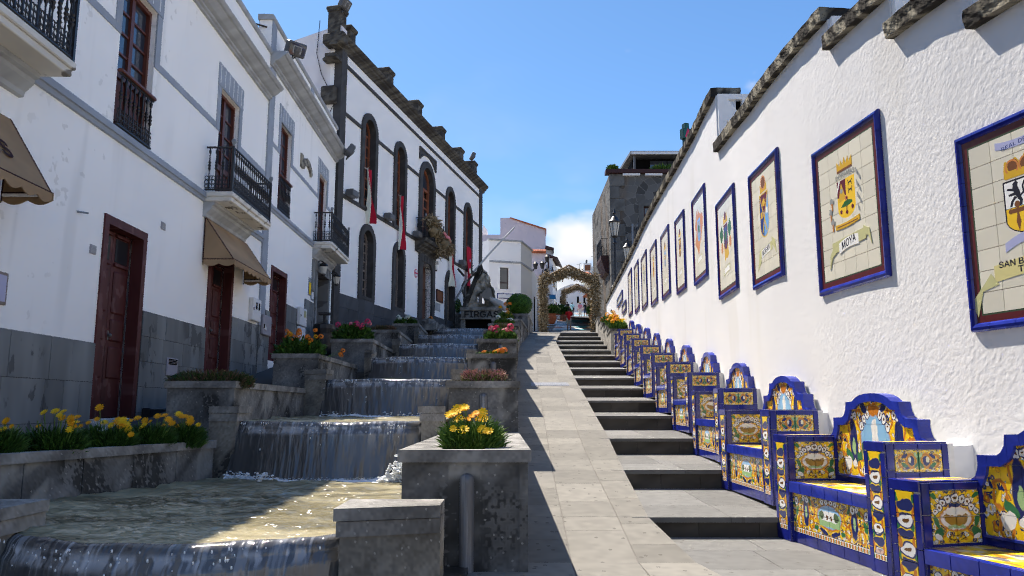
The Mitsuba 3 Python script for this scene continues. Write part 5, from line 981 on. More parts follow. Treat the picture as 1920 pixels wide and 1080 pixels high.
for i in range(11):
    K = thing('tiled_bench', 'blue and yellow ' + WHO[i], 'bench', 'tiled benches along the white wall')
    fb = Fr(BX[i], BY[i], BDIR[i], -1, BZ[i]); M = fb.mat()
    inst('core', core_shape, M, K); inst('plaster_backing', back_shape, M, K)
    if i < 5:
        for nm, mt, s in proto_shapes: inst(nm, s, M, K)
    else:
        for nm, (mt, s) in joined.items(): inst(nm + '_facing', s, M, K, kind='stuff')
# ---------------------------------------------------------------- panels with the arms of the towns
def wallhit(u, v):
    r = ray(u, v); lo, hi = 3.0, 60.0
    for _ in range(50):
        m_ = (lo + hi) / 2
        if r[0] / r[1] * m_ > float(wx(m_)): hi = m_
        else: lo = m_
    return r * m_ / r[1]
PAN = [((1794.4, 262.8), (1825.9, 623.7), None), ((1525.6, 289.4), (1545, 556.25), (1650.6, 211.2)), ((1406.2, 331.3), (1419.8, 544.8), (1460, 275.5)), ((1344.6, 385), (1354.3, 562.9), (1377.7, 344.9)), ((1299, 378), (1306.5, 537), (1322.8, 354)),
       ((1267, 415), (1273, 554), (1283.6, 394)), ((1240.5, 443), (1245, 564.5), (1254.8, 424)), ((1220.3, 468), (1223.7, 577), (1231.4, 451)), ((1203.5, 486), (1207, 583.5), (1212.8, 470)), ((1190.4, 501), (1193, 589), (1197.6, 487)), ((1178.7, 514), (1181, 596), (1185, 502.5))]
def shield_poly(cx, zt, w, h): return Polygon([(cx - w / 2, zt), (cx + w / 2, zt), (cx + w / 2, zt - h * .72)] + [(cx + w / 2 * math.cos(t), zt - h * .72 - h * .28 * math.sin(t)) for t in np.linspace(.15, math.pi - .15, 10)] + [(cx - w / 2, zt - h * .72)])
def ribbon(cx, z, w, h, bend=.25):
    t = np.linspace(-1, 1, 17); mid = [(cx + w / 2 * a, z - bend * h * (a * a) + .16 * h * a) for a in t]
    return Polygon([(x, y + h / 2) for x, y in mid] + [(x, y - h / 2) for x, y in mid[::-1]])
def crown(cx, z, w, h):
    pts = [(cx - w / 2, z)]
    for i in range(5): a = cx - w / 2 + w * (i + .5) / 5 + (i - 2) * .012; pts += [(cx - w / 2 + w * i / 5, z + h * .4), (a, z + h * (1 - .08 * abs(i - 2)))]
    return Polygon(pts + [(cx + w / 2, z + h * .4), (cx + w / 2, z)])
def blot(cx, cz, r, pts, s): rr = random.Random(s); return Polygon([(cx + r * rr.uniform(.55, 1.1) * math.cos(t), cz + r * rr.uniform(.55, 1.15) * math.sin(t)) for t in np.linspace(0, 2 * math.pi, pts, endpoint=False)])
PLAB = ['wall panel cut by the right picture edge, black lion on its shield', 'wall panel lettered MOYA with a yellow shield and a green tree', 'wall panel lettered MOGAN with a narrow blue and maroon shield', 'wall panel with a dark crowned shield between two green trees, fourth from the right', 'wall panel with a pale blue shield in orange scrollwork, fifth from the right', 'wall panel with a slim brown and gold crowned shield, sixth from the right', 'wall panel with a grey blue shield, seventh from the right', 'wall panel with a maroon and orange shield, eighth from the right', 'wall panel with a pale grey green crest, ninth from the right', 'third large wall panel counted from the far end', 'farthest large wall panel on the white wall']
PLAB[9] = 'second large wall panel counted from the far end'
SHLD = [None, None, None, ('maroon', 'navy', 'green'), ('skyblue', 'grey', 'green'), ('brown', 'gold', 'maroon'), ('grey', 'skyblue', 'gold'), ('orange', 'gold', 'maroon'), ('grey', 'green', 'lilac'), ('brown', 'olive', 'grey'), ('brown', 'orange', 'gold')]
def panel(i):
    tl, bl, tr = PAN[i]; A = wallhit(*tl); Bz = wallhit(*bl)[2]; r = ray(*bl); Bz = r[2] * A[1] / r[1]
    if tr: C = wallhit(*tr); W = math.hypot(C[0] - A[0], C[1] - A[1]); d = C - A
    else: y2 = A[1] - 1.13; d = np.array([float(wx(y2)) - A[0], y2 - A[1], 0]); W = math.hypot(d[0], d[1])
    H = A[2] - Bz; f = Fr(A[0], A[1], d[0], d[1], Bz); s = H / 1.5
    K = thing('tile_panel', PLAB[i], 'tile panel', 'coat of arms panels on the white wall'); n = f.m[1]; f.o = f.o + n * .004; fw = .062 * s
    scene[K + '__backing'] = shape(MB().box(.004, W - .004, -.12, .010, .004, H - .004), 'm_grout_pan', f); taken.add(K + '__backing')
    pr = [(-.0, 0), (.016, 0), (.03, .16), (.036, .5), (.03, .84), (.016, 1), (0, 1)]
    near = i < 5
    def mould(a, b, side, m_):   # moulded edge tile along one side
        P = [(w, t * fw) for w, t in pr]; V = []
        for e in (a, b):
            for w, t in P:
                k = (t if e <= 1e-6 else 0); V.append((e, w, t))
        V = np.array(V); m2 = MB(); k = len(P)
        if a <= 1e-6: V[:k, 0] = V[:k, 2]
        L_ = W if side in 'tb' else H
        if b >= L_ - 1e-6: V[k:, 0] = L_ - V[k:, 2]
        V2 = V.copy()
        if side == 't': V2[:, 2] = H - V[:, 2]
        if side == 'l': V2[:, 0], V2[:, 2] = V[:, 2], V[:, 0]
        if side == 'r': V2[:, 0], V2[:, 2] = W - V[:, 2], V[:, 0]
        m_.raw(V2, [[q, (q + 1) % k, k + (q + 1) % k, k + q] for q in range(k)]); 
        m_.raw(V2[:k], [[0, q, q + 1] for q in range(1, k - 1)]); m_.raw(V2[k:], [[0, q + 1, q] for q in range(1, k - 1)])
    jm = MB()
    for side in 'tblr':
        L_ = W if side in 'tb' else H; k = 6 if side in 'tb' else 8; c = [L_ * q / k + (rnd.uniform(-.02, .02) if 0 < q < k else 0) for q in range(k + 1)]
        for a, b in zip(c, c[1:]):
            m_ = MB() if near else jm; mould(a + (.0018 if a > 0 else 0), b - (.0018 if b < L_ else 0), side, m_)
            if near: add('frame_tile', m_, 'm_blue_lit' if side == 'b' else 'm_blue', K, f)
    if not near: add('frame_tiles', jm, 'm_blue', K, f, kind='stuff')
    x0, x1, z0, z1 = fw, W - fw, fw, H - fw; rw_, gw = .05 * s, .011 * s
    red = sbox(x0, z0, x1, z1).difference(sbox(x0 + rw_, z0 + rw_, x1 - rw_, z1 - rw_)); grn = sbox(x0 + rw_, z0 + rw_, x1 - rw_, z1 - rw_).difference(sbox(x0 + rw_ + gw, z0 + rw_ + gw, x1 - rw_ - gw, z1 - rw_ - gw))
    add('red_border', MB().poly(red, .008, .0165), 'm_red_tile', K, f); add('green_line', MB().poly(grn, .008, .0165), 'm_green_line', K, f)
    x0 += rw_ + gw; x1 -= rw_ + gw; z0 += rw_ + gw; z1 -= rw_ + gw; jm = MB()
    for a in range(5):
        for b in range(8):
            q = (x0 + (x1 - x0) * a / 5, x0 + (x1 - x0) * (a + 1) / 5, z0 + (z1 - z0) * b / 8, z0 + (z1 - z0) * (b + 1) / 8); g = .0022
            m_ = (MB() if near else jm).box(q[0] + g, q[1] - g, .008, .0165, q[2] + g, q[3] - g)
            if near: add('cream_tile', m_, 'm_cream', K, f)
    if not near: add('cream_tiles', jm, 'm_cream', K, f, kind='stuff')
    E_ = key_for('arms', K); lay = [0]
    cx, zc = W / 2, (z0 + z1) / 2
    def paint(nm, poly, col):
        lay[0] += 1; w = .0165 + .0002 * lay[0]
        m_ = MB().poly(poly.simplify(.001), .012, w)
        if not m_.v: return
        if E_ not in scene: scene[E_] = shape(m_, 'm_p_' + col, f)
        else: add(nm, m_, 'm_p_' + col, E_, f)
    def words(t, x, z, h, width, col='ink', bold=True, arc=0.0):
        m_ = meshkit.text_mesh(t, h, .0003, bold=bold); v = m_.vertices; k = width / m_.bounds[1, 0]; X = v[:, 0] * k - width / 2
        lay[0] += 1; P = np.stack([x + X, .0165 + .0002 * lay[0] + v[:, 2], z + v[:, 1] + arc * X - .25 * arc * 0], 1)
        if t == 'DORAMAS': P[:, 2] += -.5 * X * X + .03
        add('lettering', (P, m_.faces), 'm_p_' + col, E_, f)
    sw, sh, st = .31, .38 * s, H * .70
    if i == 0:
        sw, sh, st = .38, .38 * s, H * .685
        paint('shield', shield_poly(cx, st, sw, sh).buffer(.008), 'ink')
        sp = shield_poly(cx, st, sw, sh)
        for (a, b, c, d, col) in ((0, .5, .5, 1, 'white'), (.5, 1, .5, 1, 'green'), (0, .5, 0, .5, 'yellow'), (.5, 1, 0, .5, 'skyblue')):
            paint('quarter', sp.intersection(sbox(cx - sw / 2 + sw * a + .004, st - sh + sh * c, cx - sw / 2 + sw * b - .004, st - sh + sh * d - .004)), col)
        lx, lz = cx - sw * .25, st - sh * .25; k = sw * .24       # rampant lion, in plain black
        paint('lion', unary_union([Polygon([(lx + k * a, lz + k * b) for a, b in pts]) for pts in ([(-.25, .75), (.05, .95), (.2, .75), (.15, .5), (.3, .1), (.4, -.35), (.15, -.45), (-.1, -.1), (-.3, .3)], [(-.2, .4), (-.75, .5), (-.8, .38), (-.25, .2)], [(-.1, .1), (-.65, .05), (-.68, -.1), (-.1, -.12)], [(.3, -.2), (.5, -.55), (.42, -.95), (.2, -.95), (.25, -.6), (.05, -.4)], [(.05, -.3), (-.3, -.55), (-.45, -.9), (-.65, -.9), (-.5, -.5), (-.15, -.15)], [(.35, -.3), (.7, -.1), (.65, .4), (.85, .75), (.75, .85), (.52, .45), (.55, 0), (.3, -.2)])]), 'ink')
        lx, lz = cx - sw * .25, st - sh * .68
        paint('sword_cross', unary_union([Polygon([(lx + .06 * a, lz + .06 * b) for a, b in pts]) for pts in ([(-.18, 1.2), (.18, 1.2), (.14, .2), (.3, -.6), (0, -1.7), (-.3, -.6), (-.14, .2)], [(-1.0, .75), (-.7, .9), (.7, .9), (1, .75), (1, .55), (.7, .4), (-.7, .4), (-1, .55)])] + [Point(lx, lz + .08).buffer(.022), Point(lx - .055, lz + .04).buffer(.018), Point(lx + .055, lz + .04).buffer(.018)]), 'brown')
        paint('crown', crown(cx, st + .03, .34, .13 * s).buffer(.010), 'gold'); paint('crown_cap', unary_union([Point(cx + a, st + .10).buffer(.045) for a in (-.1, 0, .1)]).intersection(sbox(0, st + .07, W, H)), 'brown'); paint('crown_band', sbox(cx - .17, st + .03, cx + .17, st + .052), 'gold')
        paint('crown_arch', unary_union([Point(cx + a, st + .09).buffer(.055).difference(Point(cx + a, st + .09).buffer(.043)) for a in (-.11, 0, .11)]).intersection(sbox(0, st + .06, W, H)), 'orange')
        paint('ribbon', ribbon(cx, st + .245, .46, .05, -.6), 'lilac'); paint('ribbon', ribbon(cx, st - sh - .02, .44, .06, .8), 'lilac')
        words('REAL DE', cx - .08, st + .228, .026, .2, 'navy', False, .1)
        zb = H * .285; paint('banner', ribbon(cx, zb, .66, .11, .1), 'cream2'); paint('banner_tail', Polygon([(cx - .36, zb - .02), (cx - .3, zb - .1), (cx - .44, zb - .13), (cx - .5, zb - .3), (cx - .55, zb - .2)]), 'olive')
        words('SAN BARTOLOME', cx, zb + .005, .04, .58); words('TIRAJANA', cx + .05, zb - .045, .04, .38)
    elif i == 1:
        paint('shield', shield_poly(cx, st, sw, sh), 'yellow'); sp = shield_poly(cx, st, sw, sh)
        paint('quarter', sbox(cx - sw / 2, st - sh * .42, cx, st), 'maroon'); paint('mountain', Polygon([(cx - sw * .46, st - sh * .55), (cx - sw * .25, st - sh * .06), (cx - .005, st - sh * .5)]), 'gold'); paint('disc', Point(cx - sw * .25, st - sh * .27).buffer(.024), 'grey'); paint('bend', Polygon([(cx - sw / 2, st - sh * .3), (cx - sw * .3, st), (cx - sw * .38, st), (cx - sw / 2, st - sh * .2)]), 'white')
        for q in (.14, .33): paint('hound', unary_union([Polygon([(cx + sw * .25 + .036 * a, st - sh * q + .036 * b) for a, b in pts]) for pts in ([(-.9, .1), (.6, .25), (.7, -.15), (-.8, -.2)], [(-.9, .1), (-1.1, .8), (-.7, .4)], [(.6, .2), (.9, .9), (1.0, .2)], [(-.8, -.1), (-1, -.8), (-.75, -.8), (-.5, -.15)], [(.4, -.1), (.7, -.8), (.9, -.75), (.7, 0)])]), 'ink')
        paint('tree_crown', Polygon([(cx - .10, st - sh * .69), (cx - .035, st - sh * .58), (cx + .02, st - sh * .55), (cx + .09, st - sh * .6), (cx + .10, st - sh * .66), (cx + .014, st - sh * .71)]), 'green'); paint('trunk', sbox(cx - .008, st - sh * .8, cx + .008, st - sh * .69), 'brown')
        for a, b in ((-.1, .8), (.0, .86), (.1, .78)): paint('rose', Point(cx + a, st - sh * b).buffer(.019), 'maroon')
        paint('rose', Point(cx, st - sh * .5).buffer(.024), 'orange'); paint('rose', Point(cx + .01, st - sh * .5).buffer(.013), 'maroon')
        paint('crown', crown(cx, st + .09, .27, .12 * s), 'gold'); paint('crown_band', sbox(cx - .13, st + .08, cx + .13, st + .10), 'brown'); words('DORAMAS', cx, st + .0, .04, .34, 'grey', True)
        for k in range(7): paint('olive_leaf', Polygon([(cx + .22 + .04 * (k % 2) - .02 * a, st - .36 + .055 * k + b * .8) for a, b in ((0, 0), (1.2, .03), (1.6, .1), (.2, .05))]), 'grey')
        for k in range(3): paint('palm', blot(cx - .26 - .03 * (k % 2), st - .15 - .1 * k, .038, 9, k), 'grey'); paint('palm_trunk', sbox(cx - .266 - .03 * (k % 2), st - .24 - .1 * k, cx - .25 - .03 * (k % 2), st - .17 - .1 * k), 'orange')
        paint('motto_ribbon', ribbon(cx, st - sh - .06, .42, .045, -.3), 'gold'); paint('motto_line', ribbon(cx, st - sh - .06, .36, .010, -.3), 'brown')
        zb = H * .29; paint('banner', ribbon(cx, zb + .005, .58, .10, .0), 'olive'); paint('banner', ribbon(cx, zb, .34, .095, .2), 'white'); paint('banner_tail', Polygon([(cx - .27, zb + .0), (cx - .23, zb - .06), (cx - .30, zb - .09), (cx - .36, zb - .2), (cx - .34, zb - .07)]), 'olive'); paint('banner_tail', Polygon([(cx + .26, zb + .09), (cx + .35, zb + .05), (cx + .38, zb - .10), (cx + .33, zb - .01), (cx + .25, zb + .01)]), 'olive'); words('MOYA', cx, zb - .03, .065, .25, arc=.16)
    elif i == 2:
        sw, sh, st = .31, .52 * s, H * .735; sp = shield_poly(cx, st, sw, sh); paint('shield', sp.buffer(.015), 'gold'); paint('quarter', sp, 'skyblue'); paint('quarter', sp.intersection(Polygon([(cx - sw / 2, st), (cx, st - sh * .5), (cx - sw * .1, st - sh), (cx - sw / 2, st - sh)])), 'navy'); paint('chief', Polygon([(cx - sw / 2, st), (cx + sw / 2, st), (cx, st - sh * .48)]), 'maroon')
        for a in (-1, 1): paint('saltire', Polygon([(cx + a * sw / 2, st), (cx + a * sw / 2 - a * .025, st), (cx - a * sw * .3, st - sh * .9), (cx - a * sw * .3 + a * .03, st - sh * .9)]), 'gold')
        paint('sun', blot(cx, st - sh * .2, .06, 14, 3), 'gold'); paint('tower', sbox(cx + sw * .22, st - sh * .5, cx + sw * .42, st - sh * .36), 'white'); paint('anchor', sbox(cx - sw * .4, st - sh * .55, cx - sw * .2, st - sh * .4), 'gold'); paint('crown', crown(cx, st + .03, .24, .12), 'gold'); paint('crown_cap', Point(cx, st + .14).buffer(.075), 'brown'); paint('crown_arch', Point(cx, st + .14).buffer(.085).difference(Point(cx, st + .14).buffer(.066)), 'orange')
        zb = H * .27; paint('banner', ribbon(cx, zb, .48, .10, .0), 'olive'); paint('banner', ribbon(cx, zb, .33, .09, .1), 'white'); paint('banner_tail', Polygon([(cx - .25, zb), (cx - .18, zb - .1), (cx - .34, zb - .2)]), 'olive'); paint('banner_tail', Polygon([(cx + .22, zb + .12), (cx + .34, zb + .06), (cx + .38, zb - .1), (cx + .25, zb + .02)]), 'olive'); words('MOGAN', cx, zb - .03, .065, .28, arc=.16)
    else:
        c1, c2, c3 = SHLD[i]; sp = shield_poly(cx, st, sw * .8, sh)
        if i == 3:
            for a in (-1, 1): paint('tree', blot(cx + a * .27, st - .1, .13, 12, i), 'green'); paint('supporter', blot(cx + a * .27, st - .3, .1, 10, 7), 'orange')
            paint('drape', blot(cx, st - sh * .95, .2, 12, 4), 'gold')
        if i == 4: paint('scroll', blot(cx, st - sh * .45, .40, 26, 5), 'orange')
        paint('shield', sp, c1); paint('field', shield_poly(cx, st - .04, sw * .6, sh * .8), c2); paint('charge', blot(cx, st - sh * .45, .09, 9, i), c3); paint('charge', blot(cx, st - sh * .75, .07, 8, i + 5), c1)
        if i != 4: paint('crown', crown(cx, st + .02, .26, .15), 'gold'); paint('crown_cap', Point(cx, st + .12).buffer(.06), 'maroon' if i in (3, 5) else 'brown')
        zb = H * .25; paint('banner', ribbon(cx, zb, .42, .10, .1), 'olive'); paint('banner', ribbon(cx, zb, .34, .075, .1), 'white')
    return K
bsdf('m_grout_pan', (0.20, 0.13, 0.10), 0.9, 0.1); bsdf('m_p_cream2', (0.55, 0.50, 0.22), 0.25, 0.5)
for i in range(11): panel(i)
for lab, tl, br in (('upper small framed plaque near the far end of the white wall', (1158.5, 562), (1168.5, 556)), ('lower small framed plaque near the far end of the white wall', (1168, 573), (1175.3, 577))):
    A, C = wallhit(*tl), wallhit(*br); d = C - A; W = math.hypot(d[0], d[1]); H = .36; f = Fr(A[0], A[1], d[0], d[1], A[2] - H); f.o = f.o + f.m[1] * .004
    k = add('small_plaque', MB().poly(sbox(0, 0, W, H).difference(sbox(.06, .06, W - .06, H - .06)), -.1, .05), 'm_blue', None, f, label=lab, cat='plaque'); add('face', MB().box(.05, W - .05, 0, .02, .05, H - .05), 'm_cream', k, f)
# ---------------------------------------------------------------- plants
def blades(n, fn, seed, L, wd, up=.8, spread=.6):
    """leaf blades of three points each side, bent outwards"""
    rg = np.random.default_rng(seed); P, out = fn(rg, n); d = out * spread + rg.normal(size=(n, 3)) * .25; d[:, 2] += up; d /= np.linalg.norm(d, axis=1, keepdims=True)
    a = np.cross(d, rg.normal(size=(n, 3))); a /= np.linalg.norm(a, axis=1, keepdims=True); ln = rg.uniform(*L, n)[:, None]; w = wd * rg.uniform(.6, 1.3, n)[:, None]; dn = np.array([0, 0, -1.0])
    m = P + d * ln * .55; e = P + d * ln + dn * ln * .18
    V = np.stack([P - a * w * .4, P + a * w * .4, m + a * w, m - a * w, e], 1).reshape(-1, 3); i = np.arange(n)[:, None] * 5
    return V, np.vstack([i + [0, 1, 2], i + [0, 2, 3], i + [3, 2, 4]])
def mound(cx, cy, z, rx, ry, h, inner=.1):
    def fn(rg, n):
        t = rg.uniform(0, 2 * math.pi, n); q = np.sqrt(rg.uniform(inner, 1, n)); k = rg.uniform(0, 1, n)
        x, y = np.cos(t) * q, np.sin(t) * q; top = np.sqrt(np.clip(1 - q * q * .8, 0, 1))
        P = np.stack([cx + rx * x, cy + ry * y, z + h * top * k], 1); o = np.stack([x, y, .3 + 0 * x], 1); return P, o
    return fn
def daisy(petals, r, cup=.25, layers=1):
    V, Fc = [], []
    for l in range(layers):
        for k in range(petals):
            a = 2 * math.pi * (k + .5 * l) / petals; R = r * (1 - .28 * l); da = .95 * math.pi / petals
            base = len(V); zz = .3 * r * l
            for rad, an, z in ((.12, 0, 0), (.65, -da, cup * .5), (1.0, -da * .45, cup), (1.0, da * .45, cup), (.65, da, cup * .5)): V.append([R * rad * math.cos(a + an), R * rad * math.sin(a + an), zz + R * z])
            Fc += [[base, base + 1, base + 2], [base, base + 2, base + 3], [base, base + 3, base + 4]]
    base = len(V); V += [[0, 0, .3 * r]]
    for k in range(8): V.append([.26 * r * math.cos(k * math.pi / 4), .26 * r * math.sin(k * math.pi / 4), .1 * r])
    Fc += [[base, base + 1 + k, base + 1 + (k + 1) % 8] for k in range(8)]
    return np.array(V), np.array(Fc)
FD = {c: shape(daisy(9, 1.0, .22, 2), 'm_f_' + c) for c in ('yellow', 'gold')}
def bud(mt): return shape(MB().mesh(trimesh.creation.icosphere(subdivisions=1, radius=1.0)), mt)
BUD = bud('m_leaf_light')
def umbel(c1):
    mb = MB(); rg = np.random.default_rng(3)
    for _ in range(16):
        d = rg.normal(size=3); d[2] = abs(d[2]); d /= np.linalg.norm(d); v, f = daisy(5, .42, .1); M = rot_to(d); mb.raw(v @ M[:3, :3].T + d * .75, f)
    return shape(mb, c1)
UMB = {c: umbel('m_f_' + c) for c in ('orange', 'gold', 'pink', 'rose', 'white', 'lilac', 'yellow')}
def clump(lab, cx, cy, z, rx, ry, h, flowers, seed, n=700, L=(.10, .22), wd=.008, leaf='m_leaf', leaf2='m_leaf_light', name='flower_clump', cat='plant', group=None, kind='daisy', stem=True):
    K = thing(name, lab, cat, group); rg = np.random.default_rng(seed)
    add('leaves', blades(n, mound(cx, cy, z, rx, ry, h), seed, L, wd), leaf, K, kind='stuff')
    if leaf2: add('young_leaves', blades(n // 2, mound(cx, cy, z, rx, ry, h * 1.05, .3), seed + 1, L, wd), leaf2, K, kind='stuff')
    st = MB()
    for (fx, fy, fz, r, c) in flowers:
        p = np.array([cx + fx, cy + fy, z + fz]); t = np.array([fx * .5 + rg.normal() * .2, -.75 + rg.normal() * .3, .75]); M = rot_to(t); M[:3, :3] *= r; M[:3, 3] = p
        if kind == 'bud' or c == 'bud': inst('bud', BUD, M, K)
        else: inst('flower', (FD if kind == 'daisy' else UMB)[c], M, K)
        if stem: q = np.array([cx + fx * .5, cy + fy * .5, z]); st.tube([q, (p + q) / 2 + [0, 0, .03], p], .0035, 4, False)
    if stem and flowers: add('stems', st, 'm_leaf_light', K, kind='stuff')
    return K
rf = random.Random(21)
# the bright daisies in the near right planter: positions measured on the clump
fl = []
for px, py, r in ((850, 776, 9), (858, 768, 9), (871, 765, 8), (843, 779, 8), (862, 784, 6), (877, 787, 6), (893, 776, 7), (905, 774, 8), (906, 785, 8), (897, 786, 6), (869, 807, 9), (850, 804, 6), (904, 806, 8), (917, 809, 7), (884, 781, 5), (855, 789, 5), (872, 766, 7)):
    p = at(px, py, 5.86 if py > 800 else 6.0); fl.append((p[0] + .30, p[1] - 6.0, p[2] + .36, r / 1460 * 6 * 1.25, 'yellow' if rf.random() < .7 else 'gold'))
for _ in range(26): a = rf.uniform(0, 6.28); q = rf.uniform(.5, 1.0); fl.append((.19 * q * math.cos(a), .12 * q * math.sin(a), rf.uniform(.12, .30), rf.uniform(.006, .010), 'bud'))
clump('bright yellow daisies in full sun in the near right planter', -.30, 6.0, -.36, .21, .14, .24, fl, 31, 1100, (.08, .17), .0055, 'm_leaf', 'm_leaf_light', 'daisy_clump')
# the row of yellow daisies in the long left planter
GN = 'yellow daisy plants in the long left planter'
for k, (px0, px1, lab, fpx) in enumerate(((-40, 32, 'clump of yellow daisies at the very left edge of the picture', [(12, 790, 8), (6, 806, 8), (22, 800, 5)]), (48, 152, 'second yellow daisy clump from the left, tallest foliage before the door', [(83, 774, 7), (104, 772, 8), (119, 773, 7), (117, 784, 7), (133, 785, 8), (145, 783, 7), (135, 795, 8), (143, 793, 7), (131, 806, 7), (112, 779, 6)]),
        (150, 248, 'third yellow daisy clump from the left with one tall flower before the red door', [(187, 765, 8), (196, 793, 7), (209, 798, 7), (222, 790, 9), (231, 789, 8), (235, 797, 9), (229, 796, 8), (240, 805, 8), (246, 815, 6), (226, 800, 7)]), (246, 318, 'fourth yellow daisy clump from the left in the long planter', [(258, 785, 7), (272, 789, 7), (270, 800, 8), (296, 781, 7), (309, 780, 7), (316, 787, 7), (323, 794, 7)]), (316, 376, 'rightmost yellow daisy clump of the long left planter', [(335, 777, 7), (347, 782, 7), (356, 785, 7), (357, 792, 8), (372, 797, 5), (340, 781, 6)]))):
    yb = [6.5, 7.0, 7.64, 8.15, 8.5][k]; a = at(px0, 826, yb); b = at(px1, 826, yb); cx, rx = (a[0] + b[0]) / 2, abs(b[0] - a[0]) / 2 * .98; z = -.43; fl = []
    for px, py, r in fpx: p = at(px, py, yb - .05 + rf.uniform(-.1, .1)); fl.append((p[0] - cx, p[1] - yb, p[2] - z, r / 1460 * yb * 1.05, 'yellow' if rf.random() < .5 else 'gold'))
    for _ in range(5): fl.append((rf.uniform(-rx, rx), rf.uniform(-.1, .1), rf.uniform(.2, .34), rf.uniform(.022, .032), 'gold'))
    for _ in range(12): fl.append((rf.uniform(-rx, rx), rf.uniform(-.12, .12), rf.uniform(.16, .32), rf.uniform(.006, .011), 'bud'))
    clump(lab, cx, yb, z, rx, .16, .20, fl, 40 + k, 1500, (.07, .18), .006, 'm_leaf_dark', 'm_leaf', 'daisy_clump', group=GN)
def scatter(n, rx, ry, h0, h1, r, cols): return [(rf.uniform(-rx, rx), rf.uniform(-ry, ry), rf.uniform(h0, h1), rf.uniform(.8, 1.2) * r, rf.choice(cols)) for _ in range(n)]
clump('low brown green heather filling the left planter by the awning door', -3.82, 9.95, .24, .52, .25, .20, [], 51, 3200, (.05, .12), .006, 'm_heather', 'm_leaf_dark', 'heather', stem=False)
clump('orange lantana bush in the left planter near the third door', -3.82, 14.05, .86, .40, .22, .34, scatter(26, .38, .2, .18, .52, .055, ['orange', 'orange', 'gold']) + [(.62, .5, .12, .06, 'orange'), (.66, .5, .2, .05, 'orange')], 52, 700, (.10, .2), .03, 'm_leaf_dark', 'm_leaf', 'lantana_bush', kind='umbel')
clump('dark pink flowers in the left planter below the portal', -3.72, 18.2, 1.5, .42, .22, .38, scatter(15, .36, .2, .15, .5, .07, ['pink', 'pink', 'rose']), 53, 600, (.12, .22), .035, 'm_leaf_dark', 'm_leaf', 'pink_flower_bush', kind='umbel')
clump('low dry brown plants in the left planter beside the hall plinth', -3.7, 22.3, 2.12, .36, .2, .2, [], 54, 1500, (.06, .14), .008, 'm_heather', None, 'heather', stem=False)
clump('small white flowers in the left planter by the hall', -3.62, 26.4, 2.74, .34, .2, .22, scatter(14, .3, .18, .12, .34, .07, ['white']), 55, 500, (.1, .2), .03, 'm_leaf_dark', 'm_leaf', 'white_flower_clump', kind='umbel')
clump('single orange bloom at the foot of the hall door', -3.2, 30.5, 3.36, .16, .1, .1, [(.0, 0, .14, .09, 'orange')], 56, 120, (.06, .1), .02, 'm_leaf_dark', None, 'flower_clump', kind='umbel')
clump('pink tipped heather in the second right planter, spilling over its front', -.36, 10.0, .24, .27, .16, .22, [], 57, 1300, (.05, .12), .005, 'm_heather', 'm_leaf_light', 'heather', stem=False)
add('pink_tips', blades(900, mound(-.36, 10.0, .33, .28, .16, .18, .4), 58, (.03, .07), .007), 'm_heather_pink', 'heather_002', kind='stuff')
clump('orange marigolds in the third right planter', -.36, 14.1, .86, .28, .14, .10, scatter(12, .26, .1, .06, .2, .06, ['orange', 'gold', 'orange']), 59, 420, (.06, .13), .02, 'm_leaf', 'm_leaf_light', 'marigold_clump', kind='umbel')
clump('red pink begonias in the fourth right planter', -.27, 18.2, 1.49, .32, .16, .26, scatter(16, .28, .12, .14, .46, .08, ['pink', 'rose', 'pink']), 60, 420, (.1, .2), .045, 'm_leaf', 'm_leaf_light', 'begonia_clump', kind='umbel')
clump('pale brown green heather in the fifth right planter', -.26, 22.3, 2.1, .32, .16, .28, [], 61, 1500, (.07, .15), .008, 'm_heather', 'm_leaf_light', 'heather', stem=False)
clump('white flowers in the sixth right planter', -.27, 26.4, 2.74, .28, .16, .2, scatter(14, .25, .14, .08, .34, .085, ['white']), 62, 420, (.1, .2), .04, 'm_leaf', 'm_leaf_light', 'white_flower_clump', kind='umbel')
clump('tall orange blooms in the small planter below the monument', -.25, 30.5, 3.36, .24, .14, .3, scatter(8, .24, .1, .1, .74, .1, ['orange', 'orange', 'gold']), 63, 260, (.12, .25), .04, 'm_leaf', 'm_leaf_light', 'flower_clump', kind='umbel')
def ballshrub(lab, c, r, seed):
    K = thing('box_ball', lab, 'shrub', 'clipped box balls beside the monument'); rg = np.random.default_rng(seed); n = 9000
    d = rg.normal(size=(n, 3)); d /= np.linalg.norm(d, axis=1, keepdims=True); rr = r * (1 - rg.uniform(0, 1, n) ** 2.5 * .35) * (1 + .28 * (meshkit.fbm(d * 2.6 + seed, 3) - .5)); P = d * rr[:, None] * [1, 1, .86] + c
    P = P[P[:, 2] > c[2] - r * .72]; n = len(P); o = rg.normal(size=(n, 3)) * .6 + (P - c) / r; o /= np.linalg.norm(o, axis=1, keepdims=True); a = np.cross(o, rg.normal(size=(n, 3))); a /= np.linalg.norm(a, axis=1, keepdims=True); b = np.cross(o, a); w = r * .045
    V = np.stack([P - a * w, P + b * w * .6, P + a * w, P - b * w * .6], 1).reshape(-1, 3); i = np.arange(n)[:, None] * 4
    add('leaves', (V, np.vstack([i + [0, 1, 2], i + [0, 2, 3]])), 'm_box_leaf', K, kind='stuff')
    core = trimesh.creation.icosphere(subdivisions=2, radius=r * .72); add('inner_twigs', MB().raw(core.vertices * [1, 1, .86] + c, core.faces), 'm_leaf_dark', K)
    add('stem', MB().tube([c + [0, 0, -r * 1.0], c], .05, 6), 'm_oak_dark', K)
ballshrub('sunlit round box ball right of the monument', at(973, 572, 34.85), .60, 1); ballshrub('shaded round box ball left of the monument', at(842, 575, 34.9), .56, 2)
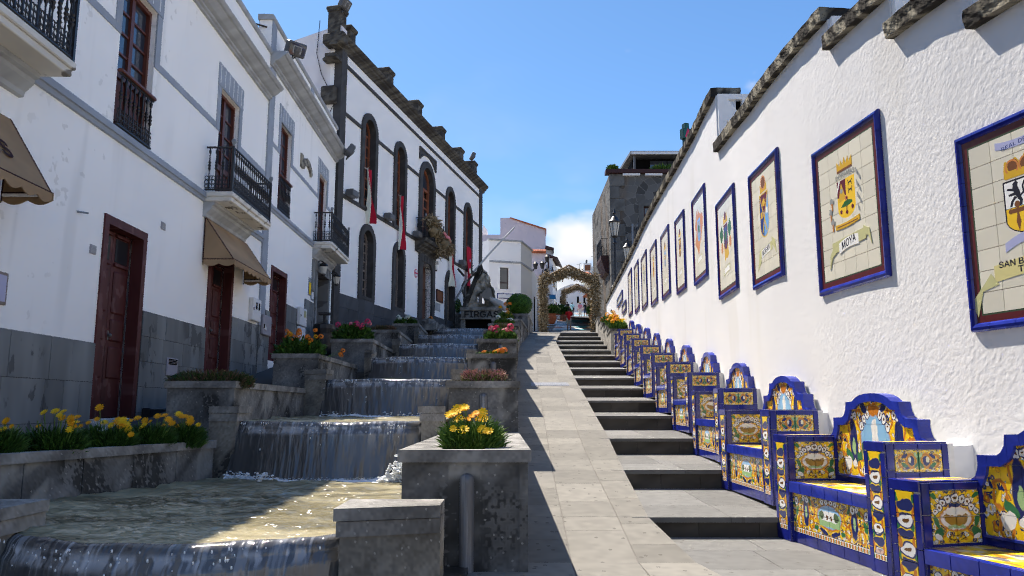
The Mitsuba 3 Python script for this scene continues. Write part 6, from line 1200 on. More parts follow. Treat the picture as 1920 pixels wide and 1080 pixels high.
# stepping planters at the top of the bench row
for k in range(5):
    ya = 27.4 + 2.05 * k; x = float(XBENCH(ya)) + .0; zt = float(np.interp(ya, RY, RZ)) + .78
    KK = thing('low_planter', ['lowest', 'second', 'third', 'fourth', 'topmost'][k] + ' of the five grey stepped planters beside the top of the stairs', 'planter', 'stepped planters above the benches')
    xb = float(wx(ya + 1)) ; mb = MB(); quadbox(mb, [(x, ya), (xb - .02, ya), (xb + .1, ya + 2.03), (x + .12, ya + 2.03)], zt - 1.6, zt - .08); add('body', mb, 'm_coping_dry', KK)
    mb = MB(); quadbox(mb, [(x - .03, ya - .03), (xb - .02, ya - .03), (xb + .1, ya + 2.02), (x + .09, ya + 2.02)], zt - .08, zt); add('coping', mb, 'm_conc', KK)
    if k in (0, 1, 2): clump(['orange yellow flowers in the lowest stepped planter by the top bench', 'orange and yellow flowers in the second stepped planter above the benches', 'small orange flowers in the third stepped planter above the benches'][k], x + .32, ya + .5, zt, .28, .4, .25, scatter(12, .26, .38, .1, .48, .09, ['orange', 'gold', 'yellow']), 70 + k, 220, (.12, .25), .04, 'm_leaf', 'm_leaf_light', 'flower_clump', kind='umbel')
# ---------------------------------------------------------------- the street beyond
def Yp(px, py, Y): p = at(px, py, Y); return p
def slabpoly(name, pts, Y, depth, mat, parent=None, hole=None, **kw):
    """an upright face drawn at its own distance Y, with real thickness behind it"""
    P = Polygon([(at(u, v, Y)[0], at(u, v, Y)[2]) for u, v in pts])
    for h in hole or []: P = P.difference(Polygon([(at(u, v, Y)[0], at(u, v, Y)[2]) for u, v in h]))
    return add(name, MB().poly(P, Y, Y + depth), mat, parent, **kw)
sx = lambda y: .0856 * y
V = []
for y in (35.9, 38, 60): V += [[sx(y) - 6, y, zr(y) + .02], [sx(y) + 3.2, y, zr(y) + .02]]
add('upper_street', (np.array(V), np.array([[0, 1, 3], [0, 3, 2], [2, 3, 5], [2, 5, 4]])), 'm_tread', kind='structure')
def paint(p, n, uv):
    v = voronoi(p.x * .9, p.y * .35); c = mix((0.62, 0.62, 0.58), (0.16, 0.50, 0.58), smoothstep(.45, .5, v[2])); c = mix(c, (0.55, 0.34, 0.26), smoothstep(.82, .85, v[2])); return mix(c, (0.30, 0.31, 0.30), smoothstep(.5, .7, fbm(p.x * 2, p.y * .8, 1)))
bsdf('m_painted', paint, 0.6, 0.3)
ps = tag(key_for('painted_steps'), kind='structure'); mbx = MB(); n_st = 11
for k in range(n_st):
    ya, yb = 60 + 4.6 * k, 60 + 4.6 * (k + 1); za, zb_ = float(zr(ya)) + .1, float(zr(yb)) - .08 + .1
    q = [(sx(ya) - 2.0, ya), (sx(ya) + 2.1, ya), (sx(yb) + 2.1, yb), (sx(yb) - 2.0, yb)]; mb = MB(); hexa(mb, q, [za, za, zb_, zb_], .5); add('painted_panel', mb, 'm_painted', ps)
    hexa(mbx, [(sx(ya) - 5, ya), (sx(ya) + 5, ya), (sx(yb) + 5, yb), (sx(yb) - 5, yb)], [za - .06, za - .06, zb_ - .06, zb_ - .06], .5)
scene[ps] = shape(mbx, 'm_tread')
# house with the chamfered corner, left of the street
hc = thing('corner_house', 'plain white corner house with one dark window behind the monument', 'house'); Yc = 47.0
def face(nm, a, b, z1, z0, mat, par, th=.3, holes=()):
    f = Fr(a[0], a[1], b[0] - a[0], b[1] - a[1]); L = math.hypot(b[0] - a[0], b[1] - a[1]); pl = sbox(0, z0, L, z1)
    for h in holes: pl = pl.difference(sbox(*h))
    add(nm, MB().poly(pl, -th, 0), mat, par, f); return f, L
p0, p1, p2, p3 = at(860, 452, 49), at(917.5, 450, 47), at(976.7, 456, 47.6), at(997, 473, 50.4); zt = p1[2]
f_, L_ = face('wall', p1, p2, zt, 2.5, 'm_hall_white', hc, holes=[(.62, 7.15, 1.30, 8.62)]); face('wall', p0, p1, zt - .003, 2.5, 'm_hall_white', hc); f3, L3 = face('wall', p2, p3, zt - .006, 2.5, 'm_far_cream', hc); f4, L4 = face('wall', p3, (p3[0] + 1.6, p3[1] + 12), zt - 1.2, 2.5, 'm_far_white', hc)
for ff, LL_ in ((f_, L_), (f3, L3)): add('ledge', MB().box(0, LL_, 0, .06, 8.85, 8.97), 'm_cornice', hc, ff); add('cap', MB().box(-.05, LL_ + .05, -.35, .08, zt - .01, zt + .09), 'm_cornice', hc, ff)
Wn = add('window', MB().poly(sbox(.58, 7.11, 1.34, 8.66).difference(sbox(.68, 7.21, 1.24, 8.56)), -.2, .04), 'm_hall_white', hc, f_); add('pane', MB().box(.62, 1.3, -.14, -.12, 7.15, 8.62), 'm_glass', Wn, f_); add('sash', MB().box(.62, 1.3, -.12, -.1, 7.6, 7.66).box(1.2, 1.3, -.12, -.1, 7.15, 8.62), 'm_door_dark', Wn, f_)
sg = add('street_sign', MB().mesh(chbox(.5, 1.55, .005, .05, 6.62, 6.95, .01)), 'm_p_navy', None, f_, label='white street name plate with a navy border under the corner house window', cat='sign'); add('face', MB().box(.55, 1.5, .05, .055, 6.67, 6.90), 'm_p_white', sg, f_)
for k in range(3): add('door_slot', MB().box(1.2 + 2.4 * k, 1.75 + 2.4 * k, -.02, .02, 4.8 + .2 * k, 7.4 + .1 * k), 'm_dark', hc, f4)
# lilac house and the tiled ones up the street
lh = thing('lilac_house', 'tall pale lilac house with a slanting roofline behind the corner house', 'house'); slabpoly('wall', [(880, 520), (880, 440), (938, 440), (938, 408.5), (957, 408.5), (1023, 430), (1024, 520)], 72, 9, 'm_far_lilac', lh); slabpoly('roof_edge', [(956, 408.5), (957, 407), (1024.5, 428.5), (1024.5, 438), (1023, 438), (1023, 430.5)], 71.8, 9, 'm_roof_tile', lh); slabpoly('roof_stub', [(904, 440), (906, 421), (914, 432), (914, 440)], 75, 3, 'm_far_white', lh)
ph = thing('pink_house', 'low pinkish house with a red tiled roof edge and dark wall lamps', 'house'); slabpoly('wall', [(990, 600), (990, 471), (1024, 473), (1024, 600)], 62, 8, 'm_far_lilac', ph)
rt = MB()
for k in range(14): p = at(982 + k * 3.1, 465 + min(k, 6) * 1.1, 61.6); rt.tube([p, p + [.05, 1.2, .35]], .09, 6)
add('roof', rt, 'm_roof_tile', ph); slabpoly('eave', [(980, 462.5), (997, 471), (1024, 473), (1024, 475), (997, 474), (980, 466)], 61.9, 1.5, 'm_roof_tile', ph)
for (u, v) in ((1001, 505), (1023, 492)): p = at(u, v, 58); k = thing('wall_lamp', 'black lantern cluster on the pink house wall, ' + ('lower left one' if u < 1010 else 'upper right one'), 'lamp'); add('bracket', MB().tube([p, p + [-.1, .5, -.1], p + [-.1, 4, -.1]], .05, 6), 'm_iron', k); [add('lantern', MB().lathe([(0, -.3), (.12, -.28), (.2, .1), (.22, .12), (.05, .3), (0, .32)], p + np.array(o), 8), 'm_iron', k) for o in ([-.25, 0, -.2], [.12, 0, .3], [.05, 0, -.75])]
hs = thing('street_house', 'white house with a dark balcony and eaves on the left of the far street', 'house')
f5 = Fr(at(1036, 500, 70)[0], 70, .62, 4.0); zt = 13.4
add('wall', MB().box(0, 4.1, -3, 0, 4, zt), 'm_far_white', hs, f5); add('eave', MB().sweep([(-1, zt + .5), (.5, zt), (.5, zt + .16), (-1, zt + .7)], -.3, 4.2), 'm_door_dark', hs, f5)
slabpoly('front_wall', [(1022, 620), (1022, 484), (1036, 484), (1036, 620)], 69.9, 3, 'm_far_white', hs); slabpoly('upper_block', [(1024, 486), (1024, 465), (1037, 468), (1037, 486)], 71, 3, 'm_far_white', hs); slabpoly('upper_roof', [(1023, 466), (1023, 460), (1038.5, 464.5), (1038.5, 474), (1037, 474), (1037, 468)], 70.5, 3, 'm_door_dark', hs)
slabpoly('shutter', [(1027, 503), (1027, 486), (1029.5, 486), (1029.5, 503)], 69.85, .05, 'm_door_dark', hs)
for k in range(3): add('window', MB().box(.5 + 1.2 * k, 1.0 + 1.2 * k, -.02, .05, 11.0, 12.6), 'm_glass', hs, f5); add('lower_window', MB().box(.5 + 1.2 * k, 1.0 + 1.2 * k, -.02, .05, 8.4, 9.9), 'm_glass', hs, f5)
f9 = Fr(at(1024.5, 500, 69.9)[0], 69.9, 1, 0); railing(hs, f9, [(.0, .02), (.0, .6), (.56, .6), (.56, .02)], at(1030, 511, 69.9)[2], .42, 9, 'balcony_railing'); add('balcony_slab', MB().box(-.03, .6, 0, .65, at(1030, 511, 69.9)[2] - .12, at(1030, 511, 69.9)[2]), 'm_far_white', hs, f9)
ab = thing('blue_awning', 'small blue canvas awning on the far left house front', 'awning'); za_ = at(1030, 561, 69.9)[2]; add('canvas', MB().sweep([(0, za_ + .42), (.4, za_ + .36), (.7, za_ + .1), (.72, za_ - .08), (.69, za_ - .08), (.66, za_ + .08), (.38, za_ + .31), (0, za_ + .37)], .22, .80), 'm_canvas_blue', ab, f9); bsdf('m_canvas_blue', (0.03, 0.17, 0.30), 0.7, 0.2); add('frame', MB().tube([f9([.25, .05, za_]), f9([.25, .66, za_]), f9([.77, .66, za_]), f9([.77, .05, za_])], .02, 5), 'm_white_paint', ab)
eh = thing('end_house', 'bright white house closing the far end of the street', 'house'); slabpoly('wall', [(1040, 600), (1040, 548), (1052, 540), (1070, 533), (1130, 533), (1130, 600)], 128, 8, 'm_far_white', eh); slabpoly('door', [(1104, 590), (1104, 560), (1109, 560), (1109, 590)], 127.9, .2, 'm_dark', eh)
for u in (1050, 1082, 1094): slabpoly('window', [(u, 568), (u, 556), (u + 3.5, 556), (u + 3.5, 568)], 127.9, .2, 'm_dark', eh)
slabpoly('tile_canopy', [(1094, 554), (1100, 549), (1107, 549), (1108, 556)], 124, 2, 'm_roof_tile', eh)
rh = thing('right_house', 'white house with red tiled eaves and roof terrace on the right of the far street', 'house'); Yr = 74
slabpoly('wall', [(1122, 620), (1122, 517), (1146, 508), (1170, 508), (1170, 620)], Yr, 8, 'm_far_cream', rh); slabpoly('gable', [(1104, 520), (1124, 500), (1148, 494), (1172, 494), (1172, 512), (1146, 508), (1120, 516)], Yr + .2, 8, 'm_far_white', rh)
rt = MB()
for k in range(16): p = at(1118 + k * 1.9, 516.5 - k * .72, Yr - .4); rt.tube([p, p + [.0, 1.4, .3]], .075, 6)
add('eave_tile', rt, 'm_roof_tile', rh); slabpoly('window', [(1131, 547), (1131, 526), (1141, 524), (1141, 546)], Yr - .05, .2, 'm_dark', rh); slabpoly('window_frame', [(1129, 549), (1129, 524), (1143, 521), (1143, 548)], Yr - .1, .2, 'm_far_white', rh, hole=[[(1131, 547), (1131, 526), (1141, 524), (1141, 546)]])
slabpoly('balcony', [(1126, 551), (1126, 546), (1145, 545), (1145, 551)], Yr - .8, .7, 'm_iron_grey', rh); slabpoly('doorway', [(1125, 600), (1125, 566), (1134, 566), (1134, 600)], Yr - .05, .2, 'm_door_dark', rh)
rb = thing('roof_house', 'white roof block with a grille and a red tile pitch beyond the straw arch', 'house'); slabpoly('block', [(1094, 525), (1094, 493.5), (1109, 493.5), (1109, 525)], 105, 4, 'm_far_white', rb); slabpoly('grille', [(1097, 507), (1097, 497), (1107, 497), (1107, 507)], 104.9, .1, 'm_oak', rb); slabpoly('parapet', [(1109, 512), (1109, 500), (1118, 499), (1118, 491), (1150, 489), (1150, 520), (1109, 520)], 106, 4, 'm_far_white', rb)
rt = MB()
for k in range(11): p = at(1091 + k * 1.9, 516, 100); rt.tube([p, p + [.25 * (5 - k) * .3, 2.4, .75]], .13, 6)
add('roof', rt, 'm_roof_tile', rb); slabpoly('chimney', [(1098, 494), (1098.4, 488), (1100, 486.5), (1101.6, 488), (1101, 494)], 105, .3, 'm_iron_grey', rb)
for k, (u, v0, v1, Y) in enumerate(((1112.8, 480, 502, 104), (1128, 479, 500, 104), (1086, 495, 512, 112))):
    A = thing('antenna', ['thin roof aerial left of the tall one, above the grey parapet', 'roof aerial nearest the stone building', 'small aerial left of the chimney above the arch'][k], 'antenna'); p, q = at(u, v0, Y), at(u, v1, Y); add('mast', MB().tube([q, p], .04, 5), 'm_iron_grey', A); add('boom', MB().tube([p + [-.35, 0, -.1], p + [.35, .1, .12]], .03, 5).tube([p + [-.25, -.25, -.05], p + [-.25, .25, -.05]], .02, 4).tube([p + [.2, -.2, .06], p + [.2, .25, .06]], .02, 4), 'm_iron_grey', A)
wa = thing('white_parasol', 'white canvas parasol at the right side of the far street', 'parasol'); p = at(1137, 560, 66); add('canopy', MB().lathe([(0, .95), (.9, .35), (1.35, 0), (1.35, -.18), (1.3, -.18), (.88, .28), (0, .85)], p, 8), 'm_white_paint', wa); add('pole', MB().tube([p + [0, 0, -2.2], p + [0, 0, .9]], .04, 6), 'm_iron_grey', wa)
# stone building with the penthouse
tw = thing('stone_building', 'dark rubble stone building with a glazed penthouse above the white wall', 'building'); Yt = 44
tx0, tx1, tz = at(1143, 322, Yt)[0], at(1330, 322, Yt)[0], at(1143, 326, Yt)[2]; f6 = Fr(tx0, Yt, 1, 0, 0, side=1)
wnx0, wnx1 = at(1207, 400, Yt)[0] - tx0, at(1238, 400, Yt)[0] - tx0; wz0, wz1 = at(1207, 432, Yt)[2], at(1207, 386, Yt)[2]
add('wall', MB().poly(sbox(0, 1, tx1 - tx0, tz).difference(sbox(wnx0, wz0, wnx1, wz1)), -10, 0), 'm_rubble', tw, f6)
for k in range(14): add('quoin', MB().mesh(chbox(-.02, .55 if k % 2 else .85, -.6, .04, tz - .75 * (k + 1) + .01, tz - .75 * k - .01, .02)), 'm_rubble2', tw, f6)
bsdf('m_rubble2', lambda p, n, uv: tint((0.115, 0.115, 0.11), fbm(p.x * 3, p.y * 3, p.z * 3), 0.8), 0.85, 0.2)
Wn = key_for('window', tw); scene[Wn] = shape(MB().poly(sbox(wnx0 - .3, wz0, wnx1 + .3, wz1 + .35).difference(sbox(wnx0, wz0 - 1, wnx1, wz1)), -.2, .05), 'm_rubble2', f6)
add('pane', MB().box(wnx0, wnx1, -.3, -.28, wz0, wz1), 'm_glass_sky', Wn, f6); mb = MB()
for k in range(4): mb.box(wnx0, wnx1, -.28, -.22, wz0 + (wz1 - wz0) * k / 3 - .04, wz0 + (wz1 - wz0) * k / 3 + .04)
for x in (wnx0 + .05, (wnx0 + wnx1) / 2, wnx1 - .05): mb.box(x - .05, x + .05, -.28, -.2, wz0, wz1)
add('sash', mb, 'm_door_dark', Wn, f6); railing(tw, f6, [(wnx0 - .5, .02), (wnx0 - .5, .6), (wnx1 + .5, .6), (wnx1 + .5, .02)], wz0 - .9, .95, 6)
add('terrace_edge', MB().box(-.25, tx1 - tx0, -.4, .25, tz, tz + .22), 'm_door_dark', tw, f6)
for k in range(4): add('strip_light', MB().box(.75 + 1.3 * k, 1.75 + 1.3 * k, .0, .2, tz - .14, tz - .02), 'm_white_paint', tw, f6)
u0 = at(1190, 300, Yt)[0] - tx0; z1 = at(1190, 290, Yt)[2]
P_ = key_for('penthouse', tw); scene[P_] = shape(MB().box(u0, tx1 - tx0, -6, -.9, tz + .2, z1), 'm_dark', f6)
for k in range(5): add('glass_panel', MB().box(u0 + 1.05 + k * 1.05, u0 + 2.05 + k * 1.05, -.9, -.86, tz + .25, z1 - .1), 'm_glass_sky', P_, f6)
add('post', MB().box(u0 - .05, u0 + .06, -.2, -.08, tz + .2, z1 + .05), 'm_iron_grey', P_, f6); add('roof', MB().sweep([(-6, z1 + .55), (.1, z1 + .02), (.1, z1 + .2), (-6, z1 + .72)], u0 - .25, tx1 - tx0), 'm_iron_grey', P_, f6); add('awning_roll', MB().sweep([(.1, z1 - .02), (.18, z1 - .02), (.18, z1 + .14), (.1, z1 + .14)], u0 - .2, tx1 - tx0), 'm_white_paint', P_, f6)
for x, w_ in ((-.05, .5), (u0 + 1.0, 1.6), (u0 + 4.5, 1.2)): k = clump('green terrace plants ' + {-.05: 'on the left corner of the stone building', u0 + 1.0: 'in the long box before the penthouse glass'}.get(x, 'in the right box before the penthouse'), float(f6([x + w_ / 2, 0, 0])[0]), Yt + .2, tz + .22, w_ / 2, .2, .3, [], 80 + int(w_ * 10), 300, (.15, .3), .03, 'm_leaf', 'm_leaf_light', 'terrace_plant', stem=False)
sb = Fr(tx0, Yt, 0, 1, 0, side=-1)
BB = key_for('side_balcony', tw); q = at(1134, 487, 46)[2]; scene[BB] = shape(MB().sweep([(0, q - 1.0), (.2, q - .9), (.45, q - .1), (.45, q + .1), (0, q + .1)], 1.2, 3.6), 'm_door_dark', sb); railing(BB, sb, [(1.25, .02), (1.25, .42), (3.55, .42), (3.55, .02)], q + .1, 1.05, 5)
# pharmacy cross on its post behind the wall
pc = thing('pharmacy_cross', 'dark green cross sign with a painted red reflection above the white wall', 'sign'); p = at(1288.5, 250, 20.5); s = .135
cr = unary_union([sbox(-s * .36, -s * 2.1, s * .36, s * 2.1), sbox(-s * .85, -s * .95, s * .85, s * .95)]); f7 = Fr(p[0], p[1], 1, .35, p[2], side=1)
add('case', MB().poly(cr.buffer(.015, join_style='mitre'), -.16, 0), 'm_cross', pc, f7); bsdf('m_cross', (0.006, 0.05, 0.035), 0.35, 0.5); add('painted_reflection', MB().poly(Polygon([(-.09, -.16), (-.02, -.16), (.09, .16), (.02, .16)]).intersection(cr.buffer(-.02)), 0, .006), 'm_f_pink', pc, f7); add('face', MB().poly(cr.buffer(-.012, join_style='mitre'), 0, .003), 'm_cross2', pc, f7); bsdf('m_cross2', (0.012, 0.10, 0.07), 0.2, 0.5); add('post', MB().tube([p + [.05, .1, -.25], p + [.05, .1, -4.8]], .04, 6), 'm_iron_grey', pc)  # the red diagonal is a reflection painted onto the cross face
# street lamps
def lamp(lab, p, H, s):
    K = thing('street_lamp', lab, 'street lamp', 'black lantern street lamps above the wall'); L = lambda prof, dz, nm, mt: add(nm, MB().lathe([(r * s, z * s) for r, z in prof], (p[0], p[1], p[2] + dz), 12), mt, K, smooth=40)
    hz = H - 1.35 * s
    L([(.0, 0), (.24, 0), (.24, .1), (.17, .16), (.16, .95), (.2, 1.0), (.2, 1.08), (.09, 1.2), (.085, 1.3), (.06, 1.4)], 0, 'base', 'm_iron'); add('pole', MB().tube([[p[0], p[1], p[2] + 1.3 * s], [p[0], p[1], p[2] + hz]], [.062 * s, .05 * s], 10), 'm_iron', K, smooth=40); L([(.05, -.3), (.09, -.26), (.06, -.2), (.06, -.05), (.12, 0), (.13, .04), (0, .05)], hz, 'collar', 'm_iron')
    L([(.12, .05), (.22, .62), (.0, .62)], hz, 'glass', 'm_lampglass'); L([(.25, .6), (.26, .66), (.2, .72), (.12, .86), (.06, .9), (.05, .98), (.08, 1.03), (.05, 1.1), (.02, 1.2), (0, 1.24)], hz, 'cap', 'm_iron')
    mb = MB()
    for k in range(6): a = k * math.pi / 3; mb.tube([[p[0] + .125 * s * math.cos(a), p[1] + .125 * s * math.sin(a), p[2] + hz + .05 * s], [p[0] + .23 * s * math.cos(a), p[1] + .23 * s * math.sin(a), p[2] + hz + .62 * s]], .012 * s, 5)
    add('cage', mb, 'm_iron', K)
bsdf('m_lampglass', (0.50, 0.48, 0.42), 0.25, 0.5)
p = at(1155, 560, 36.0); b_ = at(1152, 386, 36.0); lamp('taller black lantern lamp beside the stone building', np.array([p[0], 36, 4.4]), b_[2] - 4.4, 1.12)
p = at(1177, 510, 42.0); b_ = at(1175, 440, 42.0); lamp('smaller black lantern lamp just above the white wall coping', np.array([p[0], 42, 4.5]), b_[2] - 4.5, 1.05)
wp = thing('thin_pole', 'thin pale pole standing between the lamp and the stone building window', 'pole'); p, q = at(1186, 420, 42.5), at(1186, 530, 42.5); add('shaft', MB().tube([q - [0, 0, 3], p], .05, 8), 'm_plastic_grey', wp); add('cap', MB().lathe([(.05, 0), (.06, .02), (0, .05)], p, 8), 'm_iron_grey', wp)
# straw arches over the street
def arch_of_straw(lab, Y, lx0, lx1, zb, zt, rise, ww, n, seed):
    K = thing('straw_arch', lab, 'arch', 'straw arches over the street')
    path = np.array([[lx0, zb], [lx0, zt], [(lx0 * .82 + lx1 * .18), zt + .02], [(lx0 + lx1) / 2, zt + rise * .55], [(lx0 * .18 + lx1 * .82), zt + .02], [lx1, zt], [lx1, zb]]); seg = np.linalg.norm(np.diff(path, axis=0), axis=1); cum = np.concatenate([[0], np.cumsum(seg)])
    def fn(rg, m):
        t = rg.uniform(0, cum[-1], m); x, z = np.interp(t, cum, path[:, 0]), np.interp(t, cum, path[:, 1]); k = ww * (1 + .5 * (meshkit.noise(np.stack([t * 2.1, 0 * t, 0 * t], -1)) - .5)); th = np.where((t > seg[0]) & (t < cum[-1] - seg[-1]), 1.35, 1.0)
        return np.stack([x + rg.normal(size=m) * k * .55, Y + rg.normal(size=m) * k * .6, z + rg.normal(size=m) * k * .55 * th], 1)
    add('straw', straws(n, fn, seed, (.12, .34), .035), 'm_straw', K, kind='stuff'); add('dark_straw', straws(n, fn, seed + 1, (.12, .34), .035), 'm_straw_brown', K, kind='stuff')
    add('frame', MB().tube([[a, Y, b] for a, b in path], .07, 6), 'm_oak_dark', K)
    add('roof_frame', MB().tube([[lx0, Y + .1, zt], [(lx0 + lx1) / 2, Y + .1, zt + rise], [lx1, Y + .1, zt]], .06, 6), 'm_oak_dark', K)
a, b = at(1019, 622, 44), at(1117, 622, 44); arch_of_straw('large sunlit straw arch at the top of the stairs', 44, a[0], b[0], a[2] - .1, at(1019, 521, 44)[2], .75, .15, 4600, 5)
a, b = at(1057, 590, 78), at(1107, 590, 78); arch_of_straw('smaller shaded straw arch further up the street', 78, a[0], b[0], a[2] - .5, at(1057, 545, 78)[2], .7, .18, 2400, 8)
# pots along the painted steps
def pot(lab, u, v, Y, r, h, plant, cols, ph_, seed):
    p = at(u, v, Y); K = thing('terracotta_pot', lab, 'pot'); add('bowl', MB().lathe([(0, 0), (.62 * r, 0), (.95 * r, .45 * h), (r, .7 * h), (.86 * r, .9 * h), (.95 * r, h), (.8 * r, h), (.75 * r, .85 * h), (0, .84 * h)], p, 18), 'm_terracotta', K, smooth=40)
    add('rim', MB().lathe([(.84 * r, h * .97), (.99 * r, h), (.99 * r, h * 1.05), (.84 * r, h * 1.05)], p, 18), 'm_terracotta', K, smooth=40)
    clump(plant, p[0], p[1], p[2] + h, r * 1.3, r * 1.1, ph_, scatter(16, r * 1.2, r * .8, .1, ph_, .07, cols) if cols else [], seed, 420, (.15, .32), .05, 'm_leaf_dark', 'm_leaf', 'potted_plant', kind='umbel')
pot('large terracotta pot left of the painted steps, beside the arch leg', 1032, 607, 51, .42, .62, 'dark leafy plant in the large left terracotta pot', [], .6, 90); pot('terracotta pot on the right of the painted steps', 1113, 605, 53, .30, .55, 'leafy green plant in the right terracotta pot', [], .7, 91)
pot('smaller terracotta pot behind, in the flower row left of the steps', 1052, 600, 62, .42, .5, 'pink and white flowers in the row left of the painted steps', ['rose', 'white', 'lilac'], .7, 92); pot('terracotta trough pot nearest the man in red', 1060, 601, 60.5, .3, .45, 'yellow green flowers behind the man in red', ['yellow', 'white'], .6, 93)
tb = thing('chequered_planter', 'small white and black patterned planter box in the pot row', 'planter'); p = at(1043.5, 598, 56); add('box', MB().box(p[0] - .26, p[0] + .26, p[1], p[1] + .3, p[2], p[2] + .26), 'm_white_paint', tb); add('soil', MB().box(p[0] - .23, p[0] + .23, p[1] + .03, p[1] + .27, p[2] + .26, p[2] + .265), 'm_soil', tb)
for k in range(5):
    for j in range(2): add('black_diamond', MB().poly(Polygon([(p[0] - .2 + .1 * k, p[2] + .03 + .11 * j), (p[0] - .16 + .1 * k, p[2] + .07 + .11 * j), (p[0] - .2 + .1 * k, p[2] + .11 + .11 * j), (p[0] - .24 + .1 * k, p[2] + .07 + .11 * j)]), p[1] - .006, p[1]), 'm_iron', tb)
# ---------------------------------------------------------------- small things on the house fronts
def flp(name, lab, cat, mesh, mat, fr=FL, **kw): return add(name, mesh, mat, None, fr, label=lab, cat=cat, **kw)
k = flp('meter_box', 'white meter box with two dark slots beside the awning door', 'meter box', MB().mesh(chbox(15.1, 15.62, .0, .09, 1.70, 2.15, .012)), 'm_white_paint')
for a in (15.28, 15.45): add('slot', MB().box(a, a + .09, .088, .094, 1.93, 2.07), 'm_dark', k, FL)
add('lock', MB().box(15.14, 15.16, .088, .1, 1.9, 1.96), 'm_red_tile', k, FL)
k = flp('meter_box', 'dull pinkish grey meter cabinet left of the third door', 'meter box', MB().mesh(chbox(15.82, 16.4, .035, .085, 1.49, 1.9, .012)), 'm_grey_paint'); add('lock', MB().box(15.86, 15.9, .08, .1, 1.62, 1.7), 'm_iron', k, FL)
k = flp('paper_scrap', 'scrap of white paper stuck on the grey meter cabinet', 'paper', MB().raw([[15.86, .09, 1.62], [16.02, .1, 1.58], [15.98, .09, 1.70], [15.9, .11, 1.66]], [[0, 1, 2], [0, 2, 3]]), 'm_white_paint')
k = flp('meter_box', 'upper white meter box with a green window near the stone doorway', 'meter box', MB().mesh(chbox(18.6, 19.25, .035, .12, 1.98, 2.42, .012)), 'm_white_paint'); add('slot', MB().box(18.95, 19.18, .118, .124, 2.2, 2.36), 'm_p_olive', k, FL); add('lock', MB().box(18.63, 18.67, .118, .13, 2.18, 2.24), 'm_iron', k, FL)
k = flp('meter_box', 'lower white meter box under the one with the green window', 'meter box', MB().mesh(chbox(18.62, 19.22, .035, .11, 1.3, 1.95, .012)), 'm_white_paint'); add('lock', MB().box(18.65, 18.7, .108, .12, 1.62, 1.7), 'm_iron', k, FL)
k = flp('wall_hatch', 'small grey hatch with a dark grille in the wainscot right of the first door', 'hatch', MB().mesh(chbox(11.42, 11.8, .028, .05, .47, .73, .006)), 'm_grey_paint')
for j in range(4): add('louvre', MB().box(11.46, 11.76, .048, .056, .635 + .022 * j, .65 + .022 * j), 'm_dark', k, FL)
for lab, a, b in (('left small louvred vent on the white wall beside the first door', 9.12, 1.83), ('right small louvred vent high on the wall between the first two doors', 10.99, 2.56)):
    k = flp('wall_vent', lab, 'vent', MB().mesh(chbox(a, a + .14, .0, .015, b, b + .11, .004)), 'm_grey_paint')
    for j in range(5): add('slat', MB().box(a + .012, a + .128, .014, .02, b + .012 + .019 * j, b + .024 + .019 * j), 'm_cornice', k, FL)
flp('black_box', 'low black box at the foot of the wainscot right of the first door', 'box', MB().mesh(chbox(10.72, 11.45, .035, .16, -.22, .0, .015)), 'm_iron')
flp('iron_bracket', 'tiny pale iron stub sticking out of the white wall', 'bracket', MB().tube([FL([8.78, .0, 2.25]) * 0 + [8.78, 0, 2.25], [8.9, .07, 2.26]], .012, 6), 'm_plastic_grey')
k = flp('wall_notice', 'small framed notice at the left edge of the picture', 'notice', MB().mesh(chbox(7.35, 7.62, .0, .03, 1.0, 1.32, .006)), 'm_sash_grey'); add('sheet', MB().box(7.38, 7.59, .03, .034, 1.03, 1.29), 'm_p_lilac', k, FL)
for lab, u, mt, z0, z1 in (('yellow and grey notice beside the stone doorway', 19.72, 'm_f_yellow', 2.86, 3.2), ('white notice just right of the yellow one', 20.02, 'm_white_paint', 2.78, 3.0)):
    k = flp('wall_notice', lab, 'notice', MB().mesh(chbox(u, u + .26, .0, .02, z0, z1 + .12, .004)), 'm_plastic_grey'); add('sheet', MB().box(u + .03, u + .23, .02, .024, z0 + .03, z1), mt, k, FL)
for lab, u in (('wall lantern left of the stone doorway', 20.5), ('wall lantern right of the stone doorway', 22.2)):
    k = flp('wall_lantern', lab, 'lantern', MB().lathe([(0, -.24), (.05, -.23), (.1, .02), (.12, .04), (.1, .08), (.03, .13), (0, .14)], (u, .2, 3.72), 8), 'm_iron'); add('glass', MB().lathe([(.055, -.2), (.108, .015)], (u, .2, 3.72), 8), 'm_lampglass', k, FL); add('arm', MB().tube([[u, .0, 3.8], [u, .1, 3.9], [u, .2, 3.86]], .014, 5), 'm_iron', k, FL)
k = thing('litter_bin', 'dark litter bin with a black bag by the stone doorway', 'bin'); c = FL([19.85, .42, 0])
add('bin', MB().lathe([(0, 1.35), (.2, 1.35), (.235, 1.4), (.25, 2.05), (.23, 2.1), (0, 2.1)], (c[0], c[1], 0), 14), 'm_iron', k, smooth=40); add('bag', MB().lathe([(.255, 1.88), (.275, 2.0), (.27, 2.1), (.2, 2.13), (0, 2.06)], (c[0], c[1], 0), 11), 'm_iron', k); add('ash_top', MB().box(c[0] - .14, c[0] + .14, c[1] - .1, c[1] + .1, 2.36, 2.42).box(c[0] - .03, c[0] + .03, c[1] - .03, c[1] + .03, 2.1, 2.36), 'm_iron', k)
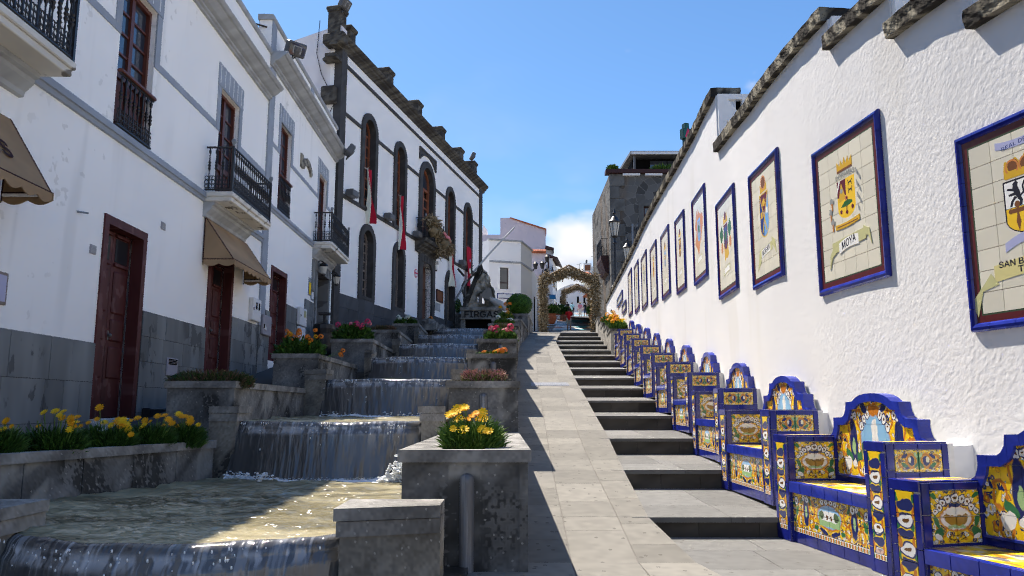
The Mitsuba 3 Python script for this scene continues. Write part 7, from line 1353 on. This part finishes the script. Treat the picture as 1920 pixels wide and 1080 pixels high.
k = thing('litter_bin', 'grey steel post bin beside the dark one', 'bin'); c = FL([20.3, .5, 0]); add('bin', MB().lathe([(0, 1.3), (.16, 1.3), (.17, 1.98), (0, 1.98)], (c[0], c[1], 0), 12), 'm_plastic_grey', k, smooth=40); add('rim', MB().lathe([(.165, 1.97), (.185, 1.97), (.185, 2.02), (.165, 2.02)], (c[0], c[1], 0), 12), 'm_iron', k)
def flood(lab, p, yaw, tilt, s=1.0):
    K = thing('floodlight', lab, 'floodlight'); M = xf(*p, rz=yaw) @ xf(rx=tilt); M[:3, :3] *= s
    def m_(mb): v, f = mb.get(); return (v @ M[:3, :3].T + M[:3, 3], f)
    add('housing', m_(MB().mesh(chbox(-.22, .22, -.12, .07, -.16, .16, .03)).lathe([(0, -.2), (.09, -.18), (.12, -.08), (.12, .0)], (0, 0, .06), 10)), 'm_iron_grey', K)
    add('lens', m_(MB().box(-.18, .18, .07, .078, -.12, .12)), 'm_glass_sky', K); add('reflector', m_(MB().box(-.1, .1, .079, .082, -.08, .08)), 'm_cornice', K)
    q = np.array(p); add('bracket', MB().tube([q + [0, 0, -.05], q + [-.12, -.02, -.28 * s]], .02, 6).tube([q + [.02, .2 * s, -.02], q + [-.12, -.02, -.28 * s]], .016, 6), 'm_iron', K)
flood('floodlight on the corner where the two white houses meet', FL([16.25, .38, 7.86]), -2.4, -.5, 1.0); flood('floodlight at the far end of the second white house cornice', FL([22.1, .5, 7.5]), -1.2, -.6, .95)
p = at(648, 8, 22.6); flood('floodlight on top of the tall corner merlon of the hall', p, -1.9, -.5, 1.0); p = FT([15.5, -.2, 12.55]); flood('floodlight on the right end of the hall roofline', p, -1.3, -.4, 1.0)
k = thing('roof_cable', 'short dark rod bridging the two house parapets', 'rod'); add('rod', MB().tube([FL([15.5, -.4, 8.1]), FL([15.72, -.1, 8.1])], .02, 6), 'm_iron', k)
# ---------------------------------------------------------------- people
bsdf('m_skin', (0.42, 0.22, 0.14), 0.6, 0.3)
for n_, c_ in dict(red=(0.55, 0.018, 0.02), khaki=(0.45, 0.40, 0.31), black=(0.012, 0.012, 0.015), navy=(0.03, 0.04, 0.08), cyan=(0.35, 0.60, 0.62), pink=(0.55, 0.22, 0.26), cream=(0.60, 0.55, 0.46), peach=(0.62, 0.42, 0.36), hair=(0.03, 0.02, 0.015), brownhair=(0.13, 0.06, 0.03), grey=(.12, .12, .13)).items(): bsdf('m_c_' + n_, c_, 0.85, 0.15)
def limb(pts):
    out = []
    for (a, ra), (b, rb) in zip(pts, pts[1:]):
        s = [m3.Manifold.sphere(r, 14).translate(list(map(float, p))) for p, r in ((a, ra), (b, rb))]; out.append(m3.Manifold.batch_hull(s))
    return out
def solid(parts, ref=.03):
    m = m3.Manifold.batch_boolean(parts, m3.OpType.Add).refine_to_length(ref).to_mesh(); t = trimesh.Trimesh(np.array(m.vert_properties[:, :3]), np.array(m.tri_verts)); trimesh.smoothing.filter_taubin(t, iterations=8); return t
def person(lab, p, yaw, h, shirt, legs, hair='hair', skirt=False, arms='front', short=True, bag=None, hat=None, longhair=False):
    """a standing figure about h metres tall, facing local +y, joints in metres for a 1.75 m body"""
    K = thing('person', lab, 'person', 'people on the steps up the street'); s = h / 1.75; M = xf(*p, rz=yaw, s=s); P = lambda *a: np.array(a, float)
    hip, kn, an = [(P(x * .095, 0, .90), P(x * .11, .015, .49), P(x * .115, -.015, .075)) for x in (-1, 1)], None, None
    sh = [P(x * .185, -.005, 1.42) for x in (-1, 1)]
    el = [{'front': P(x * .245, .06, 1.15), 'down': P(x * .25, -.02, 1.13), 'up': P(x * .30, .1, 1.25)}[arms] for x in (-1, 1)]; wr = [{'front': P(x * .07, .24, 1.27), 'down': P(x * .26, .07, .88), 'up': P(x * .12, .22, 1.48)}[arms] for x in (-1, 1)]
    body = limb([(P(0, 0, .95), .13), (P(0, 0, 1.12), .125), (P(0, .0, 1.36), .135), (P(0, -.01, 1.47), .07), (P(0, .0, 1.54), .052)])
    head = [m3.Manifold.sphere(.1, 22).scale([.78, .95, 1.18]).translate([0, .015, 1.635]), m3.Manifold.sphere(.02, 10).scale([.7, 1.2, 1.3]).translate([0, .115, 1.62]), m3.Manifold.sphere(.024, 10).scale([.4, .9, 1.4]).translate([.08, .0, 1.63]), m3.Manifold.sphere(.024, 10).scale([.4, .9, 1.4]).translate([-.08, .0, 1.63]), m3.Manifold.sphere(.05, 12).translate([0, .045, 1.56])]
    for i, x in enumerate((-1, 1)):
        body += limb([(P(0, 0, 1.4), .09), (sh[i], .058), (el[i], .044), (wr[i], .03)]); d = (wr[i] - el[i]) / np.linalg.norm(wr[i] - el[i]); side = np.cross(d, [0, 0, 1.0]); side /= np.linalg.norm(side); palm = wr[i] + d * .055; body += limb([(wr[i], .026), (palm, .034)])
        for q in range(4): b0 = palm + side * (q - 1.5) * .019 + d * .02; body += limb([(b0, .0105), (b0 + d * .035, .009), (b0 + d * (.062 - .006 * abs(q - 1.3)) - np.array([0, 0, .02]), .008)])
        body += limb([(palm - d * .02 - side * .03 * x, .012), (palm + d * .02 - side * .055 * x, .010), (palm + d * .045 - side * .05 * x, .009)])
        a, b, c = hip[i]; body += limb([(P(0, 0, .95), .11), (a, .095), (b, .062), (b + [0, -.015, -.14], .06), (c, .04)])
    def put_(nm, t, mt, par=K): v = np.asarray(t.vertices) @ M[:3, :3].T + M[:3, 3]; return add(nm, (v, t.faces), mt, par, smooth=True)
    put_('body', solid(body + head), 'm_skin')
    tp = limb([(P(0, 0, .93), .155), (P(0, 0, 1.1), .145), (P(0, 0, 1.36), .155), (P(0, -.005, 1.45), .09)])
    for i in (0, 1): tp += limb([(P(0, 0, 1.41), .105), (sh[i], .074), (sh[i] + (el[i] - sh[i]) * .62, .066)])
    put_('shirt', solid(tp), 'm_c_' + shirt)
    if skirt: put_('skirt', solid(limb([(P(0, 0, .98), .15), (P(0, 0, .75), .19), (P(0, 0, .52), .2)])), 'm_c_' + legs)
    else:
        lg = []
        for a, b, c in hip: e = b if short else c; lg += limb([(P(0, 0, .96), .135), (a, .115), (e, .085 if short else .06)])
        put_('shorts' if short else 'trousers', solid(lg), 'm_c_' + legs)
    hr = [m3.Manifold.sphere(.104, 22).scale([.82, .98, 1.16]).translate([0, -.005, 1.652]) - m3.Manifold.cube([.3, .2, .3]).translate([-.15, .055, 1.45])]
    if longhair: hr += limb([(P(0, -.05, 1.64), .09), (P(0, -.075, 1.42), .07)])
    put_('hair', solid(hr, .02), 'm_c_' + hair)
    for x in (-1, 1): put_('shoe', solid(limb([(P(x * .115, -.03, .045), .045), (P(x * .125, .12, .035), .035)])), 'm_c_grey')
    if bag: put_('bag', solid(limb([(P(-.02, -.15, 1.34), .03), (P(.16, -.12, 1.02), .03)]) + limb([(P(.2, -.08, .98), .09), (P(.22, -.04, .85), .09)])), 'm_c_' + bag)
    if hat: put_('hat', solid([m3.Manifold.cylinder(.025, .23, .2, 20).translate([0, 0, 1.70]), m3.Manifold.sphere(.115, 18).scale([.9, .95, .9]).translate([0, 0, 1.72])]), 'm_straw')
    return K
zg_ = lambda u, y: (float(at(u, 600, y)[0]), y, float(zr(y)) + .02)
p = at(1067, 619.5, 59.4); person('person in a red polo shirt and pale shorts, back turned, hands raised in front', (p[0], 59.4, p[2]), .0, 1.70, 'red', 'khaki')
for lab, u, Y, sh_, lg_, kw in (('person with a dark strap over a pale blue shirt', 1073, 92, 'cyan', 'black', dict(bag='black', arms='down', short=False)), ('person in black seen beside the pale blue shirt', 1064, 96, 'black', 'black', dict(arms='down', short=False)), ('person in a pink top and cream skirt', 1088, 90, 'pink', 'cream', dict(skirt=True, arms='down', hat=True)), ('person in a black t-shirt and dark shorts', 1098, 91, 'black', 'navy', dict(arms='down')), ('person in navy by the right side of the arch', 1109, 94, 'navy', 'grey', dict(arms='down', short=False))):
    x, y, z = zg_(u, Y); k = int((Y - 60) / 4.6); z = float(zr(Y)) + .1 - .08 * ((Y - 60) / 4.6 - k) ; person(lab, (x, y, z), rnd.uniform(-.3, .3), 1.72, sh_, lg_, **kw)
for lab, u, Y, vt, sh_, lg_, kw in (('person in a peach shirt standing beyond the end of the white wall', 1137, 58, 563, 'peach', 'black', dict(arms='down', short=False)), ('person with brown hair and a white top low behind the flower planters', 1134.5, 50, 583, 'cream', 'cream', dict(arms='front', hair='brownhair', longhair=True))):
    p = at(u, vt, Y); person(lab, (p[0], Y, p[2] - 1.72), .5, 1.72, sh_, lg_, **kw)
    add('side_path', MB().box(p[0] - .8, p[0] + .8, Y - 1, Y + 1.2, p[2] - 2.4, p[2] - 1.72), 'm_ground', kind='structure')
